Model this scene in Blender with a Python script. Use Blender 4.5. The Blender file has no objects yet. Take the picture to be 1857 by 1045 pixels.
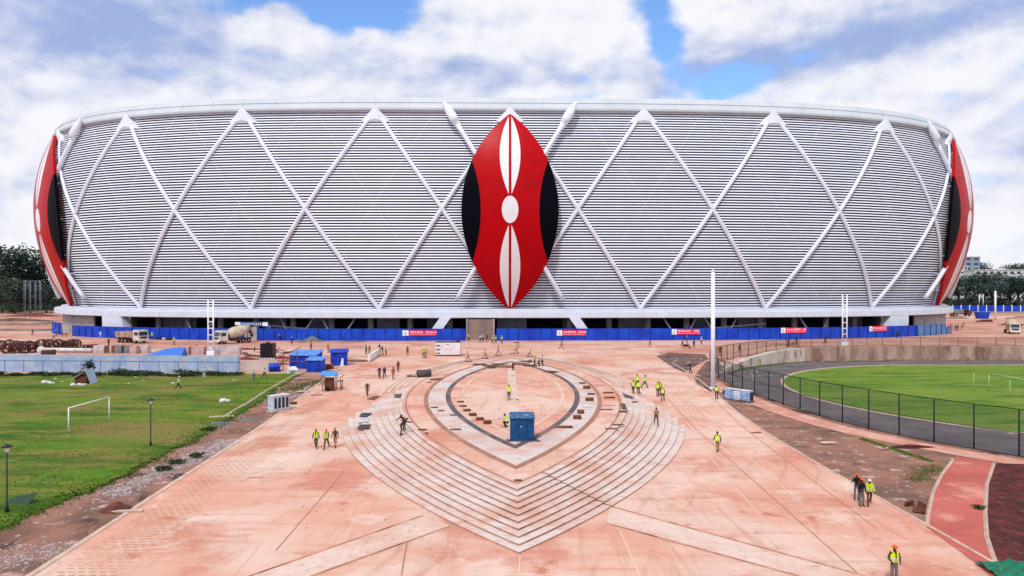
import bpy, bmesh, math, random
from mathutils import Vector, Matrix, noise
random.seed(7)
R = math.radians
sc = bpy.context.scene
col = sc.collection
PI = math.pi

# ------------------------------------------------------------------ camera
F = 1280.0; W = 1857.0
CAM = Vector((-0.62, 0.0, 13.0)); YAW = R(0.367)
cd = bpy.data.cameras.new('camera'); cam = bpy.data.objects.new('camera', cd); col.objects.link(cam)
cam.location = CAM
cam.rotation_euler = (R(90 - 0.11), 0, -YAW)
cd.sensor_width = 36; cd.lens = F / W * 36; cd.clip_end = 6000; cd.clip_start = .5
sc.camera = cam

# ------------------------------------------------------------------ sun, sky, exposure
SUN_EL, SUN_AZ = 52.0, 200.0        # azimuth from +Y clockwise: behind the camera, a little left
sd = bpy.data.lights.new('sun', 'SUN'); sun = bpy.data.objects.new('sun', sd); col.objects.link(sun)
sd.energy = 2.3; sd.angle = R(7); sd.color = (1, .97, .93)
a, e = R(SUN_AZ), R(SUN_EL)
sdir = Vector((math.sin(a) * math.cos(e), math.cos(a) * math.cos(e), math.sin(e)))
sun.rotation_euler = sdir.to_track_quat('Z', 'Y').to_euler(); sun.location = (0, 0, 200)
sc.view_settings.view_transform = 'Standard'; sc.view_settings.look = 'None'
sc.view_settings.exposure = 0.0; sc.view_settings.gamma = 1

def srgb(*c):
    o = []
    for v in c:
        v /= 255.0
        o.append(v / 12.92 if v <= .04045 else ((v + .055) / 1.055) ** 2.4)
    return tuple(o) + (1.0,)

wd = bpy.data.worlds.new('World'); sc.world = wd; wd.use_nodes = True
nt = wd.node_tree; nt.nodes.clear()
def N(tree, t, **kw):
    n = tree.nodes.new(t)
    for k, v in kw.items():
        if k.startswith('i_'):
            key = k[2:]; n.inputs[int(key) if key.isdigit() else key].default_value = v
        else: setattr(n, k, v)
    return n
def mth(tree, op, a, b=None, c=None, clamp=False):
    n = tree.nodes.new('ShaderNodeMath'); n.operation = op; n.use_clamp = clamp
    for i, v in enumerate((a, b, c)):
        if v is None: continue
        if isinstance(v, (int, float)): n.inputs[i].default_value = v
        else: tree.links.new(v, n.inputs[i])
    return n.outputs[0]
def maprange(tree, v, a, b, c=0.0, d=1.0, smooth=True):
    n = tree.nodes.new('ShaderNodeMapRange')
    n.interpolation_type = 'SMOOTHSTEP' if smooth else 'LINEAR'
    tree.links.new(v, n.inputs[0])
    for i, x in enumerate((a, b, c, d)): n.inputs[i + 1].default_value = x
    return n.outputs[0]
def mixc(tree, f, a, b):
    n = tree.nodes.new('ShaderNodeMix'); n.data_type = 'RGBA'
    if isinstance(f, (int, float)): n.inputs[0].default_value = f
    else: tree.links.new(f, n.inputs[0])
    for i, v in ((6, a), (7, b)):
        if isinstance(v, tuple): n.inputs[i].default_value = v
        else: tree.links.new(v, n.inputs[i])
    return n.outputs[2]

def build_world():
    t = nt; L = t.links.new
    tc = N(t, 'ShaderNodeTexCoord'); sep = N(t, 'ShaderNodeSeparateXYZ'); L(tc.outputs['Generated'], sep.inputs[0])
    x, y, z = sep.outputs
    az = mth(t, 'MULTIPLY', mth(t, 'ARCTAN2', x, y), 180 / PI)
    el = mth(t, 'MULTIPLY', mth(t, 'ARCSINE', z), 180 / PI)
    comb = N(t, 'ShaderNodeCombineXYZ'); L(mth(t, 'MULTIPLY', az, .1), comb.inputs[0]); L(mth(t, 'MULTIPLY', el, .16), comb.inputs[1])
    n1 = N(t, 'ShaderNodeTexNoise', noise_dimensions='3D'); n1.inputs['Scale'].default_value = .8; n1.inputs['Detail'].default_value = 9; n1.inputs['Roughness'].default_value = .58; n1.inputs['Distortion'].default_value = .35
    L(comb.outputs[0], n1.inputs[0])
    n2 = N(t, 'ShaderNodeTexNoise'); n2.inputs['Scale'].default_value = 2.6; n2.inputs['Detail'].default_value = 7; n2.inputs['Roughness'].default_value = .55
    mp = N(t, 'ShaderNodeMapping'); mp.inputs['Location'].default_value = (3.1, 1.7, 0); L(comb.outputs[0], mp.inputs[0]); L(mp.outputs[0], n2.inputs[0])
    n3 = N(t, 'ShaderNodeTexNoise'); n3.inputs['Scale'].default_value = .55; n3.inputs['Detail'].default_value = 6
    mp3 = N(t, 'ShaderNodeMapping'); mp3.inputs['Location'].default_value = (7.1, 4.7, 0); L(comb.outputs[0], mp3.inputs[0]); L(mp3.outputs[0], n3.inputs[0])
    # puffy cells
    wcomb = N(t, 'ShaderNodeVectorMath', operation='MULTIPLY_ADD'); L(n2.outputs['Color'], wcomb.inputs[0]); wcomb.inputs[1].default_value = (.5, .5, 0); L(comb.outputs[0], wcomb.inputs[2])
    vo = N(t, 'ShaderNodeTexVoronoi'); vo.feature = 'SMOOTH_F1'; vo.inputs['Scale'].default_value = 2.4; vo.inputs['Smoothness'].default_value = .35; L(wcomb.outputs[0], vo.inputs[0])
    def g(ca, ce, sa, se, amp, rot=0):
        c, s = math.cos(R(rot)), math.sin(R(rot))
        da = mth(t, 'SUBTRACT', az, float(ca)); de = mth(t, 'SUBTRACT', el, float(ce))
        u = mth(t, 'ADD', mth(t, 'MULTIPLY', da, c / sa), mth(t, 'MULTIPLY', de, s / sa))
        v = mth(t, 'ADD', mth(t, 'MULTIPLY', da, -s / se), mth(t, 'MULTIPLY', de, c / se))
        q = mth(t, 'ADD', mth(t, 'MULTIPLY', u, u), mth(t, 'MULTIPLY', v, v))
        return mth(t, 'MULTIPLY', mth(t, 'EXPONENT', mth(t, 'MULTIPLY', q, -1.0)), float(amp))
    def tot(*gs):
        r = gs[0]
        for q in gs[1:]: r = mth(t, 'ADD', r, q)
        return r
    blue = tot(g(-13.2, 22.2, 7.0, 3.7, 1.55), g(-18.6, 23.0, 3.0, 2.4, .6), g(12.2, 22.0, 1.5, 3.0, .8, 0), g(12.9, 18.0, 1.6, 1.6, .6), g(17.5, 15.4, 4.6, 1.4, .75, 8), g(7, 14.4, 4, 1.2, .5), g(-60, 30, 16, 6, .6), g(70, 38, 20, 8, .6))
    puffs = tot(g(-17.4, 19.8, 2.0, 1.7, .95), g(-10.8, 17.7, 4.8, 1.6, .95), g(-3.6, 20, 3.0, 3.5, .8), g(13.5, 13.6, 2.2, 1.4, .0), g(9.8, 15.3, 2.2, 1.5, .4))
    dens = mth(t, 'ADD', .46, mth(t, 'MULTIPLY', mth(t, 'SUBTRACT', n1.outputs[0], .5), .8))
    dens = mth(t, 'ADD', dens, mth(t, 'MULTIPLY', mth(t, 'SUBTRACT', n2.outputs[0], .5), 1.3))
    dens = mth(t, 'ADD', dens, mth(t, 'MULTIPLY', mth(t, 'SUBTRACT', .45, vo.outputs['Distance']), .35))
    dens = mth(t, 'ADD', mth(t, 'SUBTRACT', dens, blue), puffs)
    mask = maprange(t, dens, -.2, .32)
    low = maprange(t, el, 0, 12, 1, 0)
    mask = mth(t, 'MAXIMUM', mask, mth(t, 'MULTIPLY', low, .9))
    grey = tot(g(-30, 18.2, 11, 4.4, 1.1, -12), g(30, 17.6, 13, 1.9, .9, 4), g(19, 16.6, 6, 2.0, .45), g(3.5, 16.4, 8, 1.3, .38), g(-36, 9, 20, 3, .35), g(37, 9.5, 6, 2.5, .45), g(-3, 17.0, 3, 1.6, .3), g(-14, 17.6, 2.2, .7, .25), g(40, 13, 10, 1.2, .3))
    gs = mth(t, 'ADD', grey, mth(t, 'MULTIPLY', mth(t, 'SUBTRACT', n3.outputs[0], .52), 1.6))
    gs = mth(t, 'ADD', gs, mth(t, 'MULTIPLY', mth(t, 'SUBTRACT', n2.outputs[0], .5), .75))
    gs = mth(t, 'ADD', gs, mth(t, 'MULTIPLY', mth(t, 'SUBTRACT', vo.outputs['Distance'], .35), .5))
    mpb = N(t, 'ShaderNodeMapping'); mpb.inputs['Location'].default_value = (3.1 + .06, 1.7 - .13, 0); L(comb.outputs[0], mpb.inputs[0])
    n2b = N(t, 'ShaderNodeTexNoise'); n2b.inputs['Scale'].default_value = 2.6; n2b.inputs['Detail'].default_value = 7; n2b.inputs['Roughness'].default_value = .55; L(mpb.outputs[0], n2b.inputs[0])
    gs = mth(t, 'ADD', gs, mth(t, 'MULTIPLY', mth(t, 'SUBTRACT', n2b.outputs[0], n2.outputs[0]), 1.7))
    gs = maprange(t, gs, -.12, 1.1)
    cloud = mixc(t, gs, srgb(248, 248, 254), srgb(160, 180, 226))
    sky = N(t, 'ShaderNodeTexSky', sky_type='NISHITA'); sky.sun_disc = False; sky.sun_elevation = R(SUN_EL); sky.sun_rotation = R(SUN_AZ)
    sky.air_density = 1.0; sky.dust_density = .4; sky.ozone_density = 2.5
    k = 1 / .1
    cl = N(t, 'ShaderNodeVectorMath', operation='SCALE'); L(cloud, cl.inputs[0]); cl.inputs['Scale'].default_value = k
    tint = N(t, 'ShaderNodeVectorMath', operation='MULTIPLY'); L(sky.outputs[0], tint.inputs[0]); tint.inputs[1].default_value = (1.5, 1.8, 2.2)
    fin = mixc(t, mask, tint.outputs[0], cl.outputs[0])
    bg = N(t, 'ShaderNodeBackground'); bg.inputs[1].default_value = .1; L(fin, bg.inputs[0])
    out = N(t, 'ShaderNodeOutputWorld'); L(bg.outputs[0], out.inputs[0])
build_world()

# ------------------------------------------------------------------ helpers
def smooth01(t): t = max(0, min(1, t)); return t * t * (3 - 2 * t)
def track_d(x, y):
    return math.hypot(min(0, x - 76) , y - 98)
def base_h(y): return -1.3 + 1.3 * smooth01((y - 66) / 36)
def fd(a_):
    if a_ < 195: return 46.6
    return 46.6 + 4.6 * min(1.6, (a_ - 195) / 33) ** 1.25
def hg(x, y):
    h = base_h(y)
    d = track_d(x, y)
    if d < 47.0: h = h + (-2.0 - h) * (1 - smooth01((d - 45.3) / 1.5))
    return h
def ray(px, py):
    dx = (px - 928.5) / F
    c, s = math.cos(YAW), math.sin(YAW)
    return Vector((dx * c + s, c - dx * s, -(py - 520.0) / F))
ZC = 89.5
NS = 10
HI, HO, WI, WO = 44.2, 51.8, 13.4, 19.5
def in_lens(x, y, w, h):
    y -= ZC
    if abs(y) >= h: return False
    Rr = (h * h + w * w) / (2 * w); return abs(x) < math.sqrt(Rr * Rr - y * y) - (Rr - w)
def gh(x, y):
    """walkable height: ground, steps or platform"""
    g = hg(x, y)
    if abs(x) < 19.5 and 37 < y < 142:
        for k in range(NS - 1, -1, -1):
            t = (NS - 1 - k) / (NS - 1)
            if in_lens(x, y, WI + (WO - WI) * t, HI + (HO - HI) * t):
                top = -1.3 + .13 * (k + 1) + (.012 if k == NS - 1 else 0)
                return max(g, top)
    return g
def at(px, py, h=None):
    """photo pixel on the ground -> world point"""
    r = ray(px, py)
    if h is not None: return CAM + r * ((CAM.z - h) / (-r.z))
    z = .1
    while z > -2.1:
        p = CAM + r * ((CAM.z - z) / (-r.z))
        if gh(p.x, p.y) >= z: break
        z -= .02
    return Vector((p.x, p.y, gh(p.x, p.y)))
def atd(px, py, Y):
    r = ray(px, py); return CAM + r * (Y / r.y)

def tag(o, label=None, cat=None, group=None, kind=None):
    if label: o['label'] = label
    if cat: o['category'] = cat
    if group: o['group'] = group
    if kind: o['kind'] = kind
    return o
def empty(name, loc=(0, 0, 0), rz=0, **kw):
    o = bpy.data.objects.new(name, None); col.objects.link(o); o.location = loc; o.rotation_euler = (0, 0, rz)
    o.empty_display_size = .3
    return tag(o, **kw)
def kids(o): return [c for c in bpy.data.objects if c.parent == o]
def copy_tree(o, parent=None, ch=None):
    if ch is None:
        ch = {}
        for q in bpy.data.objects:
            if q.parent: ch.setdefault(q.parent.name, []).append(q)
    c = o.copy(); col.objects.link(c)
    if parent: c.parent = parent
    for q in ch.get(o.name, []): copy_tree(q, c, ch)
    return c

class MB:
    def __init__(s): s.v = []; s.f = []; s.m = []; s.s = []
    def add(s, vs, fs, m=0, sm=False):
        b = len(s.v); s.v += [tuple(v) for v in vs]
        for f in fs: s.f.append([b + i for i in f]); s.m.append(m); s.s.append(sm)
        return s
    def box(s, c, d, rz=0, m=0, rx=0, ry=0):
        M_ = Matrix.Rotation(rz, 3, 'Z') @ Matrix.Rotation(ry, 3, 'Y') @ Matrix.Rotation(rx, 3, 'X')
        vs = []
        for k in (-1, 1):
            for j in (-1, 1):
                for i in (-1, 1): vs.append(Vector(c) + M_ @ Vector((i * d[0] / 2, j * d[1] / 2, k * d[2] / 2)))
        return s.add(vs, [(0, 2, 3, 1), (4, 5, 7, 6), (0, 1, 5, 4), (2, 6, 7, 3), (0, 4, 6, 2), (1, 3, 7, 5)], m)
    def bbox(s, c, d, rz=0, m=0, bev=.03):
        """box with a chamfered outline: three stacked inset rings"""
        b = min(bev, min(d) * .45); x, y, z = d[0] / 2, d[1] / 2, d[2] / 2
        Rm = Matrix.Rotation(rz, 3, 'Z'); secs = []
        for (zz, ins) in ((-z, b), (-z + b, 0), (z - b, 0), (z, b)):
            X, Y = x - ins, y - ins
            ring = [(-X + b, -Y), (X - b, -Y), (X, -Y + b), (X, Y - b), (X - b, Y), (-X + b, Y), (-X, Y - b), (-X, -Y + b)]
            secs.append([Vector(c) + Rm @ Vector((p[0], p[1], zz)) for p in ring])
        return s.loft(secs, m=m, closed=True, caps=True)
    def loft(s, secs, m=0, closed=True, caps=True, sm=False, loop=False):
        n = len(secs[0]); vs = [p for q in secs for p in q]; fs = []
        K = len(secs)
        for k in range(K if loop else K - 1):
            k2 = (k + 1) % K
            for i in range(n if closed else n - 1):
                j = (i + 1) % n
                fs.append((k * n + i, k * n + j, k2 * n + j, k2 * n + i))
        if caps and not loop: fs += [tuple(reversed(range(n))), tuple(range((K - 1) * n, K * n))]
        return s.add(vs, fs, m, sm)
    def tube(s, pts, rad, n=8, m=0, sm=True, caps=True, flat=1.0):
        pts = [Vector(p) for p in pts]; rs = rad if isinstance(rad, (list, tuple)) else [rad] * len(pts)
        secs = []; up = None
        for i, p in enumerate(pts):
            d = (pts[min(i + 1, len(pts) - 1)] - pts[max(i - 1, 0)]).normalized()
            if up is None:
                up = Vector((0, 0, 1)) if abs(d.z) < .9 else Vector((1, 0, 0))
            a = d.cross(up).normalized(); b = a.cross(d).normalized(); up = b
            secs.append([p + (a * math.cos(2 * PI * k / n) + b * math.sin(2 * PI * k / n) * flat) * rs[i] for k in range(n)])
        return s.loft(secs, m=m, sm=sm, caps=caps)
    def prism(s, poly, z0, z1, m=0, ms=None, mt=None):
        n = len(poly)
        vs = [(p[0], p[1], z0) for p in poly] + [(p[0], p[1], z1) for p in poly]
        s.add(vs, [(i, (i + 1) % n, n + (i + 1) % n, n + i) for i in range(n)], m if ms is None else ms)
        s.add([(p[0], p[1], z1) for p in poly], [tuple(range(n))], m if mt is None else mt)
        return s
    def ball(s, c, r, m=0, nu=10, nv=7, sz=1, sx=1, sy=1, z0=-1):
        vs = []; fs = []
        for j in range(nv + 1):
            th = PI * j / nv; zz = max(math.cos(th), z0)
            for i in range(nu):
                ph = 2 * PI * i / nu
                vs.append((c[0] + sx * r * math.sin(th) * math.cos(ph), c[1] + sy * r * math.sin(th) * math.sin(ph), c[2] + sz * r * zz))
        for j in range(nv):
            for i in range(nu):
                fs.append((j * nu + i, (j + 1) * nu + i, (j + 1) * nu + (i + 1) % nu, j * nu + (i + 1) % nu))
        return s.add(vs, fs, m, True)
    def build(s, name, mats, parent=None, loc=None, rz=0, recalc=True):
        me = bpy.data.meshes.new(name); me.from_pydata(s.v, [], s.f)
        if not isinstance(mats, (list, tuple)): mats = [mats]
        for m in mats: me.materials.append(m)
        me.polygons.foreach_set('material_index', s.m); me.polygons.foreach_set('use_smooth', s.s)
        if recalc:
            bm = bmesh.new(); bm.from_mesh(me); bmesh.ops.remove_doubles(bm, verts=bm.verts, dist=1e-5) if recalc == 2 else None
            bmesh.ops.recalc_face_normals(bm, faces=bm.faces); bm.to_mesh(me); bm.free()
        me.update()
        o = bpy.data.objects.new(name, me); col.objects.link(o)
        if parent: o.parent = parent
        if loc is not None: o.location = loc
        o.rotation_euler = (0, 0, rz)
        return o

def mat(name, c, rough=.7, metal=0, var=0.0, vs=1.0, c2=None, bump=0, bs=8, spec=.3, coords='Object', stretch=None, detail=5, c3=None, s3=.1, f3=(.5, .65)):
    m = bpy.data.materials.new(name); m.use_nodes = True; t = m.node_tree; L = t.links.new
    b = t.nodes['Principled BSDF']; b.inputs['Roughness'].default_value = rough; b.inputs['Metallic'].default_value = metal
    b.inputs['Specular IOR Level'].default_value = spec
    c = tuple(c[:3]) + (1,); b.inputs['Base Color'].default_value = c
    src = None
    if var or c2 or bump or c3:
        if coords == 'World': src = N(t, 'ShaderNodeNewGeometry').outputs['Position']
        else: src = N(t, 'ShaderNodeTexCoord').outputs[coords]
        if stretch:
            mp = N(t, 'ShaderNodeMapping'); mp.inputs['Scale'].default_value = stretch; L(src, mp.inputs[0]); src = mp.outputs[0]
    out = None
    if var or c2:
        n = N(t, 'ShaderNodeTexNoise'); n.inputs['Scale'].default_value = vs; n.inputs['Detail'].default_value = detail; n.inputs['Roughness'].default_value = .6; L(src, n.inputs[0])
        f = maprange(t, n.outputs[0], .35, .65)
        if c2 is None: c2 = tuple(x * (1 - var) for x in c[:3])
        out = mixc(t, f, c, tuple(c2[:3]) + (1,))
    if c3:
        n = N(t, 'ShaderNodeTexNoise'); n.inputs['Scale'].default_value = s3; n.inputs['Detail'].default_value = 8; n.inputs['Roughness'].default_value = .65; L(src, n.inputs[0])
        f = maprange(t, n.outputs[0], f3[0], f3[1])
        out = mixc(t, f, out if out is not None else c, tuple(c3[:3]) + (1,))
    if out is not None: L(out, b.inputs['Base Color'])
    if bump:
        n = N(t, 'ShaderNodeTexNoise'); n.inputs['Scale'].default_value = bs; n.inputs['Detail'].default_value = 6; L(src, n.inputs[0])
        bp = N(t, 'ShaderNodeBump'); bp.inputs['Strength'].default_value = bump; bp.inputs['Distance'].default_value = .1; L(n.outputs[0], bp.inputs['Height']); L(bp.outputs[0], b.inputs['Normal'])
    return m
M = {}
M['louver'] = mat('louver_white', srgb(236, 241, 255), .45, var=.05, vs=.25, coords='World')
M['beam'] = mat('beam_white', srgb(228, 232, 246), .4, var=.06, vs=.4, coords='World', c3=srgb(214, 218, 232), s3=.8)
M['rim'] = mat('rim_panel', srgb(196, 202, 210), .35, var=.08, vs=.15, coords='World')
M['ring'] = mat('ring_white', srgb(206, 212, 226), .4, var=.08, vs=.3, coords='World', c3=srgb(196, 190, 190), s3=.35, f3=(.55, .8))
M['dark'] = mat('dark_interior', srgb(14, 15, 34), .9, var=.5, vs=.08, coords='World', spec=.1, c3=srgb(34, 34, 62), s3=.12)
M['darkbrace'] = mat('brace_grey', srgb(160, 164, 184), .6)
M['red'] = mat('shield_red', srgb(178, 0, 14), .36, var=.14, vs=.12, spec=.1)
M['black'] = mat('shield_black', (.002, .002, .006), .45, spec=.05)
M['white'] = mat('stripe_white', srgb(228, 228, 236), .35, var=.05)
M['conc'] = mat('concrete', srgb(174, 170, 174), .85, var=.3, vs=.6, bump=.3, coords='World')
M['concp'] = mat('concrete_pale', srgb(206, 192, 184), .85, var=.25, vs=.3, bump=.3, coords='World', c3=srgb(150, 112, 96), s3=.5, stretch=(1, 1, .25))
M['concw'] = mat('concrete_stained', srgb(182, 156, 142), .85, bump=.3, coords='World', c2=srgb(140, 106, 92), vs=.35, c3=srgb(112, 80, 68), s3=.22, stretch=(1, 1, .3))
M['dirt'] = None
# ------------------------------------------------------------------ ground materials
def ground_mat():
    m = bpy.data.materials.new('red_earth'); m.use_nodes = True; t = m.node_tree; L = t.links.new
    b = t.nodes['Principled BSDF']; b.inputs['Roughness'].default_value = .95; b.inputs['Specular IOR Level'].default_value = .1
    P = N(t, 'ShaderNodeNewGeometry').outputs['Position']
    def ns(s, d=7, r=.6, st=None, dist=0):
        src = P
        if st:
            mp = N(t, 'ShaderNodeMapping'); mp.inputs['Scale'].default_value = st; L(P, mp.inputs[0]); src = mp.outputs[0]
        n = N(t, 'ShaderNodeTexNoise'); n.inputs['Scale'].default_value = s; n.inputs['Detail'].default_value = d; n.inputs['Roughness'].default_value = r; n.inputs['Distortion'].default_value = dist; L(src, n.inputs[0]); return n.outputs[0]
    c = mixc(t, maprange(t, ns(.09), .38, .62), srgb(208, 166, 148), srgb(188, 132, 114))
    c = mixc(t, maprange(t, ns(.03, st=(.4, 1.6, 1)), .5, .66), c, srgb(216, 184, 172))
    c = mixc(t, maprange(t, ns(.35, st=(.25, 2, 1)), .52, .7), c, srgb(164, 108, 92))
    c = mixc(t, mth(t, 'MULTIPLY', maprange(t, ns(2.5), .5, .75), .5), c, srgb(130, 76, 62))
    sp = N(t, 'ShaderNodeSeparateXYZ'); L(P, sp.inputs[0])
    # loose verge soil left and right of the plaza (y < 100) is darker and browner
    v = maprange(t, sp.outputs[1], 96, 112, 1, 0)
    c2 = mixc(t, maprange(t, ns(.25, dist=.5), .4, .62), srgb(150, 108, 94), srgb(114, 88, 76))
    c2 = mixc(t, maprange(t, ns(.9), .56, .7), c2, srgb(186, 164, 160))
    c2 = mixc(t, maprange(t, ns(.16, dist=1), .56, .66), c2, srgb(78, 60, 54))
    c = mixc(t, v, c, c2)
    # far beyond the stadium: dull green-brown land
    c = mixc(t, maprange(t, sp.outputs[1], 280, 420), c, srgb(96, 88, 66))
    L(c, b.inputs['Base Color'])
    bp = N(t, 'ShaderNodeBump'); bp.inputs['Strength'].default_value = .5; bp.inputs['Distance'].default_value = .25; L(ns(1.2, 9, .7), bp.inputs['Height']); L(bp.outputs[0], b.inputs['Normal'])
    return m
def plaza_mat():
    m = bpy.data.materials.new('dusty_paving'); m.use_nodes = True; t = m.node_tree; L = t.links.new
    b = t.nodes['Principled BSDF']; b.inputs['Roughness'].default_value = .9; b.inputs['Specular IOR Level'].default_value = .15
    P = N(t, 'ShaderNodeNewGeometry').outputs['Position']
    def ns(s, d=7, r=.6, st=None, dist=0, rot=0, loc=0):
        mp = N(t, 'ShaderNodeMapping'); mp.inputs['Scale'].default_value = st or (1, 1, 1); mp.inputs['Rotation'].default_value = (0, 0, R(rot)); mp.inputs['Location'].default_value = (loc, loc, 0); L(P, mp.inputs[0])
        n = N(t, 'ShaderNodeTexNoise'); n.inputs['Scale'].default_value = s; n.inputs['Detail'].default_value = d; n.inputs['Roughness'].default_value = r; n.inputs['Distortion'].default_value = dist; L(mp.outputs[0], n.inputs[0]); return n.outputs[0]
    pale, salmon, red = srgb(214, 183, 168), srgb(208, 156, 137), srgb(190, 120, 99)
    c = mixc(t, maprange(t, ns(.07, dist=.6), .4, .6), pale, salmon)
    c = mixc(t, mth(t, 'MULTIPLY', maprange(t, ns(.11, 9, .65, loc=9), .5, .64), .75), c, red)
    c = mixc(t, mth(t, 'MULTIPLY', maprange(t, ns(.5, 8, .65, st=(.2, 2.2, 1)), .5, .68), .45), c, red)
    c = mixc(t, mth(t, 'MULTIPLY', maprange(t, ns(.6, 8, .65, st=(2.2, .2, 1), rot=32, dist=.6), .52, .68), .45), c, srgb(180, 128, 106))
    c = mixc(t, mth(t, 'MULTIPLY', maprange(t, ns(.35, 8, .7, loc=31), .6, .68), .6), c, srgb(176, 92, 66))
    c = mixc(t, mth(t, 'MULTIPLY', maprange(t, ns(.2, 8, .7, loc=77), .56, .66), .5), c, srgb(222, 204, 194))
    # narrow tyre tracks: distorted bands
    wv = N(t, 'ShaderNodeTexWave'); wv.inputs['Scale'].default_value = .12; wv.inputs['Distortion'].default_value = 9; wv.inputs['Detail'].default_value = 2; wv.inputs['Detail Scale'].default_value = .4
    mp = N(t, 'ShaderNodeMapping'); mp.inputs['Rotation'].default_value = (0, 0, R(24)); L(P, mp.inputs[0]); L(mp.outputs[0], wv.inputs[0])
    tr = mth(t, 'MULTIPLY', maprange(t, wv.outputs[1], .93, .99), maprange(t, ns(.09, loc=50), .48, .6))
    c = mixc(t, mth(t, 'MULTIPLY', tr, .2), c, srgb(160, 100, 78))
    # slab joints
    br = N(t, 'ShaderNodeTexBrick'); br.inputs['Scale'].default_value = 1; br.inputs['Brick Width'].default_value = 1.2; br.inputs['Row Height'].default_value = .6; br.inputs['Mortar Size'].default_value = .012
    br.inputs['Color1'].default_value = (1, 1, 1, 1); br.inputs['Color2'].default_value = (.93, .93, .93, 1); br.inputs['Mortar'].default_value = (.66, .6, .58, 1); br.inputs['Bias'].default_value = 0
    L(P, br.inputs[0])
    mx = N(t, 'ShaderNodeMix', data_type='RGBA', blend_type='MULTIPLY'); L(mth(t, 'MULTIPLY', maprange(t, ns(.15, loc=5), .4, .6), .7), mx.inputs[0]); L(c, mx.inputs[6]); L(br.outputs[0], mx.inputs[7])
    L(mx.outputs[2], b.inputs['Base Color'])
    bp = N(t, 'ShaderNodeBump'); bp.inputs['Strength'].default_value = .3; bp.inputs['Distance'].default_value = .06; L(ns(2.2, 9, .7), bp.inputs['Height']); L(bp.outputs[0], b.inputs['Normal'])
    return m
def stone_mat(name, a, b_, w=1.2, h=.5, dirt=srgb(196, 140, 116), df=.6):
    m = bpy.data.materials.new(name); m.use_nodes = True; t = m.node_tree; L = t.links.new
    b = t.nodes['Principled BSDF']; b.inputs['Roughness'].default_value = .85; b.inputs['Specular IOR Level'].default_value = .2
    P = N(t, 'ShaderNodeNewGeometry').outputs['Position']
    br = N(t, 'ShaderNodeTexBrick'); br.inputs['Scale'].default_value = 1; br.inputs['Brick Width'].default_value = w; br.inputs['Row Height'].default_value = h; br.inputs['Mortar Size'].default_value = .015
    br.inputs['Color1'].default_value = a; br.inputs['Color2'].default_value = b_; br.inputs['Mortar'].default_value = tuple(x * .84 for x in a[:3]) + (1,)
    L(P, br.inputs[0])
    n = N(t, 'ShaderNodeTexNoise'); n.inputs['Scale'].default_value = .22; n.inputs['Detail'].default_value = 9; n.inputs['Roughness'].default_value = .68; L(P, n.inputs[0])
    n2 = N(t, 'ShaderNodeTexNoise'); n2.inputs['Scale'].default_value = 2.3; n2.inputs['Detail'].default_value = 8; L(P, n2.inputs[0])
    c = mixc(t, mth(t, 'MULTIPLY', maprange(t, n.outputs[0], .42, .66), df), br.outputs[0], dirt)
    c = mixc(t, mth(t, 'MULTIPLY', maprange(t, n2.outputs[0], .5, .75), .35), c, tuple(x * .62 for x in dirt[:3]) + (1,))
    L(c, b.inputs['Base Color'])
    bp = N(t, 'ShaderNodeBump'); bp.inputs['Strength'].default_value = .25; bp.inputs['Distance'].default_value = .05; L(n2.outputs[0], bp.inputs['Height']); L(bp.outputs[0], b.inputs['Normal'])
    return m
def grass_mat(name, a, b_, c_, earth, es=.05, ef=(.58, .68)):
    m = bpy.data.materials.new(name); m.use_nodes = True; t = m.node_tree; L = t.links.new
    b = t.nodes['Principled BSDF']; b.inputs['Roughness'].default_value = .95; b.inputs['Specular IOR Level'].default_value = .1
    P = N(t, 'ShaderNodeNewGeometry').outputs['Position']
    def ns(s, d=8, st=(1, 1, 1), loc=0):
        mp = N(t, 'ShaderNodeMapping'); mp.inputs['Scale'].default_value = st; mp.inputs['Location'].default_value = (loc, loc, 0); L(P, mp.inputs[0])
        n = N(t, 'ShaderNodeTexNoise'); n.inputs['Scale'].default_value = s; n.inputs['Detail'].default_value = d; n.inputs['Roughness'].default_value = .68; L(mp.outputs[0], n.inputs[0]); return n.outputs[0]
    c = mixc(t, maprange(t, ns(.12, st=(.6, 1.6, 1)), .4, .62), a, b_)
    c = mixc(t, mth(t, 'MULTIPLY', maprange(t, ns(.3, st=(.5, 1.8, 1), loc=20), .44, .62), .85), c, c_)
    c = mixc(t, mth(t, 'MULTIPLY', maprange(t, ns(3.0), .45, .7), .5), c, tuple(x * .4 for x in b_[:3]) + (1,))
    c = mixc(t, maprange(t, ns(es, st=(.7, 1.5, 1), loc=40), ef[0], ef[1]), c, earth)
    L(c, b.inputs['Base Color'])
    bp = N(t, 'ShaderNodeBump'); bp.inputs['Strength'].default_value = .8; bp.inputs['Distance'].default_value = .3; L(ns(2.5), bp.inputs['Height']); L(bp.outputs[0], b.inputs['Normal'])
    return m
M['ground'] = ground_mat()
M['plaza'] = plaza_mat()
M['tread'] = stone_mat('step_stone', srgb(214, 200, 194), srgb(202, 186, 182), 1.2, .45, df=.75)
M['riser'] = mat('riser_dirt_shade', srgb(196, 144, 120), .9, c2=srgb(166, 112, 90), vs=.8, coords='World', c3=srgb(126, 80, 66), s3=.5)  # dirt-stained brown, with the shade of the risers painted in
M['band'] = stone_mat('light_band_paving', srgb(216, 192, 180), srgb(210, 184, 172), .9, .45, df=.55)
M['bandg'] = stone_mat('grey_band_paving', srgb(208, 196, 192), srgb(198, 186, 184), .9, .45, df=.7)
M['darkring'] = stone_mat('dark_granite_setts', srgb(92, 86, 94), srgb(74, 70, 80), .4, .3, dirt=srgb(166, 124, 104), df=.6)
M['brownring'] = stone_mat('brown_setts', srgb(166, 120, 98), srgb(140, 98, 80), .5, .35, dirt=srgb(186, 150, 130), df=.4)
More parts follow.
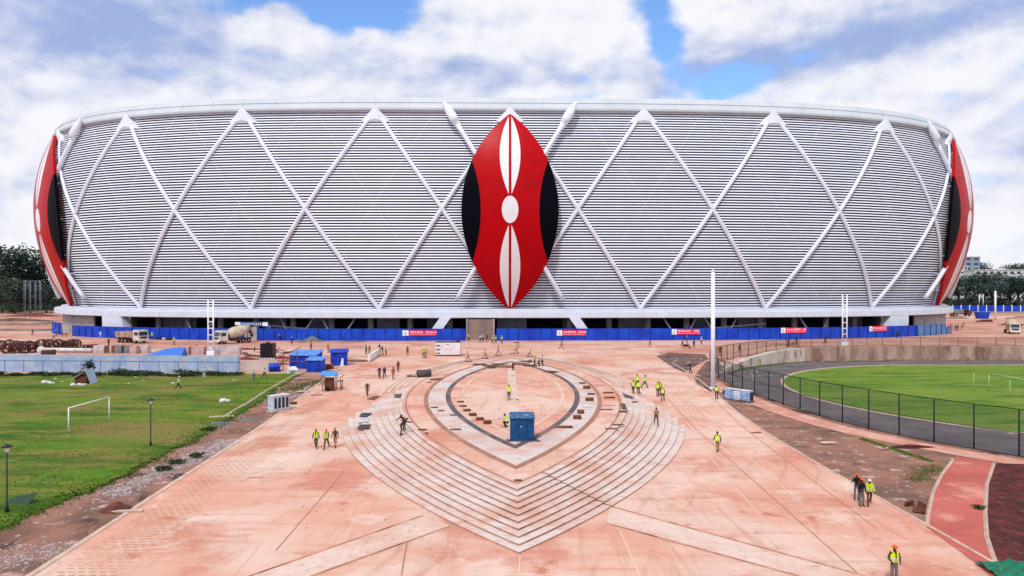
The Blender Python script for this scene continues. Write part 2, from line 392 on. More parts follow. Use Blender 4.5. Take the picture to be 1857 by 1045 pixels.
M['grass'] = grass_mat('rough_grass', srgb(94, 128, 38), srgb(56, 96, 28), srgb(130, 128, 58), srgb(134, 116, 70), .04, (.47, .7))
M['field'] = grass_mat('pitch_grass', srgb(108, 142, 50), srgb(78, 116, 38), srgb(134, 142, 68), srgb(120, 124, 62), .09, (.66, .8))
M['asphalt'] = mat('track_asphalt', srgb(108, 99, 101), .9, c2=srgb(90, 82, 86), vs=.3, coords='World', bump=.3, c3=srgb(136, 112, 104), s3=.09, f3=(.55, .72))
M['kerb'] = mat('kerb_concrete', srgb(206, 178, 162), .85, var=.25, vs=1.2, coords='World', bump=.2)
M['redpath'] = mat('red_path', srgb(186, 98, 86), .85, c2=srgb(170, 84, 76), vs=.4, coords='World', c3=srgb(204, 140, 122), s3=.2, bump=.15)
M['mulch'] = mat('dark_red_soil', srgb(96, 36, 34), .95, c2=srgb(58, 22, 26), vs=.8, coords='World', bump=1, bs=2.5, c3=srgb(112, 62, 56), s3=1.4, f3=(.55, .7))
M['path'] = mat('worn_path', srgb(206, 158, 142), .9, c2=srgb(186, 130, 112), vs=.4, coords='World')

# ------------------------------------------------------------------ ground sheets
def grid_sheet(name, xs, ys, hf, m, dz=0, **kw):
    mb = MB(); nx = len(xs)
    vs = [(x, y, hf(x, y) + dz) for y in ys for x in xs]
    fs = [(j * nx + i, j * nx + i + 1, (j + 1) * nx + i + 1, (j + 1) * nx + i) for j in range(len(ys) - 1) for i in range(nx - 1)]
    mb.add(vs, fs, 0, True); o = mb.build(name, m, recalc=False); tag(o, kind='structure', **kw); return o
def frange(a, b, s):
    n = max(1, int(round((b - a) / s))); return [a + (b - a) * i / n for i in range(n + 1)]
xs = frange(-2600, -200, 300) + frange(-170, -30, 10) + frange(-26, 26, 6.5) + frange(28, 72, .7) + frange(74, 200, 6) + frange(240, 2600, 300)
ys = frange(-60, 20, 20) + frange(25, 49, 4) + frange(50, 64, 1) + frange(65, 103, 1) + frange(104, 150, .7) + frange(155, 300, 12) + frange(350, 900, 60) + frange(1100, 5000, 500)
grid_sheet('ground', xs, ys, lambda x, y: hg(x, y) + (.05 * noise.noise((x * .2, y * .2, 0)) if (y > 110 and track_d(x, y) > 48 and abs(x) > 40) else 0), M['ground'])

def row_sheet(name, ys, xl, xr, m, dz, nx=12, hf=hg, **kw):
    mb = MB(); vs = []; n = nx + 1
    for y in ys:
        a, b = xl(y), xr(y)
        for i in range(n):
            x = a + (b - a) * i / nx; vs.append((x, y, hf(x, y) + dz))
    fs = [(j * n + i, j * n + i + 1, (j + 1) * n + i + 1, (j + 1) * n + i) for j in range(len(ys) - 1) for i in range(nx)]
    mb.add(vs, fs, 0, True); o = mb.build(name, m, recalc=False); tag(o, kind='structure', **kw); return o
def interp(tab):
    def f(y):
        if y <= tab[0][0]: return tab[0][1]
        for (a, b), (c, d) in zip(tab, tab[1:]):
            if y <= c: return b + (d - b) * (y - a) / (c - a)
        return tab[-1][1]
    return f
PL = interp([(0, -24.0), (35, -24.0), (67, -25.4), (96, -25.9), (133, -28.5), (168, -34)])
PR = interp([(0, 24.4), (42, 24.4), (57, 24.3), (79, 24.8), (133, 28.2), (168, 34)])
row_sheet('plaza', frange(4, 160, 1), PL, PR, M['plaza'], .03, 16)
# pale kerb along the left edge of the plaza, tactile bands beside it
kb = MB()
for (f, sgn, y1) in ((PL, -1, 132), (PR, 1, 120)):
    yy = frange(4, y1, 2); secs = []
    for y in yy:
        x = f(y); h = base_h(y); x0, x1 = (x - .35, x) if sgn < 0 else (x, x + .2)
        secs.append([(x0, y, h - .2), (x1, y, h - .2), (x1, y, h + .07), (x0, y, h + .07)])
    kb.loft(secs, m=0)
tag(kb.build('kerb', M['kerb']), kind='structure')
tac = MB()
for bx in range(6):
    for y in frange(24, 84, .42):
        x0 = PL(y) + .9 + bx * .52 + (.26 if int(round(y / .42)) % 2 else 0)
        if random.random() < .05: continue
        h = hg(x0, y) + .034
        tac.add([(x0, y, h), (x0 + .34, y, h), (x0 + .34, y + .15, h), (x0, y + .15, h)], [(0, 1, 2, 3)])
M['tac'] = mat('tactile_brown', srgb(172, 126, 96), .9, c2=srgb(200, 154, 132), vs=.3, coords='World')
tag(tac.build('tactile_paving', M['tac'], recalc=False), kind='structure')

# lens outlines (pointed ovals)
def lens(w, h, zc=ZC, n=48):
    Rr = (h * h + w * w) / (2 * w); pts = []
    for i in range(n + 1):
        y = -h * math.cos(PI * i / n); pts.append((max(0, math.sqrt(max(0, Rr * Rr - y * y)) - (Rr - w)), zc + y))
    return pts      # right half, front tip to back tip
def lens_band(name, w0, h0, w1, h1, m, dz, hf=None, **kw):
    """flat band between two lens outlines on the ground"""
    mb = MB(); A = lens(w0, h0); B = lens(w1, h1); hf = hf or (lambda x, y: max(0.0, hg(x, y)))
    for s in (-1, 1):
        vs = []
        for (a, b) in zip(A, B):
            for k in range(5):
                t = k / 4; x = s * (a[0] * (1 - t) + b[0] * t); y = a[1] * (1 - t) + b[1] * t
                vs.append((x, y, hf(x, y) + dz))
        fs = [(j * 5 + i, j * 5 + i + 1, j * 5 + 6 + i, j * 5 + 5 + i) for j in range(len(A) - 1) for i in range(4)]
        mb.add(vs, fs)
    o = mb.build(name, m); tag(o, kind='structure', **kw); return o
# ten steps down from the platform (level 0) to the front (level -1.3)
st = MB()
for k in range(NS):
    t = (NS - 1 - k) / (NS - 1)      # k=0 lowest/outermost
    w = WI + (WO - WI) * t; h = HI + (HO - HI) * t
    right = lens(w, h, n=64); poly = right + [(-x, y) for x, y in reversed(right[1:-1])]
    top = -1.3 + .13 * (k + 1) + (.012 if k == NS - 1 else 0)
    poly = [(x, y) for x, y in poly]
    # keep only where this step is above the ramp
    ycut = 66
    while base_h(ycut) < top + .03 and ycut < 140.5: ycut += .5
    if k == NS - 1: ycut = 200
    poly = [(x, min(y, ycut)) for x, y in poly]
    out = []
    for p in poly:
        if not out or (abs(out[-1][0] - p[0]) + abs(out[-1][1] - p[1])) > .02: out.append(p)
    st.prism(out, top - .135 if k else -1.7, top - .035, ms=1, mt=1)      # riser, dirt and shade both in its brown
    nose = [(x * 1.0, y) for x, y in out]
    cx = 0; cy = ZC
    big = [(x + .015 * (1 if x > 0 else -1 if x < 0 else 0), y - (.02 if y < ZC and abs(x) < 6 else 0)) for x, y in out]
    st.prism(big, top - .035, top, ms=0, mt=0)
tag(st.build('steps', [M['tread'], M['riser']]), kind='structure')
fl = lambda x, y: .012
def plat(x, y): return max(.012, hg(x, y) + .035)
# platform paving rings
lens_band('paving_band', 0.0001, .0001, 7.6, 31.2, M['plaza'], .004, plat)
lens_band('paving_ring', 7.6, 31.6, 8.2, 33.0, M['darkring'], .012, plat)
lens_band('paving_ring', 8.2, 33.2, 10.25, 38.3, M['bandg'], .008, plat)
lens_band('paving_ring', 10.2, 38.3, 10.7, 39.4, M['brownring'], .014, plat)
lens_band('paving_ring', 10.7, 39.4, 13.1, 43.4, M['plaza'], .006, plat)
lens_band('paving_ring', 12.6, 42.8, 12.8, 43.1, M['brownring'], .012, plat)
for k in (5, 6, 7, 8):
    t = (NS - 1 - k) / (NS - 1); w = WI + (WO - WI) * t; h = HI + (HO - HI) * t
    yc = 66
    while base_h(yc) < -1.3 + .13 * (k + 1) - .06: yc += .5
    for s in (-1, 1):
        mb = MB()
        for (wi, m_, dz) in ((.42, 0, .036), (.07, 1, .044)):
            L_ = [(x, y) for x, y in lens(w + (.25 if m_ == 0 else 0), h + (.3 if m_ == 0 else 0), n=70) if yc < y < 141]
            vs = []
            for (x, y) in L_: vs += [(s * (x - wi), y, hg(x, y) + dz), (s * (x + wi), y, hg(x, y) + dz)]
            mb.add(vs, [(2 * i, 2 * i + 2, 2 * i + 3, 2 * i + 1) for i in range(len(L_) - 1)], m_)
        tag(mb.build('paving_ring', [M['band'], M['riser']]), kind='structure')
# pale axial strip across the platform
row_sheet('paving_strip', frange(64, 112, 2), lambda y: -.6, lambda y: .6, M['band'], .03, 2, plat)
# worn ring lines inside
lens_band('paving_ring', 6.0, 27.5, 6.35, 28.2, M['band'], .008, plat)
# diagonal light paths at the foot of the steps
def strip_px(name, a0, a1, b0, b1, m, dz, edge=None):
    A0, A1, B0, B1 = [at(*p, h=-1.3) for p in (a0, a1, b0, b1)]
    A1 = A1 + (A1 - A0) * .6; B1 = B1 + (B1 - B0) * .6
    mb = MB(); mb.add([(p.x, p.y, -1.3 + dz) for p in (A0, A1, B1, B0)], [(0, 1, 2, 3)]); tag(mb.build(name, m), kind='structure')
    if edge:
        for (P0, P1) in ((A0, A1), (B0, B1)):
            d = (P1 - P0).normalized(); n = Vector((-d.y, d.x, 0)) * edge
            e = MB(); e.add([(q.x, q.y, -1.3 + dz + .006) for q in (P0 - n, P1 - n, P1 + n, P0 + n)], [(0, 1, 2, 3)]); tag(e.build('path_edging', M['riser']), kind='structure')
strip_px('path', (768, 936), (466, 1042), (818, 955), (568, 1045), M['band'], .04, .09)
strip_px('path', (1105, 919), (1400, 1000), (1100, 950), (1400, 1033), M['band'], .04, .1)
# thin pale joint lines running along the plaza
jl = MB()
for (p, q) in (((1218, 742), (1395, 955)), ((1270, 742), (1470, 930)), ((1400, 960), (1470, 1045)), ((1123, 668), (1190, 708)), ((1140, 655), (1192, 682)), ((943, 1010), (941, 1045)), ((1125, 965), (1160, 1045)), ((1210, 720), (1330, 830))):
    A, B = at(*p), at(*q); K = 12; d = (B - A).normalized(); n = Vector((-d.y, d.x, 0)) * .035
    for k in range(K):
        a_, b_ = A.lerp(B, k / K), A.lerp(B, (k + 1) / K)
        jl.add([(v.x, v.y, hg(v.x, v.y) + .042) for v in (a_ - n, b_ - n, b_ + n, a_ + n)], [(0, 1, 2, 3)])
tag(jl.build('joint_line', mat('joint_pale', srgb(220, 186, 170), .9)), kind='structure')
jd = MB()
for (p, q) in (((1190, 700), (1560, 1045)), ((1255, 690), (1590, 960)), ((625, 855), (500, 1000)), ((738, 985), (728, 1045))):
    A, B = at(*p), at(*q); K = 14; d = (B - A).normalized(); n = Vector((-d.y, d.x, 0)) * .035
    for k in range(K):
        a_, b_ = A.lerp(B, k / K), A.lerp(B, (k + 1) / K)
        jd.add([(v.x, v.y, hg(v.x, v.y) + .042) for v in (a_ - n, b_ - n, b_ + n, a_ + n)], [(0, 1, 2, 3)])
tag(jd.build('joint_line', mat('joint_dark', srgb(170, 112, 92), .9)), kind='structure')

# dark drainage joint crossing the right steps, pale stone beside it
dj = MB(); A, B = at(983, 858), at(1112, 922); d = (B - A); d.z = 0; d.normalize(); n = Vector((-d.y, d.x, 0)) * .07; Ln = math.hypot(B.x - A.x, B.y - A.y); K = int(Ln / .05)
for k in range(K):
    p = A + d * (Ln * k / K); q = A + d * (Ln * (k + 1) / K); z0 = gh(p.x, p.y) + .012; z1 = gh(q.x, q.y) + .012
    dj.add([(p.x - n.x, p.y - n.y, z0), (q.x - n.x, q.y - n.y, z1), (q.x + n.x, q.y + n.y, z1), (p.x + n.x, p.y + n.y, z0)], [(0, 1, 2, 3)])
tag(dj.build('drain_joint', mat('drain_dark', srgb(92, 74, 70), .9)), kind='structure')
# left rough grass
gb = [at(x, y) for x, y in ((0, 962), (100, 915), (180, 885), (250, 850), (330, 808), (400, 770), (432, 752), (490, 715), (540, 683))]
GX = interp([(-50, gb[0].x)] + [(p.y, p.x) for p in gb])
def gz(x, y): return .13 + .1 * noise.noise((x * .15, y * .15, 0)) + .03 * noise.noise((x, y, 0))
def gedge(y): return GX(y) + 1.1 * noise.noise((y * .35, 3, 0)) + .5 * noise.noise((y * 1.3, 8, 0))
gy = frange(10, 104.5, .5)
row_sheet('grass_field', gy, lambda y: -190, gedge, M['grass'], .03, 60, lambda x, y: hg(x, y) + gz(x, y))
# worn footpath across the grass
pth = [at(x, y) for x, y in ((-60, 742), (0, 735), (120, 722), (250, 709), (330, 702), (400, 697), (470, 690))]
pf = interp([(p.x, p.y) for p in pth])
mb = MB(); X = frange(pth[0].x, pth[-1].x, 1); vs = []
for x in X:
    w = .55 + .35 * noise.noise((x * .3, 0, 0))
    for k in (-1, 0, 1):
        y = pf(x) + k * w; vs.append((x, y, hg(x, y) + gz(x, y) + .06))
mb.add(vs, [(3 * i + j, 3 * i + j + 1, 3 * i + 4 + j, 3 * i + 3 + j) for i in range(len(X) - 1) for j in (0, 1)], 0, True)
M['trail'] = mat('worn_trail', srgb(132, 106, 70), .95, c2=srgb(96, 96, 48), vs=.6, coords='World')
tag(mb.build('footpath', M['trail'], recalc=False), kind='structure')

# right: running track basin, infield, kerbs, ring path
def arc_sheet(name, d0, d1, m, dz, xmax=230, hf=hg, nd=4, a0=90, a1=270, thick=0):
    """band between offsets d0,d1 of the track axis (76,98)-(xmax,98)"""
    mb = MB(); path = []; AA = []
    for x in frange(xmax, 76, 6)[:-1]: path.append((x, 98, 0, 1)); AA.append(90)
    for a_ in frange(90, 270, 2.5): path.append((76, 98, math.cos(R(a_)), math.sin(R(a_)))); AA.append(a_)
    for x in frange(76, xmax, 6)[1:]: path.append((x, 98, 0, -1)); AA.append(270)
    D1 = d1 if callable(d1) else (lambda a_: d1); DD0 = d0 if callable(d0) else (lambda a_: d0)
    if thick:
        secs = []
        for (cx, cy, nx, ny) in path:
            q = []
            for (d, z) in ((d0, -thick), (d1, -thick), (d1, dz), (d0, dz)):
                x, y = cx + nx * d, cy + ny * d; q.append((x, y, hf(x, y) + z))
            secs.append(q)
        mb.loft(secs)
        return tag(mb.build(name, m), kind='structure')
    vs = []; n = nd + 1
    for (cx, cy, nx, ny), a_ in zip(path, AA):
        for k in range(n):
            d = DD0(a_) + (D1(a_) - DD0(a_)) * k / nd; x, y = cx + nx * d, cy + ny * d; vs.append((x, y, hf(x, y) + dz))
    mb.add(vs, [(j * n + i, j * n + i + 1, (j + 1) * n + i + 1, (j + 1) * n + i) for j in range(len(path) - 1) for i in range(nd)], 0, True)
    return tag(mb.build(name, m), kind='structure')
B2 = lambda x, y: -2.0
arc_sheet('running_track', 35.9, lambda a_: 45.35 if a_ < 150 else fd(a_) - .1, M['asphalt'], .03, nd=14)
arc_sheet('pitch', .01, 35.6, M['field'], .05, hf=B2, nd=14)
arc_sheet('kerb', 35.5, 36.0, M['kerb'], .1, hf=B2, thick=.2)
arc_sheet('path', lambda a_: fd(a_) + 1.2, lambda a_: fd(a_) + 3.9, M['path'], .035, hf=lambda x, y: hg(x, y), nd=4)
# ------------------------------------------------------------------ stadium
D0 = 174.0; LM = 242 * D0 / F; GAM = .013
ZB, ZT = 7.45, 56.3
def phi(s):
    s = s % 16
    if s > 8: return 180 - phi(16 - s)
    if s > 4: return 90 - phi(8 - s)
    return 45 * (s / 4) ** 2.7
SUB = 40
tab = [(0.0, 0.0)]
for i in range(16 * SUB):
    a_ = R(phi((i + .5) / SUB)); x, y = tab[-1]
    tab.append((x + math.cos(a_) * LM / SUB, y + math.sin(a_) * LM / SUB))
x16 = tab[-1][0]
tab = [(x - x16 * i / (16 * SUB), y) for i, (x, y) in enumerate(tab)]
def plan(s):
    """s in modules, -16..16, 0 = front centre, positive to the right"""
    s = (s + 16) % 32 - 16; sg = 1 if s >= 0 else -1; q = abs(s) * SUB
    i = min(int(q), 16 * SUB - 1); f = q - i
    x = tab[i][0] * (1 - f) + tab[i + 1][0] * f; y = tab[i][1] * (1 - f) + tab[i + 1][1] * f
    a_ = R(phi(abs(s)))
    return sg * x, y, sg * math.sin(a_), -math.cos(a_)
def SP(s, off, z):
    x, y, nx, ny = plan(s); x += nx * off; y += ny * off
    return Vector((x * math.cos(GAM) - y * math.sin(GAM) * 0, D0 + y + GAM * x, z))
def prof(t): return -3.6 + 22.8 * t - 19.2 * t * t
def zt(t): return ZB + (ZT - ZB) * t
stad = empty('stadium', (0, D0, 0), label='huge rounded white stadium wrapped in horizontal louvers with red, black and white shields', cat='stadium')
def sbuild(mb, name, m, parent=None, **kw):
    """world-space mesh under the stadium root"""
    p = parent or stad
    o = mb.build(name, m, **kw); o.parent = p
    o.location = -Vector((0, D0, 0)) if p == stad else Vector((0, 0, 0))
    return o
SS = frange(-16, 16, .125)[:-1]
def sring(secf, ss=SS, loop=True, mb=None, m=0, closed=True, sm=False):
    mb = mb or MB(); mb.loft([secf(s) for s in ss], loop=loop, closed=closed, caps=not loop, m=m, sm=sm); return mb
# louvers
NL = 75; pitch = (ZT - ZB) / NL
lv = MB()
for k in range(NL):
    zc = ZB + pitch * (k + .5); t = (zc - ZB) / (ZT - ZB); o_ = prof(t)
    dz = 1e-3
    sec = [(.18, -.18), (.23, -.12), (.10, .145), (-.05, .155), (-.02, -.12)]
    lv.loft([[SP(s, o_ + a_, zc + b_) for a_, b_ in sec] for s in SS], loop=True, caps=False)
sbuild(lv, 'louver_screen', M['louver'], recalc=False)
# dark inner wall behind louvers, secondary braces
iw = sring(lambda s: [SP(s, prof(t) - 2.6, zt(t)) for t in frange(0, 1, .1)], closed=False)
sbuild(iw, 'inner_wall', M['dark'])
br_ = MB()
for i in range(-40, 41):
    s0 = i * .25
    for sg in (-1, 1):
        if abs(s0) > 5.5: continue
        pts = [SP(s0 + sg * t * .95, prof(t) - .4, zt(t)) for t in frange(0, 1, .1)]
        if i % 2 == 0: br_.tube(pts, .11, 4, sm=False, caps=False)
sbuild(br_, 'secondary_brace', M['darkbrace'])
# diagonal beams
def beam(s0, s1, t0=0.0, t1=1.0, w=.5, d=.42):
    mb = MB(); secs = []
    T = frange(t0, t1, .05)
    for t in T:
        s = s0 + (s1 - s0) * t; c = SP(s, prof(t) + .42, zt(t))
        e_ = SP(s + (s1 - s0) * .02, prof(t + .02) + .42, zt(t + .02)) - c
        x, y, nx, ny = plan(s); n = Vector((nx, ny, 0)); side = e_.cross(n).normalized()
        secs.append([c - side * w - n * .1, c - side * w * .8 + n * d * .6, c - side * w * .25 + n * d, c + side * w * .25 + n * d, c + side * w * .8 + n * d * .6, c + side * w - n * .1])
    mb.loft(secs); return mb
NB = 8
for i in range(-16, 16):
    if abs(i) > 9 and i % 1: continue
    for sg in (-1, 1):
        sbuild(beam(i + sg, i), 'diagonal_beam', M['beam'])
for i in range(-16, 16):
    g_ = MB(); o_ = prof(1)
    a_, b_, c_ = SP(i, o_ + 1.55, ZT + .75), SP(i - .105, o_ + 1.35, ZT - 3.1), SP(i + .105, o_ + 1.35, ZT - 3.1)
    d_ = SP(i, o_ + 1.75, ZT - 2.4)
    a2, b2, c2 = SP(i, o_ + .3, ZT + .9), SP(i - .12, o_ + .3, ZT - 3.1), SP(i + .12, o_ + .3, ZT - 3.1)
    g_.add([a_, b_, c_, d_, a2, b2, c2], [(0, 1, 3), (0, 3, 2), (1, 2, 3), (0, 4, 5, 1), (0, 2, 6, 4), (1, 5, 6, 2)])
    sbuild(g_, 'apex_plate', M['beam'])
# rim: leaning fascia in two bands + roof deck
rj = sring(lambda s: [SP(s, .2, ZT - .15), SP(s, 1.25, ZT - .1), SP(s, 1.3, ZT + .35), SP(s, .5, ZT + 1.75), SP(s, .62, ZT + 1.85), SP(s, -.35, ZT + 3.3), SP(s, -1.2, ZT + 3.35), SP(s, -1.2, ZT - .15)])
for s in frange(-8, 8, .25):
    rj.tube([SP(s, 1.32, ZT + .3), SP(s, .53, ZT + 1.78)], .035, 3, m=1, sm=False); rj.tube([SP(s, .64, ZT + 1.9), SP(s, -.34, ZT + 3.28)], .035, 3, m=1, sm=False)
M['joint'] = mat('joint_grey', srgb(176, 182, 192), .6)
sbuild(rj, 'rim_fascia', [M['rim'], M['joint']])
sbuild(sring(lambda s: [SP(s, -1.1, ZT + 3.2), SP(s, -14, ZT + 4.2 - 1.4), SP(s, -30, ZT + 1.0), SP(s, -48, ZT - 3.5)], closed=False), 'roof', M['rim'])
# base rings
sbuild(sring(lambda s: [SP(s, -5, 6.4), SP(s, -1.3, 6.4), SP(s, -1.15, 6.5), SP(s, -1.15, 7.35), SP(s, -1.3, 7.5), SP(s, -5, 7.5)]), 'base_ledge', M['ring'])
bj = sring(lambda s: [SP(s, -6, 5.35), SP(s, .5, 5.25), SP(s, .7, 5.4), SP(s, .55, 6.7), SP(s, .4, 6.85), SP(s, -6, 6.9)])
for s in frange(-6, 6, .1): bj.tube([SP(s, .71, 5.42), SP(s, .56, 6.7)], .03, 3, m=1, sm=False)
sbuild(bj, 'base_ring', [M['ring'], M['joint']])
# ground storey: soffit, recessed walls, columns
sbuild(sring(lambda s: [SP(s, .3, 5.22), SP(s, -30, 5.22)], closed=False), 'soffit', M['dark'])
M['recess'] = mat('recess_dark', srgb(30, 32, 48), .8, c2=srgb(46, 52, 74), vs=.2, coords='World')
M['panelwall'] = mat('grey_block_wall', srgb(112, 122, 138), .8, c2=srgb(92, 100, 116), vs=.4, coords='World', bump=.2)
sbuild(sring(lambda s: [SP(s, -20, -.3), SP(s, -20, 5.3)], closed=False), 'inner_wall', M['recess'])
rnd = random.Random(3)
for i in range(-23, 24):
    s = i * .3125 + .156
    if abs(s) < .33: continue
    cb = MB(); c = SP(s, -8.0, 0); cb.tube([(c.x, c.y, -.3), (c.x, c.y, 5.3)], .75, 14); sbuild(cb, 'column', M['conc'])
def wallseg(s0, s1, off, z1=5.3, m='panelwall', name='wall_panel', z0=-.3):
    mb = MB(); mb.loft([[SP(s, off - .2, z0), SP(s, off + .2, z0), SP(s, off + .2, z1), SP(s, off - .2, z1)] for s in frange(s0, s1, .05)]); return sbuild(mb, name, M[m])
for (a_, b_, o_) in ((-1.05, -.87, -9), (-.1, .13, -6.5), (.86, 1.12, -9), (1.85, 2.1, -9), (2.85, 3.1, -9), (-2.95, -2.6, -9), (-2.0, -1.8, -10), (-3.95, -3.5, -7), (3.75, 4.3, -7), (-4.6, -4.05, -5), (-.66, -.5, -11), (.42, .6, -11), (-1.62, -1.45, -11), (1.5, 1.64, -12)):
    wallseg(a_, b_, o_)
for (a_, b_) in ((3.47, 4.3), (-4.3, -3.5)): wallseg(a_, b_, -1.5, m='conc')
# entrance block behind the gap in the hoarding
M['entr'] = mat('entrance_concrete', srgb(142, 124, 116), .9, c2=srgb(122, 106, 104), vs=.4, coords='World', bump=.2)
wallseg(-.31, -.125, 1.2, 5.0, 'entr', 'entrance_wall')
wallseg(-.125, -.115, 1.3, 5.1, 'conc', 'entrance_post'); wallseg(-.325, -.315, 1.3, 5.1, 'conc', 'entrance_post')
# raking legs and V-struts
def slab(pts, off0, off1, m, name='raking_leg', par=None):
    mb = MB(); n = len(pts)
    mb.add([SP(s, off0 + o, z) for s, z, o in pts] + [SP(s, off1 + o, z) for s, z, o in pts], [tuple(range(n)), tuple(range(n, 2 * n))] + [(i, (i + 1) % n, n + (i + 1) % n, n + i) for i in range(n)])
    return sbuild(mb, name, m)
for sg in (-1, 1):
    slab([(sg * .44, 5.4, 0), (sg * .52, 5.4, 0), (sg * .64, -.2, 1), (sg * .56, -.2, 1)], .6, 1.9, M['ring'])
    slab([(sg * 3.08, 5.35, 0), (sg * 3.29, 5.35, 0), (sg * 3.26, -.2, .5), (sg * 3.0, -.2, .5)], -1.8, .7, M['ring'])
    for b_ in (1.3, 1.62, 2.4):
        for k in (-1, 1):
            mb = MB(); mb.tube([SP(sg * b_ + k * .13, -2, 5.3), SP(sg * b_ + k * .03, -1, 0)], .22, 8); sbuild(mb, 'v_strut', M['darkbrace'])
    mb = MB(); mb.tube([SP(sg * 1.15, -3, 1.4), SP(sg * 2.0, -3, 3.6)], .22, 6); sbuild(mb, 'stair_beam', M['darkbrace'])
# shields
M['seamred'] = mat('seam_red', srgb(140, 0, 14), .5)
def shield(s_c, thick=.7):
    Zm = (51.3 + 8.6) / 2 + 1.2; H = 24.0; Wd = 11.6; Rr = (H * H + Wd * Wd) / (2 * Wd)
    def hw(v):            # half width at height v*H
        y = v * H; return max(0.0, math.sqrt(max(0, Rr * Rr - y * y)) - (Rr - Wd))
    def surf(u, v, lift=0):   # u metres across, v -1..1
        z = Zm + v * H; t = (z - ZB) / (ZT - ZB)
        o_ = prof(min(max(t, 0), 1)) + (1.5 + 2.6 * (1 - v * v) if abs(s_c) < 1 else 1.9 + 1.2 * (1 - v * v)) + lift
        w = Wd; o_ -= (1.6 if abs(s_c) < 1 else .7) * min(1, (u / w) ** 2)
        return SP(s_c + u / LM, o_, z)
    nv, nu = 60, 28
    V = [-math.cos(PI * i / nv) * .5 - .0 for i in range(nv + 1)]
    V = [-1 + 2 * i / nv for i in range(nv + 1)]
    def lobe(v):         # edge of the black lobes: u beyond this is black
        y = v * H; q = 12.6; a_ = abs(y)
        if a_ > q: return 99
        return hw(q / H) - (hw(q / H) - 6.9) * math.sqrt(max(0, 1 - (a_ / q) ** 2)) ** 1.0 if True else 0
    def lobe2(v):
        y = abs(v * H)
        R2 = (12.0 ** 2 + 2.15 ** 2) / (2 * 2.15)
        if y > 12.0: return hw(v)
        return 6.95 + (R2 - math.sqrt(max(0, R2 * R2 - y * y)))
    sh = MB()
    def body(u0, u1, lift, m):      # front shell between two u-functions
        vs = []; n = 9
        rows = [v for v in V]
        for v in rows:
            a_, b_ = u0(v), u1(v)
            for k in range(n): vs.append(surf(a_ + (b_ - a_) * k / (n - 1), v, lift))
        sh.add(vs, [(j * n + i, j * n + i + 1, (j + 1) * n + i + 1, (j + 1) * n + i) for j in range(len(rows) - 1) for i in range(n - 1)], m, True)
    body(lambda v: -min(hw(v), lobe2(v)), lambda v: min(hw(v), lobe2(v)), 0, 0)
    body(lambda v: min(hw(v), lobe2(v)), hw, 0, 1)
    body(lambda v: -hw(v), lambda v: -min(hw(v), lobe2(v)), 0, 1)
    # rim (thickness) and back
    for sg in (-1, 1):
        for (l0, l1) in ((0, -thick),):
            vs = []
            for v in V: vs += [surf(sg * hw(v), v, l0), surf(sg * hw(v), v, l1)]
            for j in range(len(V) - 1):
                sh.add([vs[2 * j], vs[2 * j + 1], vs[2 * j + 3], vs[2 * j + 2]], [(0, 1, 2, 3)], 1 if abs(V[j] * H) < 12 else 0)
    for vj in (-.75, -.5, -.25, .25, .5, .75):
        w_ = min(hw(vj) * .98, 6.7); sh.add([surf(-w_ + 2 * w_ * k / 14, vj + dv, .03) for dv in (0, .0026) for k in range(15)], [(k, k + 1, 16 + k, 15 + k) for k in range(14)], 2)
    vs = []
    for v in V:
        for k in range(5): vs.append(surf(hw(v) * (-1 + k / 2), v, -thick))
    sh.add(vs, [(j * 5 + i, j * 5 + i + 1, (j + 1) * 5 + i + 1, (j + 1) * 5 + i) for j in range(len(V) - 1) for i in range(4)], 0, True)
    so = sbuild(sh, 'shield', [M['red'], M['black'], M['seamred']])
    # white leaf stripes: four half leaves and the central boss
    def leaf(v0, v1, sg):
        mb = MB(); K = 24; n = 4; vs = []
        for j in range(K + 1):
            f = j / K; v = v0 + (v1 - v0) * f; wmax = 2.15
            w_ = wmax * (1 - (2 * f - 1) ** 2) ** 1.0
            for k in range(n): vs.append(surf(sg * (.32 + w_ * k / (n - 1)), v, .05))
        b0 = len(vs)
        for j in range(K + 1):
            f = j / K; v = v0 + (v1 - v0) * f; w_ = 2.15 * (1 - (2 * f - 1) ** 2)
            vs += [surf(sg * .32, v, -.1), surf(sg * (.32 + w_), v, -.1)]
        fs = [(j * n + i, j * n + i + 1, (j + 1) * n + i + 1, (j + 1) * n + i) for j in range(K) for i in range(n - 1)]
        fs += [(j * n, (j + 1) * n, b0 + 2 * (j + 1), b0 + 2 * j) for j in range(K)] + [(j * n + n - 1, (j + 1) * n + n - 1, b0 + 2 * (j + 1) + 1, b0 + 2 * j + 1) for j in range(K)]
        mb.add(vs, fs, 0, False); sbuild(mb, 'stripe', M['white'], parent=so)
    for sg in (-1, 1): leaf(.155, .97, sg); leaf(-.97, -.145, sg)
    mb = MB(); vs = [surf(0, .005, .12)]; K = 32
    for k in range(K): a_ = 2 * PI * k / K; vs.append(surf(1.95 * math.cos(a_), .005 + .133 * math.sin(a_), .06))
    for k in range(K): a_ = 2 * PI * k / K; vs.append(surf(2.0 * math.cos(a_), .005 + .136 * math.sin(a_), -.1))
    mb.add(vs, [(0, 1 + k, 1 + (k + 1) % K) for k in range(K)] + [(1 + k, K + 1 + k, K + 1 + (k + 1) % K, 1 + (k + 1) % K) for k in range(K)]); sbuild(mb, 'boss', M['white'], parent=so)
    # brackets to the facade
    for v in (-.8, -.4, 0, .4, .8):
        for sg in (-1, 1):
            mb = MB(); u = sg * hw(v) * .8; z = Zm + v * H; t = (z - ZB) / (ZT - ZB)
            mb.tube([surf(u, v, -.5), SP(s_c + u / LM, prof(t) - .5, z)], .2, 6); sbuild(mb, 'bracket', M['beam'], parent=so)
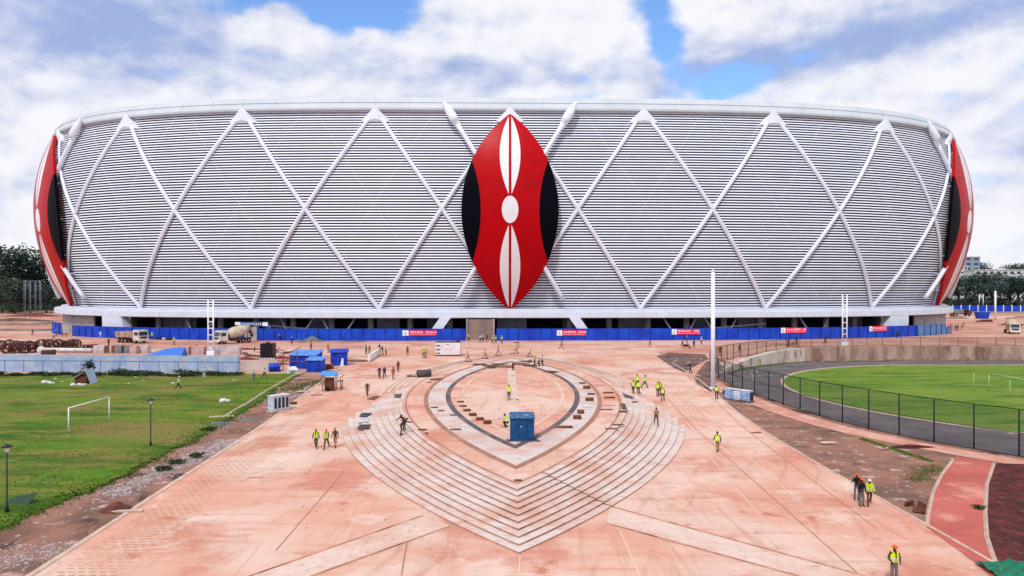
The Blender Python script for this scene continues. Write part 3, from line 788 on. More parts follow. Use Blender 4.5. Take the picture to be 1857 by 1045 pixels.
    # crossed spears
    for sg in (-1, 1):
        def q(f, lift=0):     # f 0 tip .. 1 butt
            u = sg * (16.3 - f * (16.3 + 13.2)); z = 58.1 - f * (58.1 - 9.8)
            t = (z - ZB) / (ZT - ZB); o_ = prof(min(t, 1.0)) + 1.5 + lift + (1.2 if t > .93 else .4) - (0 if abs(s_c) < 1 or f > .75 else .9 if sg * s_c < 0 else 2.2)
            if sg < 0: o_ += .0
            return SP(s_c + u / LM, o_, z)
        mb = MB(); mb.tube([q(f) for f in frange(.13, 1, .03)], .56, 10)
        sp = sbuild(mb, 'spear_shaft', M['beam'])
        mb = MB(); fr = frange(0, .15, .01); prf = [0.05, .42, .72, .95, 1.12, 1.24, 1.32, 1.36, 1.36, 1.32, 1.24, 1.12, 1.0, .88, .78, .7]
        pts = [q(f) for f in fr]; rr = [prf[min(i, 15)] for i in range(len(pts))]
        mb.tube(pts, [q_ * (.62 if i_ > 0 else 1) for i_, q_ in enumerate(rr)], 12, flat=1.3); sbuild(mb, 'spearhead', M['beam'])
        for f in (.3, .86):
            mb = MB(); p = q(f); z = p.z; t = (z - ZB) / (ZT - ZB); u = sg * (16.3 - f * 29.5)
            mb.tube([p, SP(s_c + u / LM, prof(min(t, 1)) - .3, z)], .15, 6); sbuild(mb, 'spear_bracket', M['beam'])
    return so
for sc_ in (0, -4.0, 4.0, 8, -8): shield(sc_)
# ------------------------------------------------------------------ paint box for objects
def sm(n, c, r=.6, **k): M[n] = mat(n, c if isinstance(c, tuple) else srgb(*c), r, **k); return M[n]
sm('hoard', srgb(14, 74, 200), .45, c2=srgb(10, 54, 176), vs=.3, coords='World', bump=.2, c3=srgb(64, 88, 160), s3=.5, f3=(.58, .75))
sm('hoard_post', srgb(20, 40, 120), .6); sm('hoardpale', srgb(70, 116, 176), .5, c2=srgb(96, 130, 172), vs=.5, coords='World')
sm('sheet', srgb(164, 184, 212), .5, c2=srgb(140, 162, 196), vs=.4, coords='World', c3=srgb(178, 184, 196), s3=.6)
sm('seam', srgb(104, 124, 158), .6)
sm('banner_red', srgb(226, 26, 72), .5); sm('banner_white', srgb(226, 230, 238), .5); sm('mark', srgb(150, 150, 160), .6)
sm('pole_white', srgb(238, 242, 250), .4, c2=srgb(226, 230, 240), vs=.8); sm('galv', srgb(150, 156, 168), .4, metal=.3)
sm('truck_white', srgb(218, 216, 212), .4, c2=srgb(196, 186, 176), vs=1.2); sm('glass_dark', srgb(38, 48, 58), .12, spec=.6); sm('tyre', srgb(30, 27, 27), .9)
sm('chassis', srgb(60, 40, 32), .8, c2=srgb(92, 62, 48), vs=2); sm('drum', srgb(206, 196, 178), .6, c2=srgb(176, 158, 138), vs=.9); sm('tipper', srgb(184, 164, 148), .75, c2=srgb(146, 112, 94), vs=1.2)
sm('rim_grey', srgb(150, 140, 132), .5); sm('rust', srgb(110, 62, 48), .9, c2=srgb(70, 40, 36), vs=1.5); sm('rebar', srgb(98, 60, 52), .85, c2=srgb(66, 42, 44), vs=2)
sm('blue_shed', srgb(24, 70, 196), .5, c2=srgb(16, 46, 156), vs=1); sm('blue_roof', srgb(96, 150, 220), .5, c2=srgb(70, 120, 200), vs=1.5)
sm('kiosk', srgb(12, 84, 140), .45, c2=srgb(10, 62, 112), vs=1.3); sm('kiosk_roof', srgb(58, 104, 150), .5, c2=srgb(38, 72, 112), vs=2.5)
sm('dark_grey', srgb(42, 42, 50), .6); sm('black_plastic', srgb(20, 20, 28), .45, c2=srgb(34, 32, 42), vs=2)
sm('pale_block', srgb(200, 192, 196), .8, c2=srgb(176, 160, 162), vs=1); sm('block_pink', srgb(196, 168, 164), .85, c2=srgb(178, 146, 142), vs=1)
sm('block_grey', srgb(130, 132, 138), .85, c2=srgb(104, 108, 116), vs=1); sm('block_blue', srgb(60, 110, 200), .6)
sm('bluewrap', srgb(150, 176, 214), .35, c2=srgb(110, 140, 190), vs=2.2, bump=.4, bs=4); sm('foil', srgb(206, 216, 232), .3, c2=srgb(160, 174, 200), vs=3, bump=.4)
sm('mat_grey', srgb(96, 86, 90), .9, c2=srgb(70, 62, 66), vs=3); sm('brick', srgb(140, 84, 66), .9, c2=srgb(112, 62, 48), vs=3); sm('wood', srgb(136, 98, 74), .85, c2=srgb(98, 66, 50), vs=2)
sm('white_obj', srgb(216, 216, 220), .7, c2=srgb(186, 184, 190), vs=2); sm('gravel', srgb(116, 118, 124), .95, c2=srgb(92, 92, 98), vs=1.5, bump=1, bs=6)
sm('soilheap', srgb(150, 124, 116), .95, c2=srgb(124, 96, 86), vs=1, bump=1, bs=4); sm('redsoil', srgb(132, 60, 56), .95, c2=srgb(104, 44, 44), vs=1, bump=1, bs=4)
sm('green_net', srgb(20, 120, 84), .7, c2=srgb(16, 92, 70), vs=4, bump=.6); sm('lamp_black', srgb(30, 34, 34), .5); sm('lamp_glass', srgb(226, 232, 230), .3)
sm('fence_dark', srgb(26, 38, 38), .6); sm('goal_white', srgb(226, 230, 226), .5); sm('goal_green', srgb(150, 196, 140), .5)
sm('rubble', srgb(176, 166, 168), .95, c2=srgb(146, 128, 126), vs=2)
ORD = ['first', 'second', 'third', 'fourth', 'fifth', 'sixth', 'seventh', 'eighth', 'ninth', 'tenth', 'eleventh', 'twelfth', 'thirteenth', 'fourteenth', 'fifteenth', 'sixteenth', 'seventeenth', 'eighteenth', 'nineteenth']
HG = lambda p: Vector((p.x, p.y, hg(p.x, p.y)))
def G(px, py, h=None): return at(px, py, h)
def thing(name, px, py, label, cat, group=None, rz=0, h=None):
    return empty(name, G(px, py, h), rz, label=label, cat=cat, group=group)
def part(mb, name, m, par, **k): return mb.build(name, m if isinstance(m, list) else (M[m] if isinstance(m, str) else m), par, **k)
def solo(mb, name, m, loc, label, cat, group=None, rz=0, **k):
    o = mb.build(name, M[m] if isinstance(m, str) else m, None, loc=loc, rz=rz, **k); return tag(o, label, cat, group)

# ------------------------------------------------------------------ hoarding round the stadium with banners
def hoard(s0, s1, off, z1, m, label, z0=-.05):
    e = empty('hoarding', SP((s0 + s1) / 2, off, 0), label=label, cat='hoarding'); o = e.location
    mb = MB(); ss = frange(s0, s1, .009)
    secs = []
    for i, s in enumerate(ss):
        w = .05 if i % 2 else 0
        p0, p1 = SP(s, off + w, z0), SP(s, off - .06 + w, z0); secs.append([p0 - o, p1 - o, p1 - o + Vector((0, 0, z1 - z0)), p0 - o + Vector((0, 0, z1 - z0))])
    mb.loft(secs)
    for i in range(0, len(ss), 9):
        p = SP(ss[i], off + .1, z0) - o; x, y, nx, ny = plan(ss[i]); mb.box((p.x, p.y, (z1 + z0) / 2), (.14, .1, z1 - z0), rz=math.atan2(nx, -ny), m=1)
    part(mb, 'cladding', [M[m], M['hoard_post']], e)
    mb = MB(); mb.tube([SP(s, off + .02, z1) - o for s in frange(s0, s1, .05)], .05, 5); part(mb, 'top_rail', m, e)
    return e
hoard(-3.5, -.325, 4.0, 2.85, 'hoard', 'long blue hoarding at the foot of the stadium, left of the entrance gap')
hoard(-.10, 3.25, 4.0, 2.85, 'hoard', 'long blue hoarding at the foot of the stadium, right of the entrance gap')
hoard(3.25, 3.74, 4.0, 2.9, 'hoardpale', 'pale weathered blue hoarding curving round the right corner of the stadium')
hoard(-3.95, -3.75, 3.0, 3.2, 'hoard', 'short blue hoarding piece beside the grey wall at the left corner')
def banner(px, py, wpx, hpx, label, seed):
    Y = SP(0, 4.3, 0).y
    # find s on the curve under this pixel
    best = min((abs(928.5 + F * ((ray_s(s)) - 0) - px), s) for s in frange(-4.3, 4.4, .01))
    s = best[1]; p = SP(s, 4.16, 0); Yd = p.y; z = CAM.z - (py - 520) / F * Yd
    x, y, nx, ny = plan(s); ang = math.atan2(nx, -ny) + 0
    sc_ = Yd / F; wd = wpx * sc_ / max(.35, math.cos(ang - math.atan2(p.x, p.y) * 0)); hh = hpx * sc_
    e = empty('banner', (p.x, p.y, z), math.atan2(nx, -ny), label=label, cat='banner', group='red banners along the blue hoarding')
    mb = MB(); mb.box((wd * .09, 0, 0), (wd * .82, .05, hh)); part(mb, 'red_field', 'banner_red', e)
    mb = MB(); mb.box((-wd * .41, -.004, 0), (wd * .18, .055, hh * 1.02)); lp = part(mb, 'logo_panel', 'banner_white', e)
    mb = MB(); mb.box((-wd * .41, -.045, .1), (.34, .02, .3)); mb.box((-wd * .41, -.045, -.3), (.7, .02, .07)); mb.box((-wd * .41, -.045, -.42), (.6, .02, .06)); part(mb, 'emblem', 'mark', lp)
    r_ = random.Random(seed); mb = MB(); x = -wd * .28; n = 0
    gw = .42 * hh
    while x < wd * .46:
        n += 1
        if n in (7, 8) and r_.random() < .7: x += gw * .6; continue
        for k in range(r_.randint(2, 3)): mb.box((x + gw * .5, -.035, hh * (.04 + .14 * k)), (gw * .7, .02, hh * .06))
        mb.box((x + gw * r_.choice((.25, .5, .75)), -.038, hh * .18), (gw * .16, .02, hh * .36))
        if r_.random() < .5: mb.box((x + gw * .7, -.036, hh * .12), (gw * .13, .02, hh * .3), ry=r_.choice((-.5, .5)))
        x += gw
    part(mb, 'lettering', 'banner_white', e)
    mb = MB(); x = -wd * .28
    while x < wd * .46:
        w_ = r_.uniform(.25, .7); mb.box((x + w_ / 2, -.035, -hh * .28), (w_, .02, hh * .13)); x += w_ + .14
    part(mb, 'small_lettering', sm('pink_letter', srgb(248, 150, 172), .5) if 'pink_letter' not in M else M['pink_letter'], e)
def ray_s(s):
    p = SP(s, 4.1, 0); dx, dy = p.x - CAM.x, p.y; c, s_ = math.cos(YAW), math.sin(YAW)
    return (dx * c - dy * s_) / (dx * s_ + dy * c)
for i, (x, y, w, h, l) in enumerate(((761, 604, 62, 9.5, 'red banner with white lettering under the left raking leg'), (1036.5, 604, 53, 9.5, 'red banner with white lettering under the right raking leg'),
        (1243, 602, 51, 9.5, 'red banner on the hoarding just left of the tall white column'), (1440, 599.5, 49, 9.5, 'red banner on the hoarding between the tall white column and the ladder mast'),
        (1592, 596.5, 38, 9, 'red banner on the hoarding right of the ladder mast'), (1719, 589, 13, 8.5, 'small pink banner at the far right end of the pale hoarding'))):
    banner(x, y, w, h, l, i + 5)

# signboard over the left gate
e = empty('gate_sign', atd(457, 588, 170.5), label='blue gate signboard with white lettering above grey gate columns behind the mixer truck', cat='sign')
mb = MB(); mb.box((0, 0, 0), (6.0, .3, 1.0)); part(mb, 'board', 'kiosk_roof', e)
mb = MB(); mb.box((-3.4, 0, .15), (1.3, .34, .7)); mb.box((3.2, 0, 0), (1.2, .34, .9)); part(mb, 'end_panel', 'banner_white', e)
r_ = random.Random(4); mb = MB()
for k in range(11):
    x = -2.4 + k * .5; mb.box((x, -.17, 0), (.3, .03, .1)); mb.box((x + r_.uniform(-.1, .1), -.175, 0), (.09, .03, .5)); mb.box((x, -.173, .2), (.28, .03, .08))
    if k % 2: mb.box((x, -.172, -.2), (.28, .03, .08))
part(mb, 'lettering', 'banner_white', e)
for x in (-1.1, .45): mb = MB(); mb.box((x, .4, -1.9), (1.35, .8, 4.6)); part(mb, 'gate_column', 'conc', e)
mb = MB(); mb.tube([(3.2, .2, -.5), (4.3, .2, -1.9)], .12, 6); mb.tube([(3.9, .2, -.2), (4.6, .2, -1.9)], .12, 6); part(mb, 'stay', 'blue_roof', e)

# ------------------------------------------------------------------ masts and poles
def ladder_mast(px, py, H, label):
    e = thing('ladder_mast', px, py, label, 'mast')
    w = .48
    for s in (-1, 1): mb = MB(); mb.tube([(s * w, 0, 0), (s * w, 0, H)], .14, 8); part(mb, 'mast_leg', 'pole_white', e)
    k = 1.4
    while k < H: mb = MB(); mb.box((0, 0, k), (2 * w, .16, .16)); part(mb, 'rung', 'pole_white', e); k += 1.25
    mb = MB(); mb.bbox((0, 0, .45), (1.4, .5, .9)); part(mb, 'foot', 'pole_white', e)
    return e
ladder_mast(382, 645, 10.6, 'white two-legged ladder mast rising behind the pale blue sheet fence')
ladder_mast(1532, 628, 11.2, 'white two-legged ladder mast standing behind the stained retaining wall')
p = G(1293, 705)
e = empty('tall_column', p, label='tall thick white lighting column beside the curved mesh fence', cat='column')
mb = MB(); mb.tube([(0, 0, 0), (0, 0, 15.3)], [.30, .24], 12); part(mb, 'shaft', 'pole_white', e)
mb = MB(); mb.bbox((0, 0, .06), (.8, .8, .12)); part(mb, 'base_plate', 'pole_white', e)
mb = MB(); mb.tube([(0, 0, 15.2), (0, 0, 15.45)], [.27, .2], 12); part(mb, 'cap', 'pole_white', e)
e = empty('lighting_column', G(1805, 580), label='white lighting column on the far right dirt road', cat='column')
mb = MB(); mb.tube([(0, 0, 0), (0, 0, 11.3)], .36, 10); part(mb, 'shaft', 'pole_white', e); mb = MB(); mb.tube([(0, 0, 11.2), (0, 0, 11.4)], .4, 10); part(mb, 'cap', 'pole_white', e)
for i, (x, y, h) in enumerate(((1776, 562, 8.5), (1783, 562, 8.5))):
    mb = MB(); mb.tube([(0, 0, 0), (0, 0, h)], .22, 8); mb.box((0, 0, h), (.9, .3, .3)); solo(mb, 'light_pole', 'pole_white', G(x, y), ('left', 'right')[i] + ' slim white pole of the pair behind the blue skip at far right', 'pole', 'pair of slim poles behind the blue skip')
for x, wl in ((45.5, 'leftmost'), (55, 'second from left'), (64.7, 'third from left'), (73.5, 'rightmost, nearest the shield')):
    mb = MB(); H = 25.0 * .62
    for (a_, b_) in ((-.25, -.25), (.25, -.25), (0, .25)): mb.tube([(a_, b_, 0), (a_, b_, H)], .05, 4)
    for k in range(22): mb.tube([(-.25, -.25, k * H / 22), (.25, -.25, (k + 1) * H / 22)], .03, 3); mb.tube([(.25, -.25, k * H / 22), (0, .25, (k + 1) * H / 22)], .03, 3)
    solo(mb, 'lattice_pole', 'galv', G(x, 582 if x < 50 else 578), 'thin grey lattice pole before the dark trees, ' + wl + ' of four', 'pole', 'four lattice poles at far left')
mb = MB(); mb.tube([(0, 0, 0), (0, 0, 16)], .38, 8); solo(mb, 'lighting_column', 'pole_white', atd(100, 557, 430) * 1, 'short white column seen between the left shield and the trees', 'column')

def street_lamp(px, py, H, label):
    e = thing('street_lamp', px, py, label, 'lamp', 'black garden lamps on the grass')
    mb = MB(); mb.tube([(0, 0, 0), (0, 0, .5), (0, 0, .55), (0, 0, H)], [.11, .1, .055, .045], 8); part(mb, 'post', 'lamp_black', e)
    mb = MB(); mb.tube([(0, 0, H - .05), (0, 0, H + .3)], [.08, .17], 8); part(mb, 'globe', 'lamp_glass', e)
    mb = MB(); mb.tube([(0, 0, H + .3), (0, 0, H + .36), (0, 0, H + .5)], [.34, .3, .03], 10); part(mb, 'cap', 'lamp_black', e)
    mb = MB(); mb.tube([(0, 0, -.05), (0, 0, .12)], [.2, .16], 8); part(mb, 'base', 'lamp_black', e)
street_lamp(12, 932, 3.9, 'black garden lamp at the left edge above a green metal plate')
street_lamp(273, 812, 3.9, 'black garden lamp between the goal and the rubble strip')
mb = MB(); mb.add([(-.9, 0, 0), (1.0, -.1, .0), (1.3, .6, .75), (-.2, .7, .5), (-.9, .06, 0), (1.0, -.04, 0), (1.3, .66, .75), (-.2, .76, .5)], [(0, 1, 2, 3), (7, 6, 5, 4), (0, 4, 5, 1), (1, 5, 6, 2), (2, 6, 7, 3), (3, 7, 4, 0)])
solo(mb, 'metal_plate', sm('plate_green', srgb(36, 62, 44), .6), G(20, 920), 'dark green bent metal plate leaning by the lamp at the left edge', 'plate')

# goals
def goal(A, B, h, m, label, back=None):
    e = empty('football_goal', A, label=label, cat='goal'); o = A
    for p in (A, B): mb = MB(); mb.tube([p - o, p - o + Vector((0, 0, h))], .06, 8); part(mb, 'post', m, e)
    mb = MB(); mb.tube([Vector((0, 0, h)), B - o + Vector((0, 0, h))], .06, 8); part(mb, 'crossbar', m, e)
    if back:
        for p in back: mb = MB(); mb.tube([p - o, p - o + Vector((0, 0, h * 1.0))], .05, 6); part(mb, 'net_pole', m, e)
goal(G(124, 787), G(197.7, 763.3), 2.5, 'goal_white', 'white football goal frame on the left grass')
A = Vector((68.6, 101, -1.95)); B = Vector((68.6, 93.7, -1.95))
goal(A, B, 2.5, 'goal_green', 'pale green-white goal frame with net poles on the running track infield', [A + Vector((-2.2, 0, 0)), B + Vector((-2.2, 0, 0))])

# ------------------------------------------------------------------ trucks (front towards +X, centre at wheel base)
def wheel(e, x, y, r=.52, w=.32, n=2):
    mb = MB(); mb.tube([(x, y - w / 2, r), (x, y - w / 2 + .05, r), (x, y + w / 2 - .05, r), (x, y + w / 2, r)], [r * .9, r, r, r * .9], 18); t = part(mb, 'wheel', 'tyre', e)
    mb = MB(); mb.tube([(x, y - w / 2 - .02, r), (x, y + w / 2 + .02, r)], r * .5, 12); part(mb, 'rim', 'rim_grey', t)
def truck(e, kind):
    mb = MB(); mb.box((-1.0, 0, .95), (7.8, .9, .35)); mb.box((-1, .35, .8), (1.6, 1.9, .5)); part(mb, 'chassis', 'chassis', e)
    for x in (2.1, -2.6, -4.0):
        for y in (-1.02, 1.02): wheel(e, x, y)
    prof_ = [(1.3, .75), (3.25, .75), (3.45, 1.1), (3.42, 1.75), (3.15, 2.75), (2.95, 2.95), (1.35, 2.95)]
    mb = MB(); mb.loft([[(x, s * 1.22, z) for x, z in prof_] if abs(s) == 1 else [(x, s * 1.22, z) for x, z in prof_] for s in (-1, 1)]); mb.box((2.2, 0, 3.0), (1.6, 2.2, .14)); cab = part(mb, 'cab', 'truck_white', e)
    mb = MB(); mb.add([(3.445, -1.05, 1.82), (3.445, 1.05, 1.82), (3.20, 1.02, 2.72), (3.20, -1.02, 2.72)], [(0, 1, 2, 3)]); part(mb, 'windscreen', 'glass_dark', cab)
    for s in (-1, 1):
        mb = MB(); mb.add([(1.75, s * 1.235, 1.85), (2.95, s * 1.235, 1.85), (2.85, s * 1.235, 2.6), (1.85, s * 1.235, 2.6)], [(0, 1, 2, 3)]); part(mb, 'side_window', 'glass_dark', cab)
        mb = MB(); mb.box((3.5, s * .92, 1.0), (.08, .34, .2)); part(mb, 'headlight', 'lamp_glass', cab)
        mb = MB(); mb.box((3.3, s * 1.45, 2.3), (.12, .18, .55)); part(mb, 'mirror', 'dark_grey', cab)
    mb = MB(); mb.box((3.46, 0, 1.38), (.06, 1.7, .42)); part(mb, 'grille', 'dark_grey', cab)
    mb = MB(); mb.bbox((3.45, 0, .72), (.28, 2.45, .42), bev=.06); part(mb, 'bumper', 'truck_white', cab)
    if kind == 'mixer':
        mb = MB(); P_ = [(1.0, 0, 2.0), (.6, 0, 2.08), (-.6, 0, 2.35), (-2.4, 0, 2.75), (-3.8, 0, 3.15), (-4.8, 0, 3.5)]; mb.tube(P_, [.45, .95, 1.32, 1.36, .9, .5], 18); part(mb, 'drum', 'drum', e)
        mb = MB(); mb.box((.9, 0, 1.5), (.4, 1.6, 1.0)); mb.tube([(-3.7, -.8, 1.1), (-4.1, -.6, 2.6)], .09, 5); mb.tube([(-3.7, .8, 1.1), (-4.1, .6, 2.6)], .09, 5); part(mb, 'drum_stand', 'chassis', e)
        mb = MB(); mb.add([(-4.7, -.6, 3.9), (-5.4, -.5, 4.1), (-5.4, .5, 4.1), (-4.7, .6, 3.9), (-4.8, -.25, 3.3), (-5.1, -.25, 3.3), (-5.1, .25, 3.3), (-4.8, .25, 3.3)], [(0, 1, 5, 4), (1, 2, 6, 5), (2, 3, 7, 6), (3, 0, 4, 7)]); part(mb, 'hopper', 'rust', e)
        mb = MB(); mb.tube([(-4.9, 0, 2.7), (-5.6, 0, 1.3)], [.35, .25], 8); part(mb, 'chute', 'rust', e)
    else:
        mb = MB(); x0, x1 = -5.0, 1.1
        mb.loft([[(x0, -1.22, 1.3), (x0 - .25, -1.25, 2.6), (x0 - .25, -1.13, 2.6), (x0 + .1, -1.1, 1.4)], [(x1, -1.22, 1.3), (x1, -1.25, 2.75), (x1, -1.13, 2.75), (x1, -1.1, 1.4)]])
        mb.loft([[(x0, 1.22, 1.3), (x0 - .25, 1.25, 2.6), (x0 - .25, 1.13, 2.6), (x0 + .1, 1.1, 1.4)], [(x1, 1.22, 1.3), (x1, 1.25, 2.75), (x1, 1.13, 2.75), (x1, 1.1, 1.4)]])
        mb.box(((x0 + x1) / 2, 0, 1.32), (x1 - x0, 2.3, .12)); mb.box((x1, 0, 2.05), (.12, 2.4, 1.45)); mb.box((x0 - .1, 0, 1.95), (.12, 2.4, 1.25)); mb.box((x1 + .3, 0, 2.85), (.7, 2.2, .1))
        for k in range(7):
            for s in (-1, 1): mb.box((x0 + .6 + k * .85, s * 1.26, 2.0), (.12, .1, 1.3))
        part(mb, 'tipper_body', 'tipper', e)
        mb = MB()
        for k in range(26): mb.ball((random.uniform(-4.6, .7), random.uniform(-.8, .8), 2.3), random.uniform(.35, .6), nu=7, nv=5, sz=.7)
        part(mb, 'load', 'soilheap', e)
truck(thing('tipper_truck', 243, 622, 'dusty white-cab tipper truck parked by the blue hoarding at left', 'truck', rz=R(-28)), 'tipper')
truck(thing('mixer_truck', 418, 623, 'white concrete mixer truck with tilted drum in front of the gate columns', 'truck', rz=R(-128)), 'mixer')
truck(thing('mixer_truck', 1836, 605, 'white concrete mixer truck driving on the dirt at far right', 'truck', rz=R(-115)), 'mixer')
e = thing('flatbed_truck', 1742, 574, 'dark flatbed truck parked behind the stadium ring at right', 'truck', rz=R(10))
mb = MB(); mb.box((-1, 0, 1.3), (7, 2.4, .3)); part(mb, 'bed', 'dark_grey', e); mb = MB(); mb.loft([[(2.6, s, .7), (4.4, s, .7), (4.5, s, 1.7), (4.1, s, 2.8), (2.6, s, 2.8)] for s in (-1.2, 1.2)]); part(mb, 'cab', 'chassis', e)
mb = MB(); mb.bbox((-1.6, 0, 2.3), (4.5, 2.2, 1.7)); part(mb, 'load_box', 'block_grey', e)
for x in (3.4, -2.6, -3.9):
    for y in (-1, 1): wheel(e, x, y)
e = thing('skip', 1781, 578, 'blue steel skip on the far right dirt by the slim poles', 'skip')
mb = MB(); mb.add([(-1.8, -1.2, 0), (1.8, -1.2, 0), (1.8, 1.2, 0), (-1.8, 1.2, 0), (-2.3, -1.5, 2.6), (2.3, -1.5, 2.6), (2.3, 1.5, 2.6), (-2.3, 1.5, 2.6)], [(0, 1, 2, 3), (0, 1, 5, 4), (1, 2, 6, 5), (2, 3, 7, 6), (3, 0, 4, 7)]); part(mb, 'tub', 'hoard', e)
mb = MB(); mb.tube([(-2.3, -1.5, 2.6), (2.3, -1.5, 2.6), (2.3, 1.5, 2.6), (-2.3, 1.5, 2.6), (-2.3, -1.5, 2.6)], .1, 5); part(mb, 'rim', 'hoard', e)

# ------------------------------------------------------------------ left: sheet fence, low wall, stores yard
def sheet_fence():
    A, B = G(-60, 673.5), G(436, 677.5); d = (B - A); Ln = d.length; d.normalize(); n = Vector((d.y, -d.x, 0))
    e = empty('sheet_fence', A, math.atan2(d.y, d.x), label='long pale blue corrugated sheet fence along the far edge of the grass', cat='fence')
    H = 2.62; x = 0; k = 0; r_ = random.Random(5)
    while x < Ln - .1:
        w = min(3.05, Ln - x); mb = MB(); secs = []; dh = r_.uniform(-.05, .05); K = 20
        for i in range(K + 1):
            xx = x + (w - .03) * i / K; yy = -.03 if i % 2 else 0
            secs.append([(xx, yy, -.15), (xx, yy + .03, -.15), (xx, yy + .03, H + dh), (xx, yy, H + dh)])
        mb.loft(secs); part(mb, 'panel', 'sheet', e); x += w; k += 1
    mb = MB(); mb.box((Ln / 2, -.05, 1.72), (Ln, .03, .07)); part(mb, 'seam', 'seam', e)
    for i in range(int(Ln / 3.05)): mb = MB(); mb.box((i * 3.05, -.05, .8), (.06, .04, 1.7)); part(mb, 'post', 'seam', e)
    return e
sheet_fence()
A, B = G(438, 672), G(505, 672); mb = MB(); Ln = (B - A).length
mb.box((Ln / 2, 0, .75), (Ln, .4, 1.5)); solo(mb, 'low_wall', 'concp', A, 'low rough concrete wall continuing right of the blue sheet fence', 'wall', rz=math.atan2(B.y - A.y, B.x - A.x))

def coil(par_loc, r, rz, label, group, wd=1.1, n=9, seed=0):
    r_ = random.Random(seed); mb = MB()
    for k in range(n):
        rr = r * r_.uniform(.72, 1.0); x = -wd / 2 + wd * k / (n - 1) + r_.uniform(-.05, .05); tl = r_.uniform(-.12, .12)
        mb.tube([(x + tl * math.cos(t), rr * math.cos(t), r * .98 + rr * math.sin(t)) for t in [2 * PI * j / 20 for j in range(21)]], .055, 4, sm=False)
    return solo(mb, 'rebar_coil', 'rebar', par_loc, label, 'coil', group, rz=rz)
r_ = random.Random(11)
cps = [(2, 634), (16, 635), (29, 635), (41, 634), (50, 636), (57, 634), (66, 634), (74, 633), (82, 634), (90, 633), (98, 634), (106, 632), (113, 633), (120, 632), (127, 633), (134, 632), (140, 633), (11, 641), (22, 641), (36, 641), (46, 641), (60, 640)]
for i, (x, y) in enumerate(cps):
    coil(G(x, y), r_.uniform(.85, 1.15), r_.uniform(-.7, .5), 'rusty wire coil, ' + (ORD[i] + ' from left in the back row' if i < 17 else ORD[i - 17] + ' from left in the front row') + ' of the heap', 'rusty coils heaped at left', seed=i)
for i, (x, y) in enumerate(((149, 634), (155, 634), (161, 633), (167, 633), (173, 632))):
    coil(G(x, y), .5, r_.uniform(-.6, .4), ORD[i] + ' small low coil from the left at the right end of the coil heap', 'small coils at the end of the heap', .7, 6, i + 40)
# long white pipe, crate, slabs
A, B = G(80, 639), G(168, 640); mb = MB(); mb.tube([Vector((0, 0, .5)), B - A + Vector((0, 0, .5))], .42, 10); solo(mb, 'long_pipe', 'white_obj', A, 'long white pipe lying in front of the rusty coils', 'pipe')
mb = MB(); mb.ball((0, 0, .6), .8, nu=9, nv=6); mb.ball((.7, .2, .4), .6, nu=9, nv=6); solo(mb, 'white_bag', 'white_obj', G(75, 641), 'lumpy white bag at the left end of the long pipe', 'bag')
def crate(px, py, d, m, label, cat='crate', rz=0, name='crate', group=None):
    e = thing(name, px, py, label, cat, group, rz)
    w, dp, h = d; mb = MB(); mb.bbox((0, 0, h / 2), d, bev=.05); part(mb, 'body', m, e)
    mb = MB()
    for s in (-1, 1): mb.box((s * w * .47, 0, h * .5), (w * .05, dp + .05, h * 1.02)); mb.box((0, 0, h * (.5 + s * .48)), (w, dp + .06, h * .05))
    part(mb, 'batten', 'wood' if m in ('rust', 'wood') else m, e); return e
crate(88, 645.5, (1.9, 1.4, 1.1), 'rust', 'rusty brown crate just behind the sheet fence at left')
mb = MB(); mb.box((0, 0, .5), (4.2, 2, .12), ry=.08); mb.box((.4, .2, .3), (3.2, 1.6, .5)); solo(mb, 'white_sheets', 'white_obj', G(47, 650), 'pile of white sheets sloping behind the sheet fence at far left', 'sheets')
bl = [(177, 640, 1.05, 'pale_block', 'pale block, first of the row right of the long pipe'), (187, 640, 1.05, 'pale_block', 'pale block, second of the row right of the long pipe'), (197, 640, .55, 'wood', 'narrow brown post in the block row'), (203, 640, .5, 'block_pink', 'slim pinkish block between two brown posts'),
      (208, 640, .45, 'brick', 'dark red-brown narrow stack in the block row'), (217, 640, 1.4, 'block_grey', 'grey block stack right of the dark red stack'), (226, 640, .6, 'dark_grey', 'dark narrow stack beside the grey block stack'), (233, 640, 1.2, 'block_grey', 'speckled grey block below the truck'),
      (244, 641, 1.3, 'block_pink', 'pink block stack with two courses below the truck cab'), (255, 640, 1.0, 'block_pink', 'pink block near the middle of the yard row'), (264, 640, 1.4, 'pale_block', 'long whitish block left of the blue tarpaulin')]
for (x, y, w, m, l) in bl: crate(x, y, (w, 1.2, 1.45), m, l, 'block', name='block_stack')
mb = MB(); mb.add([(-4.2, 0, .1), (3.0, -.3, .1), (3.0, 1.2, 1.75), (.2, 1.2, 1.6), (-2.2, .8, .9), (3.0, 2.5, .1), (-3.6, 2, .1)], [(0, 1, 2, 3, 4), (1, 5, 2), (2, 5, 6, 4, 3), (0, 4, 6)]); solo(mb, 'tarpaulin', 'block_blue', G(300, 648), 'bright blue tarpaulin draped over materials behind the sheet fence', 'tarpaulin')
for (x, w, l) in ((335, 2.0, 'pink pallet of blocks right of the blue tarpaulin'), (361, 2.4, 'pink-white pallet of blocks left of the ladder mast'), (394, 3.3, 'pale pallet of blocks right of the ladder mast'), (420, 3.5, 'long pale pallet of blocks at the right end of the yard')):
    crate(x, 643, (w, 1.3, 1.5), 'block_pink' if x < 370 else 'pale_block', l, 'pallet', name='block_pallet')
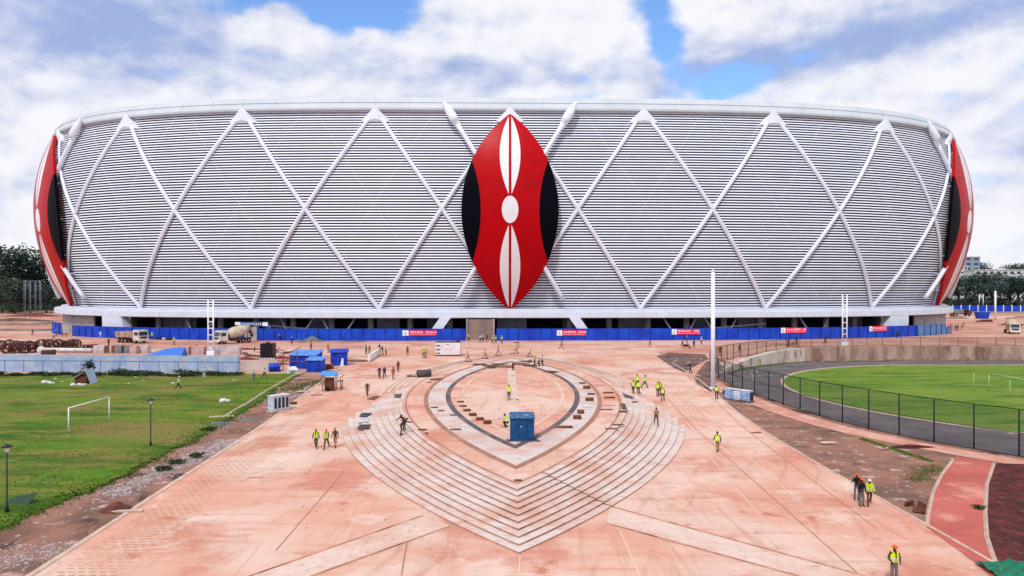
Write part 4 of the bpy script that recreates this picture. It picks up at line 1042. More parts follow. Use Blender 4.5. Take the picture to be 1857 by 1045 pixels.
def heap(px, py, rx, ry, h, m, name, label, cat='heap', seed=0, kind=None):
    mb = MB(); vs = [(0, 0, h)]; K = 22; J = 6
    for j in range(1, J + 1):
        f = j / J
        for k in range(K):
            a_ = 2 * PI * k / K; q = 1 + .22 * noise.noise((math.cos(a_) * 2 + seed, math.sin(a_) * 2, f * 2))
            vs.append((rx * f * q * math.cos(a_), ry * f * q * math.sin(a_), h * (1 - f) ** 1.1 * (1 + .3 * noise.noise((k * .7 + seed, j * .9, 1))) - (.1 if j == J else 0)))
    fs = [(0, 1 + k, 1 + (k + 1) % K) for k in range(K)]
    for j in range(J - 1):
        for k in range(K): fs.append((1 + j * K + k, 1 + (j + 1) * K + k, 1 + (j + 1) * K + (k + 1) % K, 1 + j * K + (k + 1) % K))
    mb.add(vs, fs, 0, True); return solo(mb, name, m, G(px, py), label, cat)
heap(566, 619, 3.0, 1.8, 1.3, 'gravel', 'gravel_heap', 'grey gravel heap against the blue hoarding left of centre', seed=1)
heap(540, 621, 2.2, 1.3, .6, 'soilheap', 'gravel_heap', 'low pale spread heap left of the grey gravel heap', seed=2)
heap(640, 620, 4, 1, .35, 'gravel', 'gravel_heap', 'thin low grey heap along the hoarding foot', seed=3)
heap(190, 608, 7, 3, .8, 'soilheap', 'soil_heap', 'low grey-brown soil heap behind the tipper truck', seed=4)
for i, (x, y, a_, b_, h) in enumerate(((340, 652, 4, 1, .5), (400, 652, 6, 1.2, .6), (445, 652, 3, 1.1, .5), (510, 650, 2.2, 1.5, .5))):
    heap(x, y, a_, b_, h, 'redsoil', 'soil_heap', ('dark red soil ridge left of the ladder mast', 'dark red soil ridge in front of the pale pallets', 'dark red soil bank left of the black tank', 'dark red soil bank between tank and blue sheds')[i], seed=i + 8)
for i, (x, y, a_, b_, h) in enumerate(((20, 590, 14, 3, 1.0), (85, 588, 9, 3, 1.1), (60, 574, 16, 4, 1.4), (6, 600, 10, 3, .7))):
    heap(x, y, a_, b_, h, 'soilheap' if i != 2 else 'redsoil', 'rubble_bank', ('dark rubble bank with white scraps at the far left edge', 'rubble bank beside the left corner of the stadium', 'distant red soil bank below the lattice poles', 'low brown bank at the left edge nearest the coils')[i], seed=i + 20)
for i, (x, y, a_, b_, h, m, l) in enumerate(((30, 648, 9, 1.2, .35, 'redsoil', 'low red soil ridge behind the far left of the sheet fence'), (120, 650, 10, 1.2, .4, 'redsoil', 'low red soil ridge behind the sheet fence below the long pipe'), (240, 631, 9, 1.0, .3, 'soilheap', 'low pale soil ridge between the tipper and the block row'), (440, 634, 8, 1.0, .35, 'redsoil', 'low red soil ridge left of the black tank, towards the mixer'),
        (470, 661, 6, 1.6, .4, 'redsoil', 'dark red bank behind the low concrete wall'), (645, 655, 3, 2.6, .3, 'darkh', 'dark soil hump right of the blue cabin'), (30, 583, 20, 1.4, 1.3, 'darkh', 'long dark bank beyond the far left dirt road'), (95, 600, 9, 1.6, .6, 'gravel', 'grey rubble spread below the short blue hoarding'), (10, 566, 14, 2, 1.2, 'darkh', 'distant dark bank at the left edge under the trees'))):
    if 'darkh' not in M: sm('darkh', srgb(84, 66, 60), .95, c2=srgb(112, 88, 80), vs=.6, bump=1, bs=3)
    heap(x, y, a_, b_, h, m, 'soil_heap', l, seed=i + 70)
r_ = random.Random(21)
for i in range(16):
    x, y = (r_.uniform(10, 240) if i < 8 else r_.uniform(430, 520)), r_.uniform(646, 654) if i < 8 else r_.uniform(640, 664)
    mb = MB(); L_ = r_.uniform(1.2, 3.2)
    for k in range(3): mb.box((r_.uniform(-.3, .3), k * .22, .1 + .08 * k), (L_ * r_.uniform(.7, 1), .12, .08), rz=r_.uniform(-.2, .2))
    solo(mb, 'plank_pile', ('wood', 'white_obj', 'rust')[i % 3], G(x, y), (ORD[i % 8] + ' small ' + ('brown', 'white', 'rusty')[i % 3] + ' plank pile ' + ('behind the left sheet fence' if i < 8 else 'around the black tank and low wall')), 'planks', 'small plank piles in the stores yard', rz=r_.uniform(-.6, .6))
# black tank
e = thing('black_tank', 486, 650, 'black ribbed box tank on a striped pallet right of the yard', 'tank')
mb = MB(); mb.bbox((0, 0, 1.5), (2.2, 2.0, 2.5)); b_ = part(mb, 'body', 'black_plastic', e)
mb = MB()
for k in range(9): mb.box((-1.0 + k * .25, -1.03, 1.5), (.06, .06, 2.4))
part(mb, 'rib', 'black_plastic', b_)
mb = MB(); mb.tube([(0, 0, 2.7), (0, 0, 2.95)], .35, 10); part(mb, 'lid', 'dark_grey', e)
mb = MB(); mb.box((0, 0, .12), (3.4, 2.3, .2)); part(mb, 'pallet', 'dark_grey', e)
mb = MB()
for k in range(8): mb.box((-1.5 + k * .42, -1.2, .1), (.22, .1, .2), ry=.4)
part(mb, 'stripe', 'banner_white', e)
# sheds
def shed(px, py, d, rz, label, roofm='blue_roof', wallm='blue_shed', slope=.35, name='blue_shed', door=True, cat='shed'):
    e = thing(name, px, py, label, cat, rz=rz); w, dp, h = d
    mb = MB(); mb.add([(-w / 2, -dp / 2, 0), (w / 2, -dp / 2, 0), (w / 2, dp / 2, 0), (-w / 2, dp / 2, 0), (-w / 2, -dp / 2, h), (w / 2, -dp / 2, h), (w / 2, dp / 2, h + slope), (-w / 2, dp / 2, h + slope)], [(0, 1, 5, 4), (1, 2, 6, 5), (2, 3, 7, 6), (3, 0, 4, 7), (4, 5, 6, 7)]); 
    k = -w / 2 + .15
    while k < w / 2: mb.box((k, -dp / 2 - .02, h / 2), (.05, .05, h - .04)); k += .25
    part(mb, 'wall', wallm, e)
    mb = MB(); a_ = math.atan2(slope, dp); K = int(w / .12); secs = []
    for i in range(K + 1):
        x = -w / 2 - .2 + (w + .4) * i / K; z = .03 if i % 2 else 0
        secs.append([(x, -dp / 2 - .25, h + .02 + z - .25 * slope / dp), (x, dp / 2 + .25, h + slope + .02 + z + .25 * slope / dp), (x, dp / 2 + .25, h + slope + .07 + z + .25 * slope / dp), (x, -dp / 2 - .25, h + .07 + z - .25 * slope / dp)])
    mb.loft(secs); part(mb, 'roof', roofm, e)
    if door: mb = MB(); mb.box((w * .05, -dp / 2 - .06, h * .45), (.9, .05, h * .88)); dd = part(mb, 'door', wallm, e); mb = MB(); mb.box((w * .05 + .33, -dp / 2 - .1, h * .45), (.08, .05, .14)); part(mb, 'handle', 'galv', dd)
    return e
shed(555, 667, (4.3, 3.0, 2.1), R(-4), 'long blue shed with a pale blue roof beside the footpath corner', slope=.5)
shed(573, 674, (2.3, 1.8, 1.8), R(-3), 'smaller blue shed in front of the long blue shed', slope=.3)
mb = MB(); mb.box((0, 0, .95), (.12, 1.0, 1.9)); solo(mb, 'white_board', 'white_obj', G(588, 673), 'white board standing against the right side of the smaller blue shed', 'board')
crate(597, 671, (1.2, .9, .9), 'rust', 'small rust-brown crate right of the blue sheds')
shed(615, 662, (2.7, 2.0, 2.15), R(12), 'blue cabin with a leaning white board by the plaza edge', roofm='blue_shed')
mb = MB(); mb.add([(-.3, 0, 0), (.3, 0, 0), (.15, .3, 1.3), (-.1, .3, 1.3), (-.3, .05, 0), (.3, .05, 0), (.15, .35, 1.3), (-.1, .35, 1.3)], [(0, 1, 2, 3), (4, 5, 6, 7), (0, 1, 5, 4), (1, 2, 6, 5), (2, 3, 7, 6), (3, 0, 4, 7)]); solo(mb, 'white_board', 'white_obj', G(620, 664.5), 'narrow white board leaning on the blue cabin', 'board')
mb = MB(); mb.box((0, 0, .6), (1.5, .9, 1.1), rx=.6, rz=.5); mb.box((.8, -.2, .35), (.1, 1.0, 1.3), ry=-.5); solo(mb, 'tipped_bin', 'blue_shed', G(497, 674), 'tipped blue bin lying near the low concrete wall', 'bin')
mb = MB(); mb.box((0, 0, .5), (1.3, 1.1, .9), rx=.4, rz=.7); mb.box((.5, .1, .2), (.9, .8, .3)); solo(mb, 'white_box', 'white_obj', G(530, 679), 'crumpled white box left of the smaller blue shed', 'box')
for (x, y, l) in ((513, 672, 'thin wooden frame with crossed poles left of the blue sheds'),):
    mb = MB()
    for (p, q) in (((0, 0, 0), (.1, 0, 3.2)), ((2.2, .2, 0), (2.1, .2, 3.0)), ((-.8, 0, 1.5), (6, .3, 1.2)), ((-.5, .1, 1.1), (1.6, .2, 2.1)), ((-.7, 0, 0), (.3, 0, 2.2)), ((3.6, -.4, 2), (5.4, -.3, 0))): mb.tube([p, q], .07, 5)
    solo(mb, 'pole_frame', 'wood', G(x, y), l, 'frame')
for i, (x, y) in enumerate(((480, 634), (528, 634), (495, 632))):
    mb = MB(); mb.tube([(0, 0, .2), (2.6 - i * .5, -.6, 1.5 - i * .3)], .08, 5); mb.tube([(-1.5, 0, .15), (1.8, .5, .3)], .09, 5); mb.tube([(-.8, -.4, .1), (1.4, -.9, .25)], .09, 5); solo(mb, 'plank_pile', 'redsoil', G(x, y + 6), ('loose red planks behind the black tank', 'loose red planks right of the black tank', 'crossed planks behind the black tank')[i], 'planks')
# canopy cart
e = thing('work_cart', 600, 709, 'small work cart under a bright blue canopy at the plaza edge', 'cart', rz=R(8))
mb = MB(); mb.add([(-1.25, -.9, 2.05), (.75, -.9, 1.95), (.85, .8, 2.3), (-1.15, .8, 2.4), (-1.25, -.9, 2.12), (.75, -.9, 2.02), (.85, .8, 2.37), (-1.15, .8, 2.47)], [(0, 1, 2, 3), (4, 5, 6, 7), (0, 1, 5, 4), (1, 2, 6, 5), (2, 3, 7, 6), (3, 0, 4, 7)]); part(mb, 'canopy', 'block_blue' if 0 else sm('canopy_blue', srgb(60, 140, 224), .5), e)
mb = MB(); mb.box((-.15, 0, .9), (1.1, .9, 1.5)); part(mb, 'machine', 'rust', e)
for (x, y) in ((-1.1, -.8), (.7, -.8), (-1.0, .7), (.75, .7)): mb = MB(); mb.tube([(x * .8, y, 0), (x, y, 2.1)], .05, 5); part(mb, 'leg', 'wood', e)
mb = MB(); mb.tube([(1.3, -.3, .1), (1.15, .2, 1.6), (1.7, 0, 2.0)], .06, 5); mb.tube([(1.3, .5, .1), (1.5, -.2, 1.5)], .06, 5); mb.box((1.2, 0, 1.2), (.7, .6, .08)); part(mb, 'side_rack', 'wood', e)
for s in (-1, 1): mb = MB(); mb.tube([(-.4, s * .55 - .06, .3), (-.4, s * .55 + .06, .3)], .3, 14); part(mb, 'wheel', 'tyre', e)
# foil wrapped cabinet on the verge, blue wrapped pallet by the fence
e = thing('wrapped_cabinet', 505, 746, 'plastic-wrapped metal cabinet with dark slots on the left verge', 'cabinet', rz=R(52))
e.scale = (.85, .9, .95)
mb = MB(); mb.bbox((0, 0, 1.0), (2.6, 1.0, 1.7), bev=.06); b_ = part(mb, 'body', 'foil', e)
mb = MB()
for k in range(4): mb.box((-.8 + k * .58, -.52, 1.05), (.34, .04, 1.2))
part(mb, 'slot', 'dark_grey', b_)
mb = MB(); mb.box((0, 0, 1.9), (2.75, 1.12, .1)); part(mb, 'top', 'white_obj', e); mb = MB(); mb.box((0, 0, .08), (2.8, 1.2, .16)); part(mb, 'plinth', 'kerb', e)
e = thing('wrapped_pallet', 1340, 727, 'long pallet load wrapped in pale blue plastic beside the mesh fence', 'pallet', rz=R(-48))
e.scale = (.9, .9, .9)
for k, (x, w_, h_, mm) in enumerate(((-1.25, 1.2, 1.22, 'bluewrap'), (-.05, 1.1, 1.16, 'foil'), (1.2, 1.25, 1.24, 'bluewrap'))):
    mb = MB(); mb.bbox((x, 0, .12 + h_ / 2), (w_, 1.05, h_), bev=.07, rz=(.03, -.04, .02)[k]); mb.box((x + .2, -.535, .7), (.06, .03, 1.0)); part(mb, 'wrapped_box', mm, e)
mb = MB(); mb.box((0, .05, 1.45), (3.7, .8, .1)); part(mb, 'lid', 'white_obj', e); mb = MB(); mb.box((1.85, 0, .75), (.06, .8, 1.0)); part(mb, 'open_end', 'dark_grey', e)
mb = MB(); mb.box((0, 0, .06), (3.9, 1.2, .12)); part(mb, 'pallet_base', 'wood', e)
mb = MB(); mb.ball((0, 0, .25), .35, nu=8, nv=5); mb.ball((.4, .2, .2), .28, nu=8, nv=5); solo(mb, 'dark_bag', 'dark_grey', G(1315, 715), 'dark bag beside the left end of the blue wrapped pallet', 'bag')

# white container, slab with carriers, kiosk, roll
e = thing('white_container', 812, 646, 'white steel cabin box with three dark vents standing behind the paved oval', 'container')
mb = MB(); mb.bbox((0, 1.1, 1.35), (4.7, 2.2, 2.3), bev=.05); b_ = part(mb, 'body', 'white_obj' if 0 else sm('cabin_white', srgb(222, 220, 226), .5, c2=srgb(206, 202, 208), vs=.8), e)
for z in (.55, 1.2, 1.95): mb = MB(); mb.box((-1.8, -.01, z), (.75, .04, .2)); mb.box((-1.8, -.02, z), (.8, .03, .03)); part(mb, 'vent', 'dark_grey', b_)
for x in (-.35, 0, .45): mb = MB(); mb.box((x, -.01, 1.3 if x < .4 else 1.25), (.12, .03, .14)); part(mb, 'latch', 'mark', b_)
mb = MB(); mb.box((0, -.01, 2.15), (.4, .03, .12)); part(mb, 'plate', 'dark_grey', b_)
mb = MB(); mb.box((0, 1.1, 2.56), (4.6, 2.1, .12)); part(mb, 'roof', 'dark_grey', e); mb = MB(); mb.tube([(1.8, .9, 2.6), (1.8, .9, 3.0)], .2, 8); part(mb, 'exhaust', 'dark_grey', e)
mb = MB(); mb.box((0, 1.1, .1), (4.8, 2.2, .22)); part(mb, 'skid', 'dark_grey', e)
A = G(669, 657); B = G(692, 641); mb = MB(); Ln = (B - A).length * .8; mb.bbox((Ln / 2, 0, .7), (Ln, .35, 1.1), bev=.04); solo(mb, 'white_slab', sm('slabw', srgb(222, 226, 234), .5), A, 'long white panel carried at an angle by three workers', 'panel', rz=math.atan2(B.y - A.y, B.x - A.x))
e = thing('blue_kiosk', 947, 800, 'blue corrugated kiosk with a hipped roof standing on the paved oval', 'kiosk')
e.scale = (.82, .82, .8); w, dp, h = 2.42, 2.1, 2.4
mb = MB(); mb.box((0, dp / 2, h / 2), (w, dp, h)); k = -w / 2 + .08
while k < w / 2: mb.box((k, -.015, h / 2), (.06, .05, h - .02)); k += .16
k = .1
while k < dp:
    for s in (-1, 1): mb.box((s * (w / 2 + .01), k, h / 2), (.05, .06, h - .02))
    k += .16
b_ = part(mb, 'wall', 'kiosk', e)
mb = MB(); K = 24
for (y0, y1, z0, z1) in ((-.2, dp / 2, h - .05, h + .42), (dp + .2, dp / 2, h - .05, h + .42)):
    secs = []
    for i in range(K + 1):
        t = i / K; x = (-w / 2 - .15) + (w + .3) * t; q = .02 if i % 2 else 0; inset = .12
        x1 = x * (1 - inset); secs.append([(x, y0, z0 + q), (x1, y1, z1 + q), (x1, y1, z1 + .05 + q), (x, y0, z0 + .05 + q)])
    mb.loft(secs)
part(mb, 'roof', 'kiosk_roof', e)
mb = MB(); mb.box((-.75, .25, h + .13), (.62, .2, .05), rz=-.3, rx=.38); mb.box((.62, .45, h + .25), (.85, .08, .05), rz=.7, rx=.3); part(mb, 'roof_scrap', 'white_obj', e)
mb = MB(); mb.box((-.1, -.045, 1.5), (.12, .03, .12)); part(mb, 'lock', 'white_obj', b_)
mb = MB(); mb.box((-.42, -.05, 1.1), (.04, .03, 2.1)); mb.box((.5, -.05, 1.1), (.04, .03, 2.1)); part(mb, 'door_joint', 'dark_grey', b_)
mb = MB(); mb.add([(-1.5, -.4, .03), (1.95, -.5, .03), (1.6, .8, .03), (-1.7, .6, .03)], [(0, 1, 2, 3)]); part(mb, 'mat', 'mat_grey', e)
A = G(757, 685); mb = MB(); mb.tube([(0, 0, .55), (1.75, .9, .55)], .52, 14); mb.tube([(-.06, -.03, .55), (-.02, -.01, .55)], .3, 10); solo(mb, 'felt_roll', 'mat_grey', A, 'dark grey rolled drum of felt lying left of the paved oval', 'roll')
mb = MB(); mb.box((0, 0, .12), (1.3, .6, .1), rz=.3); mb.box((-.3, .3, .25), (1.0, .1, .08), rz=.8); solo(mb, 'wood_scraps', 'wood', G(746, 684), 'brown timber scraps beside the dark felt roll', 'scraps')
# survey tripods
for i, (x, y, h, l) in enumerate(((849, 657, 2.0, 'rusty tripod stand nearest the white cabin'), (880, 651, 1.7, 'leaning rusty stand second from the white cabin'), (903, 646, 2.2, 'thin rusty tripod between the cabin and the entrance'), (936, 641.5, 1.8, 'rusty tripod in front of the entrance people'), (960, 647, 1.4, 'small rusty stand right of the entrance tripod'))):
    mb = MB(); ap = Vector((.05, 0, h * .55))
    for k in range(3): a_ = 2 * PI * k / 3 + .4 + i; mb.tube([(.75 * math.cos(a_), .75 * math.sin(a_), 0), ap], .05, 5)
    mb.tube([ap - Vector((0, 0, .3)), (.1 * i - .15, 0, h)], .06, 6); mb.box((0, 0, .08), (1.0, .5, .1)); solo(mb, 'rusty_tripod', 'rust', G(x, y), l, 'tripod', 'rusty stands behind the oval')
# things lying on the paved oval
def flat(px, py, w, d, h, m, label, cat='slabs', name='tile_stack', rz=0, group=None):
    mb = MB(); n = max(1, int(h / .06)); r_ = random.Random(int(px * 7 + py))
    for k in range(n): mb.box((r_.uniform(-.04, .04), r_.uniform(-.04, .04), .03 + k * .06), (w * r_.uniform(.92, 1), d * r_.uniform(.92, 1), .05), rz=r_.uniform(-.08, .08))
    p = G(px, py) + Vector((0, 0, .04))
    return solo(mb, name, m, p, label, cat, group, rz=rz)
for i, (x, y) in enumerate(((835, 730), (840, 738), (846.5, 746), (857, 754.5), (870.5, 762.5), (884, 769))):
    flat(x, y, .75, .5, .12 + .04 * i, 'brick', ('small', 'second', 'third', 'fourth', 'fifth', 'largest')[i] + ' brown brick stack of the curved row inside the dark left ring', 'bricks', 'brick_stack', .3, 'brick stacks inside the dark ring')
for i, (x, y, w, d, h, m, l) in enumerate(((1056, 696, .8, .6, .15, 'mat_grey', 'grey slab stack at the top of the right grey ring'), (1064, 705, .9, .8, .3, 'brick', 'square brown slab stack below the topmost on the right ring'), (1072, 716, .9, .6, .12, 'mat_grey', 'flat grey slabs at the widest part of the right ring'),
        (1069, 727, .9, .8, .3, 'brick', 'open brown block stack on the right ring'), (1065, 738, .9, .9, .1, 'white_obj', 'white square sheet lying on the right ring'), (1053, 750, .7, .7, .3, 'brick', 'dark slab stack above the lowest on the right ring'), (1047, 760, .8, .7, .35, 'brick', 'lowest dark slab stack on the right ring'),
        (1022, 776, 1.7, .6, .12, 'wood', 'spread of brown boards at the lower right of the ring'), (826, 780, 1.0, .35, .1, 'mat_grey', 'grey slab pair at the lower left of the grey ring'), (788, 740, .8, .4, .08, 'mat_grey', 'thin grey slab on the left grey ring'), (800, 746, .7, .4, .08, 'brick', 'brown slab on the left grey ring'), (822, 754, .6, .3, .08, 'mat_grey', 'small slab between left rings'),
        (766.5, 780.5, .8, .3, .1, 'dark_grey', 'black board lying left of the rings'), (774, 787, .25, .25, .1, 'dark_grey', 'small dark block left of the rings'), (786, 689, .9, .4, .12, 'brick', 'brick pile at the upper left of the oval'), (778, 694, .8, .4, .1, 'brick', 'lower brick pile at the upper left of the oval'),
        (1103, 713.5, 1.4, .4, .14, 'brick', 'orange brick row on the right outer band, topmost'), (1105, 722.5, 1.3, .35, .12, 'brick', 'orange brick row on the right outer band, second'), (1104, 736, 1.4, .3, .08, 'block_pink', 'pale brick row on the right outer band'), (1100, 744, 1.4, .3, .08, 'brick', 'lowest brick row on the right outer band'),
        (1130.5, 748, 1.0, .4, .12, 'brick', 'dark red board on the right band edge'), (1121, 771.5, 1.2, .3, .1, 'mat_grey', 'thin dark board on the top right step'), (1111, 779, 1.3, .3, .06, 'wood', 'thin brown board on the right top step'), (1149, 730, 1.0, .5, .1, 'brick', 'brown board beside the dark mat at right'),
        (938, 726, .35, .25, .1, 'brick', 'single brick right of the worker in the oval'), (930, 683, .5, .25, .1, 'brick', 'brick on the axial strip near the far tip'))):
    flat(x, y, w, d, h, m, l)
for i, (x, y, w, rz) in enumerate(((868, 663, 3.2, .1), (885, 666, 2.4, -.1), (905, 662.5, 3.4, .05), (912, 667, 3, 0), (945, 662, 2.6, -.1), (955, 658, 3.4, .15), (960, 665, 2.5, 0), (1000, 676, 3, -.5), (790, 690, 2.4, .5), (895, 669, 2, .2))):
    mb = MB()
    for k in range(4): mb.box((random.uniform(-.4, .4), random.uniform(-.4, .4), .08 + .05 * k), (w * random.uniform(.5, 1), .16, .07), rz=random.uniform(-.3, .3))
    if i in (5,): mb.ball((.6, .2, .2), .5, nu=8, nv=5, sz=.5)
    solo(mb, 'timber_pile', 'wood' if i % 3 else 'rust', G(x, y) + Vector((0, 0, .04)), ('scattered timber at the far tip of the oval, left end', 'short timber pile below the leftmost one at the far tip', 'long dark timber pile left of the axis', 'timber pile just left of the crouching figure', 'timber pile right of the crouching figure', 'dark humped timber pile near the three workers', 'low timber pile left of the three workers', 'timber strips on the upper right ring', 'thin timber strips on the upper left ring', 'small timber pile inside the far tip')[i], 'timber', 'timber scattered at the far end of the oval', rz=rz)
def matp(px, py, w, d, label, rz=0, m='mat_grey', lift=0.04):
    mb = MB(); mb.add([(-w / 2, -d / 2, 0), (w / 2, -d / 2 * 1.1, 0), (w / 2 * .9, d / 2, 0), (-w / 2, d / 2 * .9, 0), (-w / 2, -d / 2, .05), (w / 2, -d / 2 * 1.1, .05), (w / 2 * .9, d / 2, .05), (-w / 2, d / 2 * .9, .05)], [(4, 5, 6, 7), (0, 1, 5, 4), (1, 2, 6, 5), (2, 3, 7, 6), (3, 0, 4, 7)])
    p = G(px, py); p.z += lift; solo(mb, 'felt_mat', m, p, label, 'mat', rz=rz)
matp(723, 719, 1.0, 2.6, 'dark grey mat on the top left steps', .2); matp(679, 722, 1.0, 2.4, 'brown mat at the outer left end of the steps', -.2, 'wood'); matp(1133, 718, .9, 3.4, 'dark grey mat at the right band with a brown edge', .25); matp(1131, 738, .5, 3.6, 'narrow brown mat strip below the dark right mat', -.12)
for i, (x, y, l) in enumerate(((662, 756, 'upper grey slab group on the left steps'), (658, 766, 'white-topped slab group on the left steps'), (659, 780, 'lower dark slab group on the left steps'))):
    p = G(x, y); mb = MB()
    for k in range(3): mb.box((0, -.2 + k * .5, .12 + .03 * k), (1.1, .35, .14), rz=.1)
    solo(mb, 'slab_group', 'mat_grey' if i != 1 else 'white_obj', p, l, 'slabs')
flat(940, 873, .5, .3, .1, 'brick', 'brown stone lump at the front tip of the platform', 'stone', 'stone')
# flat things on the plaza
for i, (x, y, w, h, l) in enumerate(((574, 717.5, 1.4, .1, 'flat brown board on the plaza below the blue canopy cart'), (516, 744, 1.6, .1, 'brown board beside the wrapped cabinet'), (532, 734, .8, .3, 'dark clod beside the kerb right of the wrapped cabinet'), (1372, 786, 1.0, .06, 'thin red-brown board on the right plaza'))):
    flat(x, y, w, .35, h, 'wood', l, 'board', 'board', rz=.3)
# ------------------------------------------------------------------ left: hut, sapling, verge kerb, rubble
e = thing('lean_to_hut', 154, 697, 'small wrecked lean-to hut with a tilted pale roof in the grass', 'hut')
mb = MB(); mb.add([(-1.6, -.6, .5), (.5, -.8, 1.9), (.5, .9, 2.1), (-1.6, .9, .7), (-1.6, -.6, .56), (.5, -.8, 1.96), (.5, .9, 2.16), (-1.6, .9, .76)], [(0, 1, 2, 3), (4, 5, 6, 7), (0, 1, 5, 4), (1, 2, 6, 5), (3, 2, 6, 7), (0, 3, 7, 4)]); part(mb, 'roof', 'pale_block', e)
mb = MB(); mb.add([(.5, -.8, 1.9), (1.3, -.9, .0), (1.2, .9, 0), (.5, .9, 2.1), (.56, -.8, 1.9), (1.36, -.9, .0), (1.26, .9, 0), (.56, .9, 2.1)], [(0, 1, 2, 3), (4, 5, 6, 7), (0, 1, 5, 4), (2, 3, 7, 6)]); part(mb, 'side_sheet', 'sheet', e)
mb = MB(); mb.box((-.3, .2, .6), (1.6, 1.2, 1.1)); part(mb, 'wall', 'rust', e)
mb = MB()
for k in range(8): mb.ball((random.uniform(-1.4, .8), random.uniform(-1.2, -.7), .15), random.uniform(.15, .38), nu=7, nv=5, sz=.7)
solo(mb, 'rag_heap', 'white_obj', G(152, 698), 'heap of white rags in front of the wrecked hut', 'rags')
for i, (x, y) in enumerate(((81, 696.5), (92, 697.5), (100, 689), (112, 694), (205, 676.5), (233, 697.5), (245, 686), (260, 692.5), (275, 687), (313, 697.5), (265, 660 + 26), (405, 731), (424, 692), (50, 694), (131, 914 - 200), (265, 778))):
    mb = MB(); q = (.45, .3, .2, .15, .3, .15, .18, .18, .18, .22, .1, .5, .2, .12, .12, .12)[i]; mb.ball((0, 0, q * .4), q, nu=7, nv=5, sz=.6); mb.ball((q, .1, q * .3), q * .7, nu=7, nv=5, sz=.6)
    solo(mb, 'litter_bag', 'white_obj', G(x, y) + Vector((0, 0, .05)), 'small white litter bag on the grass, ' + ('left of the wrecked hut', 'beside the leftmost bag', 'above the first two bags', 'just left of the hut top', 'by the fence foot right of the sapling', 'right of the hut', 'behind the hut on the grass', 'between hut and trail', 'near the middle of the sheet fence', 'left of the walker on the trail', 'right of the hut group', 'large one near the edging beam', 'right of the trail walker', 'at far left under the fence', 'below the hut on the trail', 'left of the garden lamp')[i], 'litter', 'white litter on the left grass')
# concrete edging beam between grass and verge
pts = [G(x, y) + Vector((0, 0, .12)) for x, y in ((407, 758), (430, 744), (455, 729), (480, 713), (505, 698), (530, 684), (556, 675), (580, 672))]
mb = MB(); mb.tube(pts, .17, 4, sm=False); solo(mb, 'edging_beam', 'kerb', (0, 0, 0), 'long pale concrete edging beam between the grass and the blue sheds', 'kerb')
for (x, y, a_, b_, rz, l) in ((497, 706, 1.6, .5, .4, 'flat white sheet beside the edging beam'), (549, 712, 1.8, .7, .2, 'pale slab lying on the verge left of the cart'), (546, 688, 2.0, .3, .6, 'thin pale plank below the smaller blue shed'), (607, 672, 2.4, .8, .1, 'pale rubble slab right of the rust crate'), (608, 679, 2.2, .6, .1, 'flat pale slab below the blue cabin'), (402, 757, 2.6, 1.2, .3, 'pale broken slab at the near end of the edging beam'),
        (232, 930, 1.9, .35, .15, 'pinkish broken kerb stone on the left verge'), (1502, 805, 1.4, .7, .1, 'pale square slab on the right brown verge'), (1602, 815, .8, .4, .3, 'small pale stone on the right verge'), (1678 - 75, 810 + 5, .4, .3, 0, 'tiny pale stone right of the square slab'), (1765 + 75, 788, 1.6, .3, 0, 'white board on the running track at right edge'), (1263, 682, 1.1, .5, 0, 'whitish slab in the dark bed left of the white column')):
    flat(x, y, a_, b_, .12, 'kerb' if x != 497 else 'white_obj', l, 'slab', 'slab', rz=rz)
def scatter(name, n, fn, m, label, smin, smax, seed=1, flatz=.6, zoff=0.0):
    r_ = random.Random(seed); mb = MB()
    for k in range(n):
        p = fn(r_); s = smin + (smax - smin) * r_.random() ** 2.5
        a_ = r_.uniform(0, 6.28); q = [r_.uniform(.6, 1.1) for _ in range(8)]
        vs = []; 
        for i, (x, y, z) in enumerate(((-1, -1, -.5), (1, -1, -.5), (1, 1, -.5), (-1, 1, -.5), (-.7, -.7, 1), (.7, -.7, 1), (.7, .7, 1), (-.7, .7, 1))):
            x *= q[i] * s; y *= q[i] * s * .8; vs.append((p[0] + x * math.cos(a_) - y * math.sin(a_), p[1] + x * math.sin(a_) + y * math.cos(a_), hg(p[0], p[1]) + z * s * flatz * q[i] * .7 + zoff))
        mb.add(vs, [(0, 3, 2, 1), (4, 5, 6, 7), (0, 1, 5, 4), (1, 2, 6, 5), (2, 3, 7, 6), (3, 0, 4, 7)])
    o = mb.build(name, m if not isinstance(m, str) else M[m], recalc=False); return tag(o, label, None, None, 'stuff')
def along(A, B, w):
    A, B = G(*A), G(*B)
    def f(r_): t = r_.random(); q = r_.gauss(0, w); return (A.x + (B.x - A.x) * t + q, A.y + (B.y - A.y) * t + r_.uniform(-.5, .5))
    return f
scatter('rubble', 2600, along((195, 900), (425, 797), .8), 'rubble', 'pale crushed rubble along the left plaza kerb', .03, .16, 1)
scatter('rubble', 700, along((0, 1030), (110, 985), 1.2), 'rubble', 'pale rubble at the bottom left corner', .02, .12, 2)
scatter('rubble', 420, along((30, 960), (470, 730), 1.6), 'rubble', 'scattered stones across the left verge', .02, .13, 3)
scatter('rubble', 300, along((470, 740), (600, 690), 1.6), 'rubble', 'scattered stones on the verge by the cart', .03, .3, 4)
scatter('rubble', 200, along((1430, 780), (1680, 930), 2.2), 'rubble', 'scattered stones on the right brown verge', .03, .14, 5)
scatter('rubble', 350, lambda r_: (lambda a_, d: (76 + d * math.cos(a_), 98 + d * math.sin(a_)))(R(r_.uniform(95, 265)), r_.uniform(44.2, 45.2)), 'rubble', 'debris line along the foot of the retaining wall', .03, .25, 6)
scatter('rubble', 500, lambda r_: (r_.uniform(-95, -38), r_.uniform(112, 150)), 'rubble', 'debris strewn over the left stores yard', .05, .4, 7)
